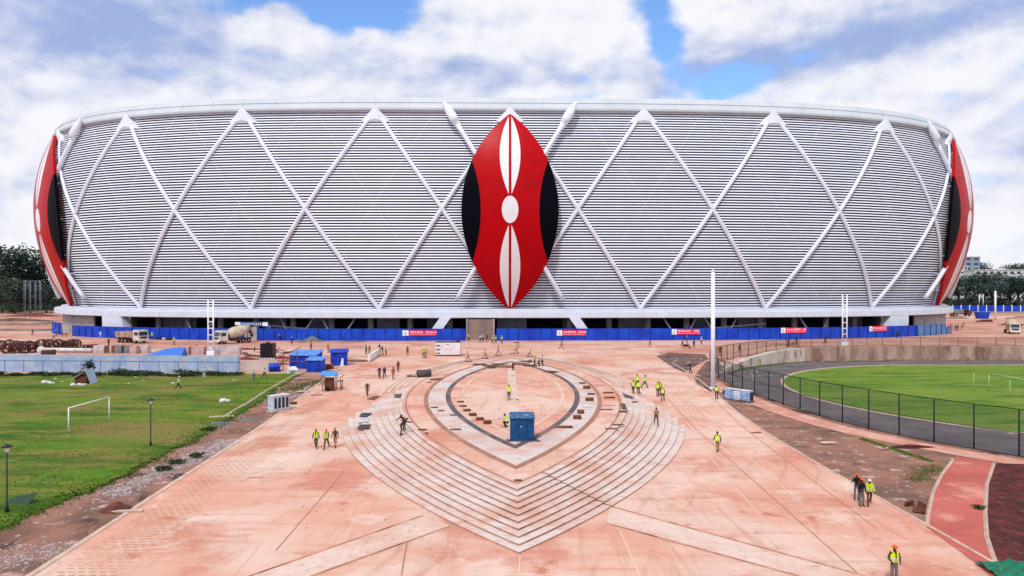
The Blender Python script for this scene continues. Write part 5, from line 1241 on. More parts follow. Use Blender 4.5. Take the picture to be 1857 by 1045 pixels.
scatter('rubble', 300, lambda r_: (r_.uniform(26, 44), r_.uniform(112, 128)), 'rubble', 'rubble in the dark bed right of the plaza', .05, .35, 8)
scatter('rubble', 700, lambda r_: (r_.uniform(-16, 16), r_.uniform(40, 136)), sm('dustclod', srgb(150, 96, 76), .95), 'small clods and chips on the paving', .015, .07, 9, zoff=.05)
heap(212, 925, 1.1, .9, .55, 'rust', 'branch_heap', 'dark tangled branches beside the pinkish kerb stone', seed=31); heap(455, 762, 1.6, .8, .12, 'gravel', 'gravel_patch', 'flat dark grey gravel patch by the left kerb', seed=32); heap(395, 770, 1.8, 1.2, .3, 'gravel', 'soil_heap', 'dark soil hump at the grass edge below the edging beam', seed=33)
heap(1650, 812, 2.6, .5, .3, 'mulch', 'soil_ridge', 'dark red soil ridge on the right verge', seed=35)
for i, (x, y) in enumerate(((1649, 918), (1672, 922), (1667, 931))):
    mb = MB(); mb.box((0, 0, .2), (.7, .15, .35), rz=.5 + i, rx=.5); mb.box((.1, .1, .12), (.4, .3, .2), rz=i); solo(mb, 'scrap_piece', 'rust', G(x, y), ('upper left', 'right', 'lower')[i] + ' piece of dark rusty scrap by the right plaza edge', 'scrap', 'three scrap pieces by the plaza edge')
# dark bed and slope right of the plaza behind the column
def poly_px(name, pts, m, dz, label=None, kind='structure', sub=0):
    P = [G(x, y) for x, y in pts]; mb = MB(); mb.add([(p.x, p.y, p.z + dz) for p in P], [tuple(range(len(P)))])
    bm_o = mb.build(name, M[m], recalc=False); me = bm_o.data; bm = bmesh.new(); bm.from_mesh(me); bmesh.ops.triangulate(bm, faces=bm.faces)
    bmesh.ops.subdivide_edges(bm, edges=bm.edges, cuts=4, use_grid_fill=True)
    for v in bm.verts: v.co.z = hg(v.co.x, v.co.y) + dz
    bmesh.ops.recalc_face_normals(bm, faces=bm.faces)
    if sum(f.normal.z for f in bm.faces) < 0: bmesh.ops.reverse_faces(bm, faces=bm.faces)
    bm.to_mesh(me); bm.free(); tag(bm_o, label, kind=kind); return bm_o
sm('darkbed', srgb(96, 74, 70), .95, c2=srgb(132, 98, 90), vs=.5, coords='World', bump=.8, bs=2, c3=srgb(66, 52, 52), s3=.4)
poly_px('soil_bed', [(1190, 646), (1215, 640), (1278, 643), (1286, 652), (1262, 664), (1240, 676), (1222, 668)], 'darkbed', .045)
poly_px('soil_bed', [(1283, 655), (1268, 668), (1258, 684), (1264, 697), (1290, 712), (1302, 712), (1296, 690), (1294, 668)], 'darkbed', .05)
poly_px('path', [(1288, 650), (1262, 664), (1240, 678), (1252, 690), (1262, 680), (1275, 663)], 'path', .055)
poly_px('path', [(1735, 829), (1712, 858), (1694, 892), (1684, 930), (1680, 957), (1725, 990), (1768, 1022), (1800, 1050), (1822, 1050), (1800, 1010), (1789, 975), (1786, 930), (1790, 880), (1803, 840)], 'redpath', .05)
poly_px('planting_bed', [(1803, 842), (1790, 880), (1787, 930), (1790, 975), (1802, 1012), (1826, 1055), (1990, 1055), (1990, 845)], 'mulch', .06)
def kerb_px(pts, label, w=.12):
    P = [G(x, y) + Vector((0, 0, .06)) for x, y in pts]; mb = MB(); mb.tube(P, w, 4, sm=False); o = mb.build('kerb', M['kerb']); tag(o, kind='structure')
kerb_px([(1803, 842), (1790, 880), (1787, 930), (1790, 975), (1802, 1012), (1826, 1055)], 'x'); kerb_px([(1728, 836), (1708, 862), (1693, 892), (1684, 930), (1681, 956)], 'x')
# green net
mb = MB(); vs = []; K = 14
P0 = G(1846, 1040)
for j in range(K):
    for i in range(K): x = -1.5 + 3.2 * i / (K - 1); y = -1.2 + 2.2 * j / (K - 1); vs.append((x, y, .1 + .35 * max(0, noise.noise((x * 2.2, y * 2.2, 3))) + .12 * noise.noise((x * 6, y * 6, 1))))
mb.add(vs, [(j * K + i, j * K + i + 1, (j + 1) * K + i + 1, (j + 1) * K + i) for j in range(K - 1) for i in range(K - 1)]); solo(mb, 'green_net', 'green_net', P0 + Vector((0, 0, .08)), 'crumpled green netting at the bottom right corner', 'net')

# ------------------------------------------------------------------ retaining walls and mesh fence round the track
def arcpt(a_, d, z):    # angle in degrees from +X about (76,98); a_<90 -> straight part (x = 76 + (90-a_))
    if a_ < 90: return Vector((76 + (90 - a_) * 1.0, 98 + d, z))
    if a_ > 270: d += 0
    if a_ > 270: return Vector((76 + (a_ - 270) * 1.0, 98 - d, z))
    return Vector((76 + d * math.cos(R(a_)), 98 + d * math.sin(R(a_)), z))
def wall(a0, a1, ztop, m, label):
    mb = MB(); mb.loft([[arcpt(a_, 45.2, -2.3), arcpt(a_, 45.2, ztop(a_)), arcpt(a_, 46.9, ztop(a_)), arcpt(a_, 46.9, -2.3)] for a_ in frange(a0, a1, 1)])
    o = mb.build('retaining_wall', M[m]); return tag(o, label, 'wall')
wall(-20, 113, lambda a_: .8, 'concw', 'long stained brown retaining wall behind the running track')
wall(113, 150, lambda a_: .8 - 1.8 * smooth01((a_ - 113) / 37), 'concp', 'pale curved retaining wall at the left end of the running track')
def fence_mesh_mat():
    m = bpy.data.materials.new('wire_mesh'); m.use_nodes = True; t = m.node_tree; L = t.links.new; b = t.nodes['Principled BSDF']; b.inputs['Base Color'].default_value = srgb(24, 40, 38); b.inputs['Roughness'].default_value = .6
    uv = N(t, 'ShaderNodeUVMap'); sp = N(t, 'ShaderNodeSeparateXYZ'); L(uv.outputs[0], sp.inputs[0])
    def wire(v): return mth(t, 'GREATER_THAN', mth(t, 'ABSOLUTE', mth(t, 'SUBTRACT', mth(t, 'FRACT', mth(t, 'MULTIPLY', v, 1 / .09)), .5)), .42)
    u_ = mth(t, 'ADD', sp.outputs[0], sp.outputs[1]); v_ = mth(t, 'SUBTRACT', sp.outputs[0], sp.outputs[1])
    al = mth(t, 'MAXIMUM', wire(u_), wire(v_)); L(al, b.inputs['Alpha']); return m
M['mesh'] = fence_mesh_mat()
def mesh_panel(e, P, z0, z1):
    me = bpy.data.meshes.new('mesh_panel'); vs = []; u = [0]
    for i, p in enumerate(P):
        if i: u.append(u[-1] + (P[i] - P[i - 1]).length)
        vs += [(p.x, p.y, z0[i]), (p.x, p.y, z1[i])]
    me.from_pydata(vs, [], [(2 * i, 2 * i + 2, 2 * i + 3, 2 * i + 1) for i in range(len(P) - 1)])
    uvl = me.uv_layers.new(name='UVMap')
    for f in me.polygons:
        for li in f.loop_indices:
            vi = me.loops[li].vertex_index; uvl.data[li].uv = (u[vi // 2], vs[vi][2])
    me.materials.append(M['mesh']); o = bpy.data.objects.new('mesh_panel', me); col.objects.link(o); o.parent = e
def ring_fence(a0, a1, step, label, zt_, pr=.05, mid=True):
    e = empty('mesh_fence', (0, 0, 0), label=label, cat='fence'); A = frange(a0, a1, step)
    def zb(a_):
        if a_ < 150: return .8 if a_ < 113 else .8 - 1.8 * smooth01((a_ - 113) / 37)
        p = arcpt(a_, fd(a_), 0); return hg(p.x, p.y)
    P = [arcpt(a_, fd(a_), 0) for a_ in A]; z0 = [zb(a_) for a_ in A]; z1 = [zt_(a_) for a_ in A]
    mesh_panel(e, P, z0, z1)
    for p, a_, b_ in zip(P, z0, z1): mb = MB(); mb.tube([(p.x, p.y, a_ - .1), (p.x, p.y, b_)], pr, 6); part(mb, 'post', 'fence_dark' if a0 > 100 else 'rust', e)
    mb = MB(); mb.tube([(p.x, p.y, b_) for p, b_ in zip(P, z1)], .04, 5)
    if mid: mb.tube([(p.x, p.y, (a_ + b_) / 2) for p, a_, b_ in zip(P, z0, z1)], .03, 5)
    mb.tube([(p.x, p.y, a_ + .06) for p, a_, b_ in zip(P, z0, z1)], .03, 5)
    part(mb, 'rail', 'fence_dark' if a0 > 100 else 'rust', e)
ring_fence(-20, 113, 3.9, 'low rusty mesh fence on top of the long stained retaining wall', lambda a_: 2.5, .045, False)
ring_fence(113.5, 330, 3.75, 'tall dark green mesh fence curving round the near side of the running track', lambda a_: 2.5 + .2 * smooth01((a_ - 130) / 30), .065)
# ------------------------------------------------------------------ people
POSES = {
 # lean, twist, (hipL, kneeL, hipR, kneeR) fwd+, (shL fwd, shL out, elbow), (shR ...)
 'stand':  dict(lean=2, hip=(3, 4, -2, 3), arm=((4, 10, 14), (-2, 9, 12))),
 'stand_pocket': dict(lean=3, hip=(2, 3, 4, 5), arm=((-8, 22, 62), (-6, 22, 60))),
 'walk':   dict(lean=5, hip=(24, 8, -20, 22), arm=((-22, 9, 16), (24, 9, 24))),
 'stride': dict(lean=7, hip=(-24, 24, 28, 6), arm=((28, 10, 30), (-24, 10, 14))),
 'carry':  dict(lean=9, hip=(14, 12, -14, 16), arm=((38, 12, 52), (34, 12, 56))),
 'bend':   dict(lean=62, hip=(12, 18, 2, 16), arm=((66, 8, 16), (74, 10, 10))),
 'crouch': dict(lean=30, hip=(96, 128, 78, 120), arm=((56, 10, 40), (48, 12, 36))),
 'phone':  dict(lean=2, hip=(2, 3, -3, 4), arm=((-2, 10, 16), (42, 26, 128))),
}
def person_joints(P):
    J = {}; r = []
    def leg(h, k, side):
        hip = Vector((side * .095, 0, 0)); a_ = R(h); kn = hip + Vector((side * .015, math.sin(a_) * .44, -math.cos(a_) * .44)); b_ = R(h - k)
        an = kn + Vector((0, math.sin(b_) * .42, -math.cos(b_) * .42)); toe = an + Vector((side * .03, .17, -.055)); heel = an + Vector((0, -.04, -.06))
        return hip, kn, an, toe, heel
    L_ = leg(P['hip'][0], P['hip'][1], -1); R_ = leg(P['hip'][2], P['hip'][3], 1)
    low = min(L_[2].z, R_[2].z) - .085; off = Vector((0, 0, -low))
    for s, q in (('L', L_), ('R', R_)):
        for n, v in zip(('hip', 'knee', 'ankle', 'toe', 'heel'), q): J[n + s] = v + off
    ln = R(P['lean']); up = Vector((0, math.sin(ln), math.cos(ln))); pel = off + Vector((0, 0, .03)); J['pelvis'] = pel
    J['waist'] = pel + up * .14 + Vector((0, 0, .02)); J['chest'] = pel + up * .36 ; J['neck'] = pel + up * .54; fw = Vector((0, 1, 0)) - up * (up.y)
    hl = ln * .45; hu = Vector((0, math.sin(hl), math.cos(hl))); J['head0'] = J['neck'] + hu * .07 + fw * .01; J['head1'] = J['neck'] + hu * .17 + fw * .02; J['head2'] = J['neck'] + hu * .27 + fw * .015; J['up'] = up
    for s, sd, q in (('L', -1, P['arm'][0]), ('R', 1, P['arm'][1])):
        sh = J['neck'] - up * .06 + Vector((sd * .185, 0, 0)); f, o_, e_ = R(q[0] ), R(q[1]), R(q[0] + q[2])
        el = sh + Vector((sd * math.sin(o_), math.sin(f) * math.cos(o_), -math.cos(f) * math.cos(o_))) * .29; o2 = R(q[1] * .25 if q[2] < 50 else -q[1])
        wr = el + Vector((sd * math.sin(o2), math.sin(e_) * math.cos(o2), -math.cos(e_) * math.cos(o2))) * .25; J['sh' + s] = sh; J['el' + s] = el; J['wr' + s] = wr; J['hand' + s] = (wr - el).normalized()
    return J
def skin_mesh(name, verts, edges, radii, sub=1, root=0):
    me = bpy.data.meshes.new(name); me.from_pydata([tuple(v) for v in verts], edges, []); o = bpy.data.objects.new(name, me); col.objects.link(o)
    md = o.modifiers.new('s', 'SKIN'); md.use_smooth_shade = True
    for i, r_ in enumerate(radii):
        sv = me.skin_vertices[0].data[i]; sv.radius = r_ if isinstance(r_, tuple) else (r_, r_); sv.use_root = (i == root)
    if sub: s = o.modifiers.new('d', 'SUBSURF'); s.levels = sub; s.render_levels = sub
    dg = bpy.context.evaluated_depsgraph_get(); dg.update(); m2 = bpy.data.meshes.new_from_object(o.evaluated_get(dg)); m2.name = name
    bpy.data.objects.remove(o); return m2
def chain(V, E, Rr, pts, rad, start=None):
    prev = start
    for p, r_ in zip(pts, rad):
        V.append(Vector(p)); Rr.append(r_); i = len(V) - 1
        if prev is not None: E.append((prev, i))
        prev = i
    return prev
def person_meshes(pose):
    J = person_joints(POSES[pose]); out = {}; up = J['up']
    V, E, Q = [], [], []
    chain(V, E, Q, [J['pelvis']], [(.13, .1)]); w = chain(V, E, Q, [J['waist'], J['chest'], J['neck'] - up * .05], [(.125, .09), (.15, .1), (.11, .08)], 0)
    chain(V, E, Q, [J['neck'] + up * .02, J['head0'], J['head1'], J['head2']], [.05, (.062, .068), (.078, .092), (.06, .07)], w)
    for s, sd in (('L', -1), ('R', 1)):
        chain(V, E, Q, [J['hip' + s], J['knee' + s], J['ankle' + s], J['toe' + s]], [.09, .058, .042, .035], 0)
        wj = chain(V, E, Q, [J['sh' + s], J['el' + s], J['wr' + s]], [.052, .038, .026], w)
        h = J['hand' + s]; sdv = h.cross(Vector((0, 1, 0))); sdv = sdv.normalized() if sdv.length > .2 else Vector((1, 0, 0)); th = Vector((0, 1, .0)); th = (th - h * th.dot(h)); th = th.normalized() if th.length > .1 else Vector((0, 0, 1))
        pm = chain(V, E, Q, [J['wr' + s] + h * .05], [(.034, .02)], wj)
        for k, ln in enumerate((.075, .085, .08, .062)):
            b_ = J['wr' + s] + h * .085 + th * (.03 - .02 * k); c_ = sdv * (-sd * .012)
            chain(V, E, Q, [b_, b_ + h * ln * .5 + c_, b_ + h * ln * .95 + c_ * 2.6], [.0095, .009, .0075], pm)
        b_ = J['wr' + s] + h * .045 + th * .035; chain(V, E, Q, [b_, b_ + h * .03 + th * .022, b_ + h * .058 + th * .026], [.011, .01, .008], pm)
    out['body'] = skin_mesh('body', V, E, Q)
    # nose, ears, brow as part of the body mesh (joined)
    bm = bmesh.new(); bm.from_mesh(out['body']); c = J['head1']; fy = .088
    def bump(p, r, sc_=(1, 1, 1)):
        mt = Matrix.Translation(p) @ Matrix.Diagonal((*sc_, 1)); bmesh.ops.create_icosphere(bm, subdivisions=1, radius=r, matrix=mt)
    bump(c + Vector((0, fy + .01, -.01)), .016, (.8, 1.1, 1.4)); bump(c + Vector((0, fy - .012, -.055)), .02, (1.3, .8, .6))
    for sx in (-1, 1): bump(c + Vector((sx * .08, .0, -.01)), .024, (.4, .8, 1.2))
    for f in bm.faces: f.smooth = True
    bm.to_mesh(out['body']); bm.free()
    # eyes
    mb = MB()
    for sx in (-1, 1): mb.ball(tuple(c + Vector((sx * .032, fy - .005, .012))), .011, nu=6, nv=4)
    o = mb.build('eye', M['dark_grey']); out['eyes'] = o.data; bpy.data.objects.remove(o)
    V, E, Q = [], [], []; chain(V, E, Q, [J['waist'] - up * .08], [(.155, .115)]); w = chain(V, E, Q, [J['waist'] + up * .04, J['chest'], J['neck'] - up * .04], [(.15, .11), (.175, .12), (.12, .095)], 0)
    for s in 'LR': chain(V, E, Q, [J['sh' + s], J['el' + s], J['wr' + s] * .96 + J['el' + s] * .04], [.068, .052, .042], w)
    out['jacket'] = skin_mesh('jacket', V, E, Q)
    V, E, Q = [], [], []; chain(V, E, Q, [J['pelvis'] + up * .06], [(.14, .11)])
    chain(V, E, Q, [J['pelvis'] - Vector((0, 0, .02))], [(.15, .12)], 0)
    for s in 'LR': chain(V, E, Q, [J['hip' + s] - Vector((0, 0, .05)), J['knee' + s], J['ankle' + s] + (J['knee' + s] - J['ankle' + s]) * .1], [.1, .075, .062], 1)
    out['trousers'] = skin_mesh('trousers', V, E, Q)
    V, E, Q = [], [], []
    mb = MB()
    for s in 'LR': mb.tube([J['ankle' + s] + Vector((0, 0, .08)), J['ankle' + s] + Vector((0, -.005, .0)), J['heel' + s] + Vector((0, .01, .005))], [.058, .06, .052], 8); mb.tube([J['heel' + s] + Vector((0, 0, .01)), J['heel' + s] * .5 + J['toe' + s] * .5 + Vector((0, 0, .012)), J['toe' + s] + Vector((0, .03, -.005))], [.05, .055, .035], 8)
    o = mb.build('boots', M['dark_grey']); out['boots'] = o.data; bpy.data.objects.remove(o)
    # vest: open-front loft with reflective bands
    mb = MB(); rows = []; T = frange(0, 1, .1); lo, hi = J['waist'] - up * .13, J['neck'] - up * .045; fwd = (Vector((0, 1, 0)) - up * up.y).normalized()
    for t in T:
        c = lo.lerp(hi, t); rx = .205 - .0 * t + .02 * math.sin(PI * t) - (.05 * max(0, t - .75) * 4 if t > .75 else 0); ry = .145 + .015 * math.sin(PI * t); ring = []
        for k in range(19):
            a_ = R(98 + (344) * k / 18 - 0) if t < .5 else R(98 + 8 * (t - .5) * 2 + (344 - 16 * (t - .5) * 2) * k / 18)
            a_ = R(90 + 4 + 12 * max(0, t - .3) + (352 - 24 * max(0, t - .3)) * k / 18)
            ring.append(c + Vector((1, 0, 0)) * rx * math.cos(a_) + fwd * ry * math.sin(a_))
        rows.append(ring)
    vs = [p for r_ in rows for p in r_]; n = 19
    for j in range(len(rows) - 1):
        mb.add([], []) if 0 else None
        for i in range(n - 1):
            arm = j >= 6 and ((3 <= i <= 5) or (12 <= i <= 14)) and 0
            if arm: continue
            mb.add([vs[j * n + i], vs[j * n + i + 1], vs[(j + 1) * n + i + 1], vs[(j + 1) * n + i]], [(0, 1, 2, 3)], 1 if j in (2, 4) else 0, True)
    for sx in (-1, 1):
        a_ = hi + Vector((sx * .1, 0, 0)); mb.tube([a_ + fwd * .13, a_ + up * .075 + Vector((sx * .02, 0, 0)), a_ - fwd * .13], .05, 6, m=0, flat=.4)
    o = mb.build('vest', [M['dark_grey'], M['dark_grey']], recalc=2); out['vest'] = o.data; bpy.data.objects.remove(o)
    hd = J['head1']; hu = (J['head2'] - J['head0']).normalized(); hf = (Vector((0, 1, 0)) - hu * hu.y).normalized(); mb = MB()
    Mx = Matrix((Vector((1, 0, 0)), hf, hu)).transposed()
    tmp = MB(); tmp.ball((0, 0, .035), .118, nu=12, nv=8, sz=1.0, z0=0, sy=1.12); tmp.loft([[(.135 * math.cos(a_), .155 * math.sin(a_) + .01, .035) for a_ in [2 * PI * k / 14 for k in range(14)]], [(.11 * math.cos(a_), .125 * math.sin(a_), .055) for a_ in [2 * PI * k / 14 for k in range(14)]]], sm=True); tmp.box((0, .15, .035), (.15, .07, .012))
    mb.v = [tuple(hd + Mx @ Vector(v)) for v in tmp.v]; mb.f, mb.m, mb.s = tmp.f, tmp.m, tmp.s
    o = mb.build('helmet', M['white_obj']); out['helmet'] = o.data; bpy.data.objects.remove(o)
    mb = MB(); tmp = MB(); tmp.ball((0, -.012, .02), .098, nu=10, nv=8, sz=1.0, z0=-.25, sy=1.1); mb.v = [tuple(hd + Mx @ Vector(v)) for v in tmp.v]; mb.f, mb.m, mb.s = tmp.f, tmp.m, tmp.s
    o = mb.build('hair', M['dark_grey']); out['hair'] = o.data; bpy.data.objects.remove(o)
    return out
PM = {}
CL = {}
def cloth(c):
    if c not in CL:
        rgb = {'yellow': (206, 226, 40), 'lime': (188, 216, 60), 'orange': (226, 92, 34), 'white': (214, 214, 214), 'dark': (38, 34, 42), 'navy': (30, 38, 74), 'brown': (98, 62, 46), 'tan': (164, 126, 98), 'olive': (74, 70, 44), 'grey': (110, 108, 116), 'blue': (44, 84, 150), 'red': (150, 40, 36), 'pale': (186, 196, 200), 'skin': (84, 52, 38), 'rust': (150, 82, 50), 'green': (96, 140, 92), 'band': (214, 220, 210), 'hair': (20, 16, 16), 'boot': (86, 64, 46), 'teal': (60, 120, 130), 'black': (20, 20, 24), 'maroon': (86, 30, 38)}[c]
        CL[c] = mat('cloth_' + c if c != 'skin' else 'skin', srgb(*rgb), .85, var=.18, vs=9)
    return CL[c]
def person(px, py, pose, face, top, legs, vest, hat, label, group=None, h=None, zadd=0, sc_=1.0):
    """face: heading in degrees, 0 = walking away from camera, 180 = towards camera, 90 = right"""
    if pose not in PM: PM[pose] = person_meshes(pose)
    P = PM[pose]; loc = at(px, py, h)
    loc.z += zadd + .03
    e = empty('person', loc, R(-face), label=label, cat='person', group=group); e.scale = (sc_,) * 3
    def ad(n, k, *ms):
        o = bpy.data.objects.new(n, P[k]); col.objects.link(o); o.parent = e
        while len(P[k].materials) < len(ms): P[k].materials.append(None)
        for i, m_ in enumerate(ms): o.material_slots[i].link = 'OBJECT'; o.material_slots[i].material = m_
        return o
    ad('body', 'body', cloth('skin')); ad('eyes', 'eyes', cloth('black')); ad('jacket', 'jacket', cloth(top)); ad('trousers', 'trousers', cloth(legs)); ad('boots', 'boots', cloth('boot'))
    if vest: ad('vest', 'vest', cloth(vest), cloth('band'))
    if hat: ad('helmet', 'helmet', cloth(hat))
    else: ad('hair', 'hair', cloth('hair'))
    return e
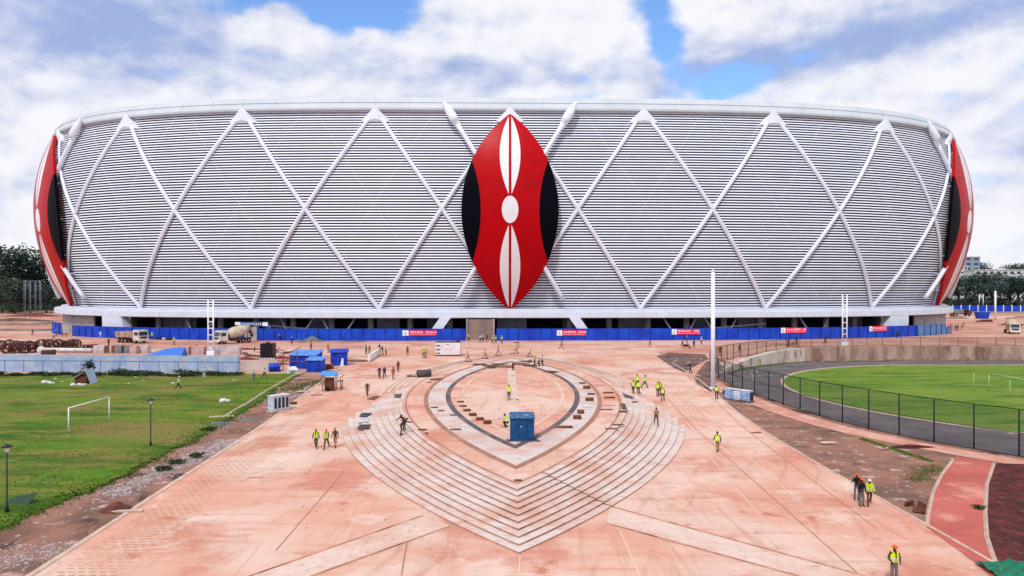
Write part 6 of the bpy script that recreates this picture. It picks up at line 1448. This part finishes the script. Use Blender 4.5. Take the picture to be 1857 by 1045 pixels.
PP = [
 (573, 814, 'walk', 175, 'dark', 'olive', 'yellow', 'orange', 'worker in yellow vest and orange helmet, left of three beside the steps'),
 (592, 814, 'stride', 180, 'olive', 'olive', 'yellow', 'orange', 'worker in yellow vest and brown trousers, middle of three beside the steps'),
 (608, 812, 'walk', 185, 'olive', 'tan', None, 'tan', 'worker in dark shirt and tan trousers, right of three beside the steps'),
 (666, 719, 'walk', 180, 'olive', 'brown', None, 'white', 'worker in dark brown clothes and white helmet walking alone left of the oval'),
 (688, 687, 'walk', 182, 'navy', 'navy', None, 'white', 'worker in navy overalls, leftmost of the group left of the felt roll'),
 (697, 687, 'stride', 180, 'navy', 'dark', None, None, 'worker in dark overalls beside the navy worker'),
 (713, 689, 'walk', 178, 'rust', 'tan', None, 'red', 'worker in rust-orange overalls walking toward the camera'),
 (722, 675, 'walk', 175, 'brown', 'brown', None, None, 'person in brown behind the rust-orange overalls'),
 (727, 790, 'bend', 60, 'dark', 'brown', None, None, 'worker in dark clothes bending over the upper left steps'),
 (733, 783, 'bend', 200, 'brown', 'dark', None, 'brown', 'second worker stooping behind the bending one on the left steps'),
 (664, 643, 'stand', 200, 'grey', 'dark', None, 'dark', 'worker in grey at the left end of the white panel'),
 (670, 642, 'stand', 170, 'tan', 'brown', None, 'white', 'worker in tan beside the grey one at the white panel'),
 (689, 640, 'carry', 230, 'dark', 'dark', None, 'dark', 'dark-clothed carrier at the upper end of the white panel, left'),
 (694, 645, 'carry', 225, 'dark', 'tan', None, 'maroon', 'carrier at the upper end of the white panel, middle'),
 (700, 645, 'stand', 220, 'pale', 'brown', None, 'white', 'pale-shirted carrier with white helmet at the white panel, right'),
 (739, 645, 'stand', 180, 'rust', 'maroon', None, 'orange', 'lone worker in rust clothes between the white panel and the cabin'),
 (768, 650, 'stand', 160, 'olive', 'olive', 'yellow', 'yellow', 'worker in a yellow vest, left one of the pair beside the white cabin'),
 (772, 649, 'stand', 200, 'dark', 'tan', 'yellow', 'white', 'worker in a yellow vest, right one of the pair beside the white cabin'),
 (923, 727, 'stand', 0, 'lime', 'brown', 'yellow', None, 'worker in a bright yellow vest standing alone in the oval on the axial strip'),
 (921, 776, 'crouch', 290, 'pale', 'black', 'lime', None, 'worker in a pale vest crouching at the left side of the blue kiosk'),
 (929, 672, 'crouch', 150, 'dark', 'brown', None, None, 'dark figure crouching on the far tip of the oval'),
 (969.5, 664, 'stand', 120, 'olive', 'olive', 'yellow', 'yellow', 'yellow-vested worker, left of three at the far right tip of the oval'),
 (975, 665, 'crouch', 90, 'dark', 'dark', None, 'tan', 'crouching worker between the two standing at the far right tip of the oval'),
 (984, 664, 'stand', 240, 'pale', 'dark', None, None, 'worker in pale shirt, right of the three at the far right tip of the oval'),
 (850, 619, 'stand', 200, 'teal', 'dark', 'lime', 'white', 'worker in a pale green vest at the left end of the entrance gap'),
 (855, 616, 'stand', 160, 'dark', 'dark', 'lime', 'white', 'second worker at the left end of the entrance gap'),
 (871, 621, 'stand', 170, 'olive', 'dark', 'white', 'white', 'worker with white vest, leftmost of three before the entrance wall'),
 (876, 620, 'walk', 190, 'pale', 'dark', None, 'white', 'worker in pale shirt, middle of three before the entrance wall'),
 (883, 620, 'walk', 200, 'brown', 'brown', None, 'dark', 'worker in brown, right one of three before the entrance wall'),
 (893, 623, 'walk', 180, 'green', 'dark', 'lime', 'white', 'green-vested worker right of the entrance gap, left of the pair'),
 (899, 623, 'stand', 170, 'teal', 'dark', 'lime', 'white', 'green-vested worker right of the entrance gap, right of the pair'),
 (892, 612, 'stand', 180, 'green', 'dark', 'green', 'white', 'worker standing close against the hoarding beside the entrance'),
 (910, 623.5, 'stand', 185, 'green', 'dark', 'lime', 'white', 'lone green-vested worker right of the entrance group'),
 (941, 631, 'bend', 250, 'dark', 'grey', None, 'white', 'worker bending over the tripod in front of the entrance'),
 (1018, 633, 'stride', 90, 'brown', 'maroon', None, None, 'person in brown walking below the right raking leg banner'),
 (1178.5, 630, 'walk', 100, 'olive', 'brown', None, 'brown', 'person in olive walking alone in front of the right hoarding'),
 (1237.5, 631, 'walk', 170, 'tan', 'dark', None, 'tan', 'worker in tan beside the wheelbarrow below the third banner'),
 (1246, 624, 'stand', 180, 'blue', 'grey', None, 'white', 'worker in blue with white helmet under the third banner'),
 (1258.5, 631.5, 'walk', 190, 'dark', 'dark', None, 'brown', 'dark-clothed worker right of the wheelbarrow'),
 (1272, 625, 'walk', 200, 'brown', 'dark', 'white', 'white', 'worker in a pale vest between the wheelbarrow and the tall white column'),
 (1252, 678, 'carry', 280, 'dark', 'dark', None, 'white', 'dark-clothed worker carrying a board on the narrow path left of the column'),
 (1306, 645, 'stand', 180, 'dark', 'dark', None, 'white', 'dark figure right of the tall white column near the fence'),
 (1341, 641.5, 'walk', 180, 'brown', 'brown', None, None, 'person in brown behind the curved fence top'),
 (1430, 629, 'stand', 150, 'brown', 'dark', None, 'brown', 'person with the bicycle behind the curved fence, left'),
 (1444.5, 625, 'walk', 250, 'dark', 'dark', None, 'dark', 'dark person right of the bicycle'),
 (1497, 625, 'stride', 95, 'dark', 'dark', None, 'dark', 'dark person striding behind the long retaining wall'),
 (1148.5, 714.5, 'walk', 25, 'olive', 'brown', 'yellow', 'orange', 'yellow-vested worker, left one of the group right of the oval'),
 (1158, 716, 'walk', 15, 'lime', 'brown', 'yellow', None, 'yellow-vested worker walking away, front middle of the group right of the oval'),
 (1155.5, 705, 'stand', 10, 'lime', 'olive', 'yellow', 'red', 'yellow-vested worker with red helmet at the rear of the group by the oval'),
 (1169.5, 705, 'stride', 60, 'lime', 'dark', 'lime', 'red', 'lime-shirted worker striding, right one of the group right of the oval'),
 (1193, 720, 'stand', 30, 'dark', 'olive', 'yellow', 'orange', 'yellow-vested worker, left one of the pair right of the oval group'),
 (1196.5, 717, 'stand', 200, 'olive', 'olive', 'yellow', 'white', 'yellow-vested worker with white helmet behind the pair right of the oval group'),
 (1202, 728, 'stride', 20, 'olive', 'brown', 'yellow', 'yellow', 'yellow-vested worker nearest the camera in the cluster right of the oval'),
 (1190, 771.5, 'walk', 180, 'tan', 'olive', None, None, 'bareheaded person in tan walking down the right steps'),
 (1301.5, 820, 'stride', 5, 'dark', 'tan', 'yellow', 'olive', 'yellow-vested worker in tan trousers walking alone on the right plaza'),
 (1299.5, 725, 'stand', 10, 'olive', 'brown', 'yellow', 'white', 'yellow-vested worker with white helmet at the foot of the tall white column'),
 (1554, 908, 'phone', 190, 'black', 'grey', None, 'orange', 'worker in black jacket and orange helmet, left of the trio at right'),
 (1563, 919, 'stand', 160, 'black', 'grey', None, 'orange', 'worker in black with orange helmet, middle of the trio at the right plaza edge'),
 (1577, 917, 'stride', 200, 'lime', 'brown', 'yellow', 'white', 'yellow-vested worker, right of the trio at the right plaza edge'),
 (1622, 1058, 'stand_pocket', 180, 'olive', 'grey', 'yellow', 'orange', 'yellow-vested worker with orange helmet at the bottom edge on the right'),
 (59, 609, 'stride', 100, 'maroon', 'maroon', None, None, 'dark red-clothed person striding above the rusty coils at far left'),
 (97, 616, 'walk', 120, 'white', 'black', None, None, 'white-shirted person above the rusty coils'),
 (102, 610, 'stand', 180, 'grey', 'grey', None, 'white', 'grey-clothed person left of the short blue hoarding'),
 (112, 611, 'walk', 170, 'blue', 'grey', None, 'white', 'person in blue below the short blue hoarding, left'),
 (120, 611, 'walk', 190, 'pale', 'grey', None, 'white', 'person in pale shirt below the short blue hoarding, right'),
 (144.5, 609, 'stand', 180, 'white', 'dark', 'white', 'white', 'white-vested person at the left end of the long hoarding'),
 (182, 614, 'stand', 180, 'white', 'pale', 'white', 'white', 'all-white person before the low soil heap left of the tipper'),
 (197, 628, 'stand', 180, 'brown', 'dark', None, 'yellow', 'person with yellow helmet between the coils and the tipper'),
 (275.5, 616, 'stand', 180, 'lime', 'olive', 'lime', 'white', 'lime-vested person just right of the tipper cab'),
 (315.5, 626, 'walk', 190, 'lime', 'dark', 'lime', 'white', 'lime-vested person right of the tipper by the hoarding'),
 (323.5, 707.5, 'stride', 80, 'pale', 'dark', 'lime', 'white', 'person in a pale vest walking on the trail across the grass'),
 (356, 641.5, 'walk', 180, 'tan', 'dark', None, None, 'person in tan left of the ladder mast'),
 (461.5, 640, 'walk', 180, 'pale', 'brown', None, 'orange', 'person with orange helmet left of the black tank'),
 (508.5, 618, 'bend', 200, 'blue', 'navy', None, 'white', 'person in blue bending near the mixer truck and gate'),
 (529, 626, 'walk', 180, 'navy', 'dark', None, 'white', 'navy-clothed person left of the gravel heap'),
 (564, 635, 'stand', 180, 'tan', 'dark', None, 'dark', 'person in tan behind the long blue shed'),
 (595, 640, 'walk', 200, 'tan', 'brown', None, 'brown', 'person in tan between the blue shed and the blue cabin'),
 (370, 688, 'stand', 180, 'pale', 'pale', None, 'white', 'pale figure in the grass by the sheet fence'),
 (460.5, 692, 'stand', 185, 'pale', 'teal', None, 'white', 'person in a pale blue coat on the grass below the low wall'),
 (479, 688, 'walk', 100, 'pale', 'olive', None, 'white', 'person in pale shirt right of the pale blue coat on the grass'),
 (1626.5, 612.5, 'stand', 180, 'navy', 'dark', None, 'navy', 'dark blue person, left of the tight pair before the right hoarding'),
 (1630, 612, 'walk', 160, 'dark', 'dark', None, 'navy', 'dark person, right of the tight pair before the right hoarding'),
 (1643, 607, 'stand', 180, 'blue', 'blue', None, 'pale', 'blue-clothed person against the right hoarding'),
 (1660, 607.5, 'stand', 180, 'pale', 'grey', None, 'white', 'pale person where the hoarding turns pale blue'),
 (1674, 607.5, 'walk', 180, 'white', 'dark', None, 'white', 'white-shirted person before the pale hoarding'),
 (1682, 604, 'stand', 180, 'navy', 'navy', None, 'white', 'navy person before the pale hoarding, behind the next'),
 (1689, 608, 'walk', 190, 'dark', 'white', None, 'navy', 'dark-topped person in light trousers before the pale hoarding'),
 (1704, 604, 'stand', 180, 'teal', 'dark', None, 'white', 'teal-shirted person left of the small pink banner'),
 (1717, 603, 'stand', 180, 'black', 'dark', None, 'dark', 'black-clothed person under the small pink banner'),
 (1733, 600, 'walk', 180, 'maroon', 'maroon', None, None, 'maroon-clothed person at the hoarding corner, left of two'),
 (1737, 600, 'stand', 180, 'maroon', 'brown', None, 'brown', 'maroon and brown person at the hoarding corner, right of two'),
 (1744, 599, 'walk', 180, 'tan', 'tan', None, None, 'tan-clothed person right of the hoarding corner'),
 (1747.5, 594, 'walk', 180, 'rust', 'tan', None, 'yellow', 'rust-clothed person farther off beyond the hoarding corner'),
]
for q in PP: person(*q)
# board in hand, wheelbarrow, bicycles
p = at(1248, 678); mb = MB(); mb.box((0, 0, 1.35), (1.9, .25, .08), ry=.08); solo(mb, 'carried_board', 'dark_grey', p, 'dark board held by the worker on the narrow path', 'board')
e = thing('wheelbarrow', 1245, 632, 'grey wheelbarrow beside the tan worker below the third banner', 'wheelbarrow')
mb = MB(); mb.add([(-.5, -.3, .45), (.3, -.3, .4), (.3, .3, .4), (-.5, .3, .45), (-.75, -.45, .85), (.6, -.45, .8), (.6, .45, .8), (-.75, .45, .85)], [(0, 1, 2, 3), (0, 1, 5, 4), (1, 2, 6, 5), (2, 3, 7, 6), (3, 0, 4, 7)]); part(mb, 'tray', 'dark_grey', e)
mb = MB(); mb.tube([(.75, -.05, .22), (.75, .05, .22)], .22, 12); part(mb, 'wheel', 'tyre', e)
for s in (-1, 1): mb = MB(); mb.tube([(.75, s * .1, .25), (-.4, s * .3, .45), (-1.3, s * .35, .75)], .03, 5); mb.tube([(-.4, s * .3, .45), (-.45, s * .3, 0)], .03, 5); part(mb, 'handle', 'rust', e)
def bicycle(px, py, label, rz):
    e = thing('bicycle', px, py, label, 'bicycle', rz=rz)
    for x in (-.52, .52): mb = MB(); mb.tube([(x + .33 * math.cos(t), 0, .33 + .33 * math.sin(t)) for t in [2 * PI * k / 16 for k in range(17)]], .03, 4); part(mb, 'wheel', 'tyre', e)
    mb = MB(); mb.tube([(-.52, 0, .33), (-.1, 0, .3), (.38, 0, .8), (.52, 0, .33)], .025, 4); mb.tube([(-.1, 0, .3), (-.2, 0, .85), (.38, 0, .8)], .025, 4); mb.tube([(-.2, 0, .85), (-.52, 0, .33)], .02, 4); part(mb, 'frame', 'dark_grey', e)
    mb = MB(); mb.bbox((-.22, 0, .92), (.26, .14, .07), bev=.02); part(mb, 'saddle', 'black_plastic', e); mb = MB(); mb.tube([(.36, -.28, 1.0), (.4, 0, .95), (.36, .28, 1.0)], .02, 4); mb.tube([(.38, 0, .8), (.4, 0, .97)], .02, 4); part(mb, 'handlebar', 'dark_grey', e)
bicycle(1434, 629.5, 'bicycle held behind the curved fence, left one', .1); bicycle(1440, 627, 'bicycle behind the curved fence, right one', .4)
for i, (x, y) in enumerate(((284, 616), (290, 616), (297, 617), (303, 617), (308, 617))):
    mb = MB(); mb.ball((0, 0, .3), .42, nu=8, nv=5, sz=.8); mb.ball((.5, .1, .2), .3, nu=8, nv=5, sz=.8); solo(mb, 'sack', 'dark_grey' if i != 2 else 'white_obj', G(x, y), ORD[i] + ' sack from the truck in the dark row beside the tipper' if i != 2 else 'pale sack in the row of dark sacks beside the tipper truck', 'sack', 'sacks beside the tipper truck')
# ------------------------------------------------------------------ vegetation and far background
def leaf_mat(name, a, b_, s=.5):
    m = mat(name, a, .7, c2=b_, vs=s, coords='World', spec=.2); return m
M['leafA'] = leaf_mat('leaves_dark_haze', srgb(54, 74, 62), srgb(34, 50, 48), .15); M['leafB'] = leaf_mat('leaves_mid_haze', srgb(72, 96, 70), srgb(46, 66, 54), .15); M['leafC'] = leaf_mat('leaves_bush', srgb(56, 78, 40), srgb(36, 54, 34), .8)  # leafA and leafB lean blue: distance haze put into the leaf colour
M['leafC2'] = leaf_mat('leaves_grey_haze', srgb(64, 82, 82), srgb(44, 60, 60), .15); M['bark'] = mat('bark', srgb(84, 72, 66), .9, var=.3, vs=2)  # leafC2 greyed towards blue, again haze painted into the leaves
def crown(mb, blobs, n, size, r_):
    for k in range(n):
        c, rad = blobs[r_.randrange(len(blobs))]
        d = Vector((r_.gauss(0, 1), r_.gauss(0, 1), r_.gauss(0, 1))).normalized() * (r_.random() ** .45)
        p = Vector(c) + Vector((d.x * rad[0], d.y * rad[1], d.z * rad[2])); s = size * r_.uniform(.5, 1.3)
        u = Vector((r_.gauss(0, 1), r_.gauss(0, 1), r_.gauss(0, .6))).normalized(); v = u.cross(Vector((r_.gauss(0, 1), r_.gauss(0, 1), r_.gauss(0, 1)))).normalized()
        mb.add([p - u * s, p - v * s * .5, p + u * s, p + v * s * .6], [(0, 1, 2, 3)])
def tree_proto(H, wd, seed, m, n=1500, leaf=.75):
    r_ = random.Random(seed); e = empty('tree', (0, 0, -500)); tk = MB(); th = H * .38
    tk.tube([(0, 0, -.5), (.2, .1, th * .6), (.1, .3, th), (r_.uniform(-1, 1), 0, H * .75)], [H * .028, H * .022, H * .018, .1], 7)
    blobs = []
    for k in range(13):
        a_ = r_.uniform(0, 6.28); q = r_.uniform(.2, 1) * wd * .36; z = (r_.uniform(.3, .88) if k > 3 else r_.uniform(.12, .3)) * H; c = (q * math.cos(a_), q * math.sin(a_), z); rr = wd * r_.uniform(.17, .27)
        blobs.append((c, (rr, rr, rr * .62))); tk.tube([(.1, .2, th * r_.uniform(.7, 1.2)), (c[0] * .6, c[1] * .6, z - rr * .4), c], [H * .012, H * .008, .05], 5)
    blobs.append(((0, 0, H * .8), (wd * .25, wd * .25, H * .17)))
    tk.build('trunk', M['bark'], e); cr = MB(); crown(cr, blobs, n, leaf, r_); cr.build('crown', M[m], e, recalc=False); return e
protos = [tree_proto(27, 24, 1, 'leafA', 1900, .75), tree_proto(24, 20, 2, 'leafB', 1500, .72), tree_proto(18, 18, 3, 'leafC2', 1500, .62), tree_proto(33, 24, 4, 'leafB', 1600, .8)]
used = set()
def plant(k, px, Y, s, label, zz=0, sz=1):
    e = protos[k]
    if k in used: e = copy_tree(e)
    used.add(k); q = ray(px, 520); p = CAM + q * (Y / q.y); e.location = (p.x, p.y, zz); e.rotation_euler.z = random.uniform(0, 6.28); e.scale = (s, s, s * sz); e.name = 'tree'
    tag(e, label, 'tree', 'trees behind the stadium'); return e
TL = [(3, -12, 400, 1.0, 1.0), (0, 12, 380, 1.05, 1.05), (3, 38, 390, .95, 1), (0, 62, 400, 1.0, 1.05), (1, 88, 410, 1.0, .95), (2, 4, 350, .85, 1), (1, 26, 340, .6, 1), (2, 55, 345, .75, 1), (2, 84, 350, .7, 1), (1, 108, 400, .8, 1), (2, 120, 420, .8, .9), (1, -30, 350, .9, 1), (0, -40, 400, 1, 1)]
for i, (k, px, Y, s, z) in enumerate(TL): plant(k, px, Y, s * 1.22, ORD[sorted(TL, key=lambda q: q[1]).index(TL[i])] + ' dark tree from the left in the grove behind the left shield', 0, z)
TR = [(2, 1718, 440, .9, 1.0), (1, 1738, 420, .9, 1.0), (0, 1752, 430, .85, 1.0), (2, 1768, 400, 1.05, 1.1), (1, 1786, 420, .95, 1.05), (2, 1800, 400, 1.15, 1.1), (1, 1815, 430, 1.0, 1), (2, 1830, 410, 1.05, 1.1), (0, 1846, 400, .85, 1), (2, 1862, 420, 1.1, 1.0), (1, 1880, 410, 1, 1), (0, 1905, 400, .9, 1)]
for i, (k, px, Y, s, z) in enumerate(TR): plant(k, px, Y, s * .92, ORD[i] + ' dark tree from the left in the row behind the far blue fence', 0, z)
for i, (px, Y, s) in enumerate(((1778, 640, 1.35), (1793, 660, 1.1), (1806, 650, 1.0), (1838, 640, 1.25), (1855, 640, 1.3), (1870, 660, 1.3))):
    e = plant(1, px, Y, s, ORD[i] + ' distant green tree from the left rising behind the long white building', 4); e['group'] = 'distant trees beyond the white building'
# far right: fence, buildings
def place(px, Y, z=0): q = ray(px, 520); p = CAM + q * (Y / q.y); p.z = z; return p
A, B = place(1712, 370), place(1900, 365); Ln = (B - A).length
e = empty('far_fence', A, math.atan2(B.y - A.y, B.x - A.x), label='far blue panel fence with white posts in front of the right tree row', cat='fence')
mb = MB(); mb.box((Ln / 2, 0, 1.6), (Ln, .2, 3.0)); part(mb, 'panel', 'hoard', e)
for k in range(int(Ln / 4.2)): mb = MB(); mb.box((k * 4.2, -.25, 1.7), (.4, .25, 3.4)); part(mb, 'post', 'pole_white', e)
def building(px, Y, d, m, label, floors, bays, z=0):
    e = empty('building', place(px, Y, z), label=label, cat='building'); w, dp, h = d
    mb = MB(); mb.box((0, 0, h / 2), d); part(mb, 'wall', m, e); mb = MB(); mb.box((0, 0, h + .25), (w + .8, dp + .8, .5)); part(mb, 'roof', 'white_obj', e)
    for j in range(floors):
        for i in range(bays): mb = MB(); mb.box((-w / 2 + w * (i + .5) / bays, -dp / 2 - .02, h * (j + .6) / floors), (w / bays * .55, .1, h / floors * .4)); part(mb, 'window', 'glass_dark', e)
sm('bldg', srgb(140, 150, 172), .8, var=.1, vs=.2); sm('bldg2', srgb(206, 208, 214), .8, var=.1, vs=.2)
building(1755, 600, (13, 12, 38), 'bldg', 'tall plain grey building rising beside the right shield', 9, 2)
building(1741, 592, (6, 10, 30), 'bldg2', 'narrow white building with balconies at the right shield edge', 8, 2)
building(1812, 560, (48, 14, 26), 'bldg2', 'long white low building above the right tree row', 5, 9)
building(1878, 560, (26, 14, 24), 'bldg2', 'white building at the right edge above the trees', 5, 5)
# far right dirt bank rails
for (x0, y0, x1, y1, l) in ((1740, 557, 1857, 558, 'far low rail along the dirt road at right'),):
    A, B = G(x0, y0), G(x1 + 40, y1); mb = MB(); Ln = (B - A).length; mb.box((Ln / 2, 0, .7), (Ln, .5, .5)); solo(mb, 'road_barrier', 'concw', A, l, 'barrier', rz=math.atan2(B.y - A.y, B.x - A.x))
mb = MB(); mb.box((0, 0, .3), (6, .6, .5)); mb.box((1, .3, .7), (4, .5, .3)); solo(mb, 'beam_stack', 'rust', G(1785, 584), 'stack of dark rusty beams left of the far lighting column', 'beams')
for i, (x, y, a_, b_, h) in enumerate(((1735, 578, 5, 3, 1.2), (1835, 590, 6, 2, 1.0), (1850, 577, 5, 2, 1.0), (1750, 560, 10, 3, 1.2))):
    heap(x, y, a_, b_, h, 'redsoil' if i % 2 else 'soilheap', 'soil_heap', ('brown soil heap behind the hoarding corner at right', 'red soil heap behind the far right mixer truck', 'soil heap at the right edge beyond the mixer truck', 'red bank at the foot of the far blue fence')[i], seed=i + 50)
# sapling by the hut, bushes along the sheet fence
def bush(px, py, w, h, n, label, m='leafC', leaf=.16, name='bush', group=None, stem=True):
    e = thing(name, px, py, label, 'bush' if name == 'bush' else 'tree', group); r_ = random.Random(int(px * 3 + py)); cr = MB(); bl = []
    for k in range(5): bl.append(((r_.uniform(-.3, .3) * w, r_.uniform(-.3, .3) * w * .6, h * r_.uniform(.35, .7)), (w * .3, w * .22, h * .32)))
    crown(cr, bl, n, leaf, r_); cr.build('foliage', M[m], e, recalc=False)
    mb = MB()
    for k in range(4): mb.tube([(0, 0, -.1), (r_.uniform(-.2, .2) * w, 0, h * .5), (r_.uniform(-.3, .3) * w, r_.uniform(-.1, .1), h * .8)], [.04, .03, .01], 4)
    mb.build('stem', M['bark'], e)
bush(163, 687, 1.9, 3.2, 420, 'dark-leaved sapling standing above the wrecked hut', 'leafA', .15, 'sapling')
r_ = random.Random(9)
for i in range(24):
    x = -6 + i * 19 + r_.uniform(-5, 5)
    if x > 500: break
    big = 1.0 + (.9 if x in range(0, 0) else 0) + (.8 if 330 < x < 350 or 240 < x < 260 or 205 < x < 220 else 0)
    bush(x, 682 + r_.uniform(0, 3), 3.2 * big * r_.uniform(.8, 1.1), .75 * big * r_.uniform(.7, 1.2), int(330 * big), (ORD[i] + ' weed bush from the left' if i < 12 else ORD[23 - i] + ' weed bush from the right') + ' along the foot of the sheet fence', 'leafC', .14, 'bush', 'bushes along the sheet fence')
for i, (x, y, w) in enumerate(((350, 838, 2.0), (320, 850, 2.0), (300, 862, 1.6), (380, 790, 1.8))):
    bush(x, y - 8, w, .45, 260, ORD[i] + ' low weed clump at the grass edge beside the rubble', 'leafC', .1, 'bush', 'weed clumps at the rubble edge')
bush(1773, 925, 1.1, .35, 150, 'small weed growing on the red path kerb', 'leafC', .08)
# grass tufts
def tufts(name, n, fn, m, label, h0, h1, seed=1, lift=0):
    r_ = random.Random(seed); mb = MB()
    for k in range(n):
        x, y = fn(r_); z = hg(x, y) + lift; h = r_.uniform(h0, h1)
        for j in range(3):
            a_ = r_.uniform(0, 6.28); w = h * .35; c, s = math.cos(a_) * w, math.sin(a_) * w; dx, dy = r_.uniform(-.3, .3) * h, r_.uniform(-.3, .3) * h
            mb.add([(x - c, y - s, z), (x + c, y + s, z), (x + dx, y + dy, z + h)], [(0, 1, 2)])
    o = mb.build(name, M[m], recalc=False); tag(o, label, None, None, 'stuff'); return o
M['tuft2'] = mat('weed_olive', srgb(104, 118, 50), .9, c2=srgb(84, 96, 44), vs=.6, coords='World')
M['tuft'] = mat('tuft_green', srgb(92, 130, 40), .9, c2=srgb(66, 104, 34), vs=.3, coords='World', c3=srgb(120, 120, 56), s3=.15)
def left_grass(r_):
    while True:
        y = 32 + 72 * r_.random() ** 1.2; x = GX(y) - abs(r_.gauss(0, 12)) + 1.0
        if x < gedge(y) + .6 and x > -85: return x, y
tufts('grass_tufts', 9000, left_grass, 'tuft', 'rough grass tufts over the left field', .06, .2, 1, .08)
tufts('grass_tufts', 2500, lambda r_: (lambda y: (gedge(y) + r_.gauss(-.3, .5), y))(r_.uniform(38, 92)), 'tuft', 'longer weeds along the ragged edge of the left field', .08, .24, 2, .05)
def px_fn(A, B, w):
    A, B = G(*A), G(*B)
    return lambda r_: (lambda t: (A.x + (B.x - A.x) * t + r_.gauss(0, w), A.y + (B.y - A.y) * t + r_.gauss(0, w)))(r_.random())
tufts('grass_tufts', 1500, px_fn((1655, 872), (1700, 846), .55), 'tuft2', 'green weed patch on the right verge beside the red path', .03, .1, 3)
tufts('grass_tufts', 600, px_fn((1690, 838), (1560, 796), .14), 'tuft', 'weeds along the ring path edge', .06, .2, 4)
tufts('grass_tufts', 1600, lambda r_: (lambda a_, d: (76 + d * math.cos(a_), 98 + d * math.sin(a_)))(R(r_.uniform(112, 150)), r_.uniform(44.4, 45.2)), 'tuft', 'weeds growing along the foot of the pale curved wall', .08, .28, 5)
tufts('grass_tufts', 900, lambda r_: (lambda t, d: (76 + 120 * t, 98 + d))(r_.random(), r_.uniform(44.6, 45.1)) if r_.random() < .8 else (76 - 44.9 * math.sin(.5 * r_.random()), 98 + 44.9 * math.cos(.35)), 'tuft', 'sparse weeds along the foot of the long stained wall', .1, .4, 6)
tufts('grass_tufts', 1300, px_fn((525, 708), (590, 690), .8), 'tuft2', 'weeds beside the edging beam near the cart', .06, .16, 7)
tufts('grass_tufts', 2600, lambda r_: (r_.uniform(-130, -75), r_.uniform(290, 330)), 'tuft', 'distant scrub beyond the dirt at far left', .8, 2.2, 8)
for e in protos:
    if e.location.z < -100:
        for c in kids(e): bpy.data.objects.remove(c)
        bpy.data.objects.remove(e)
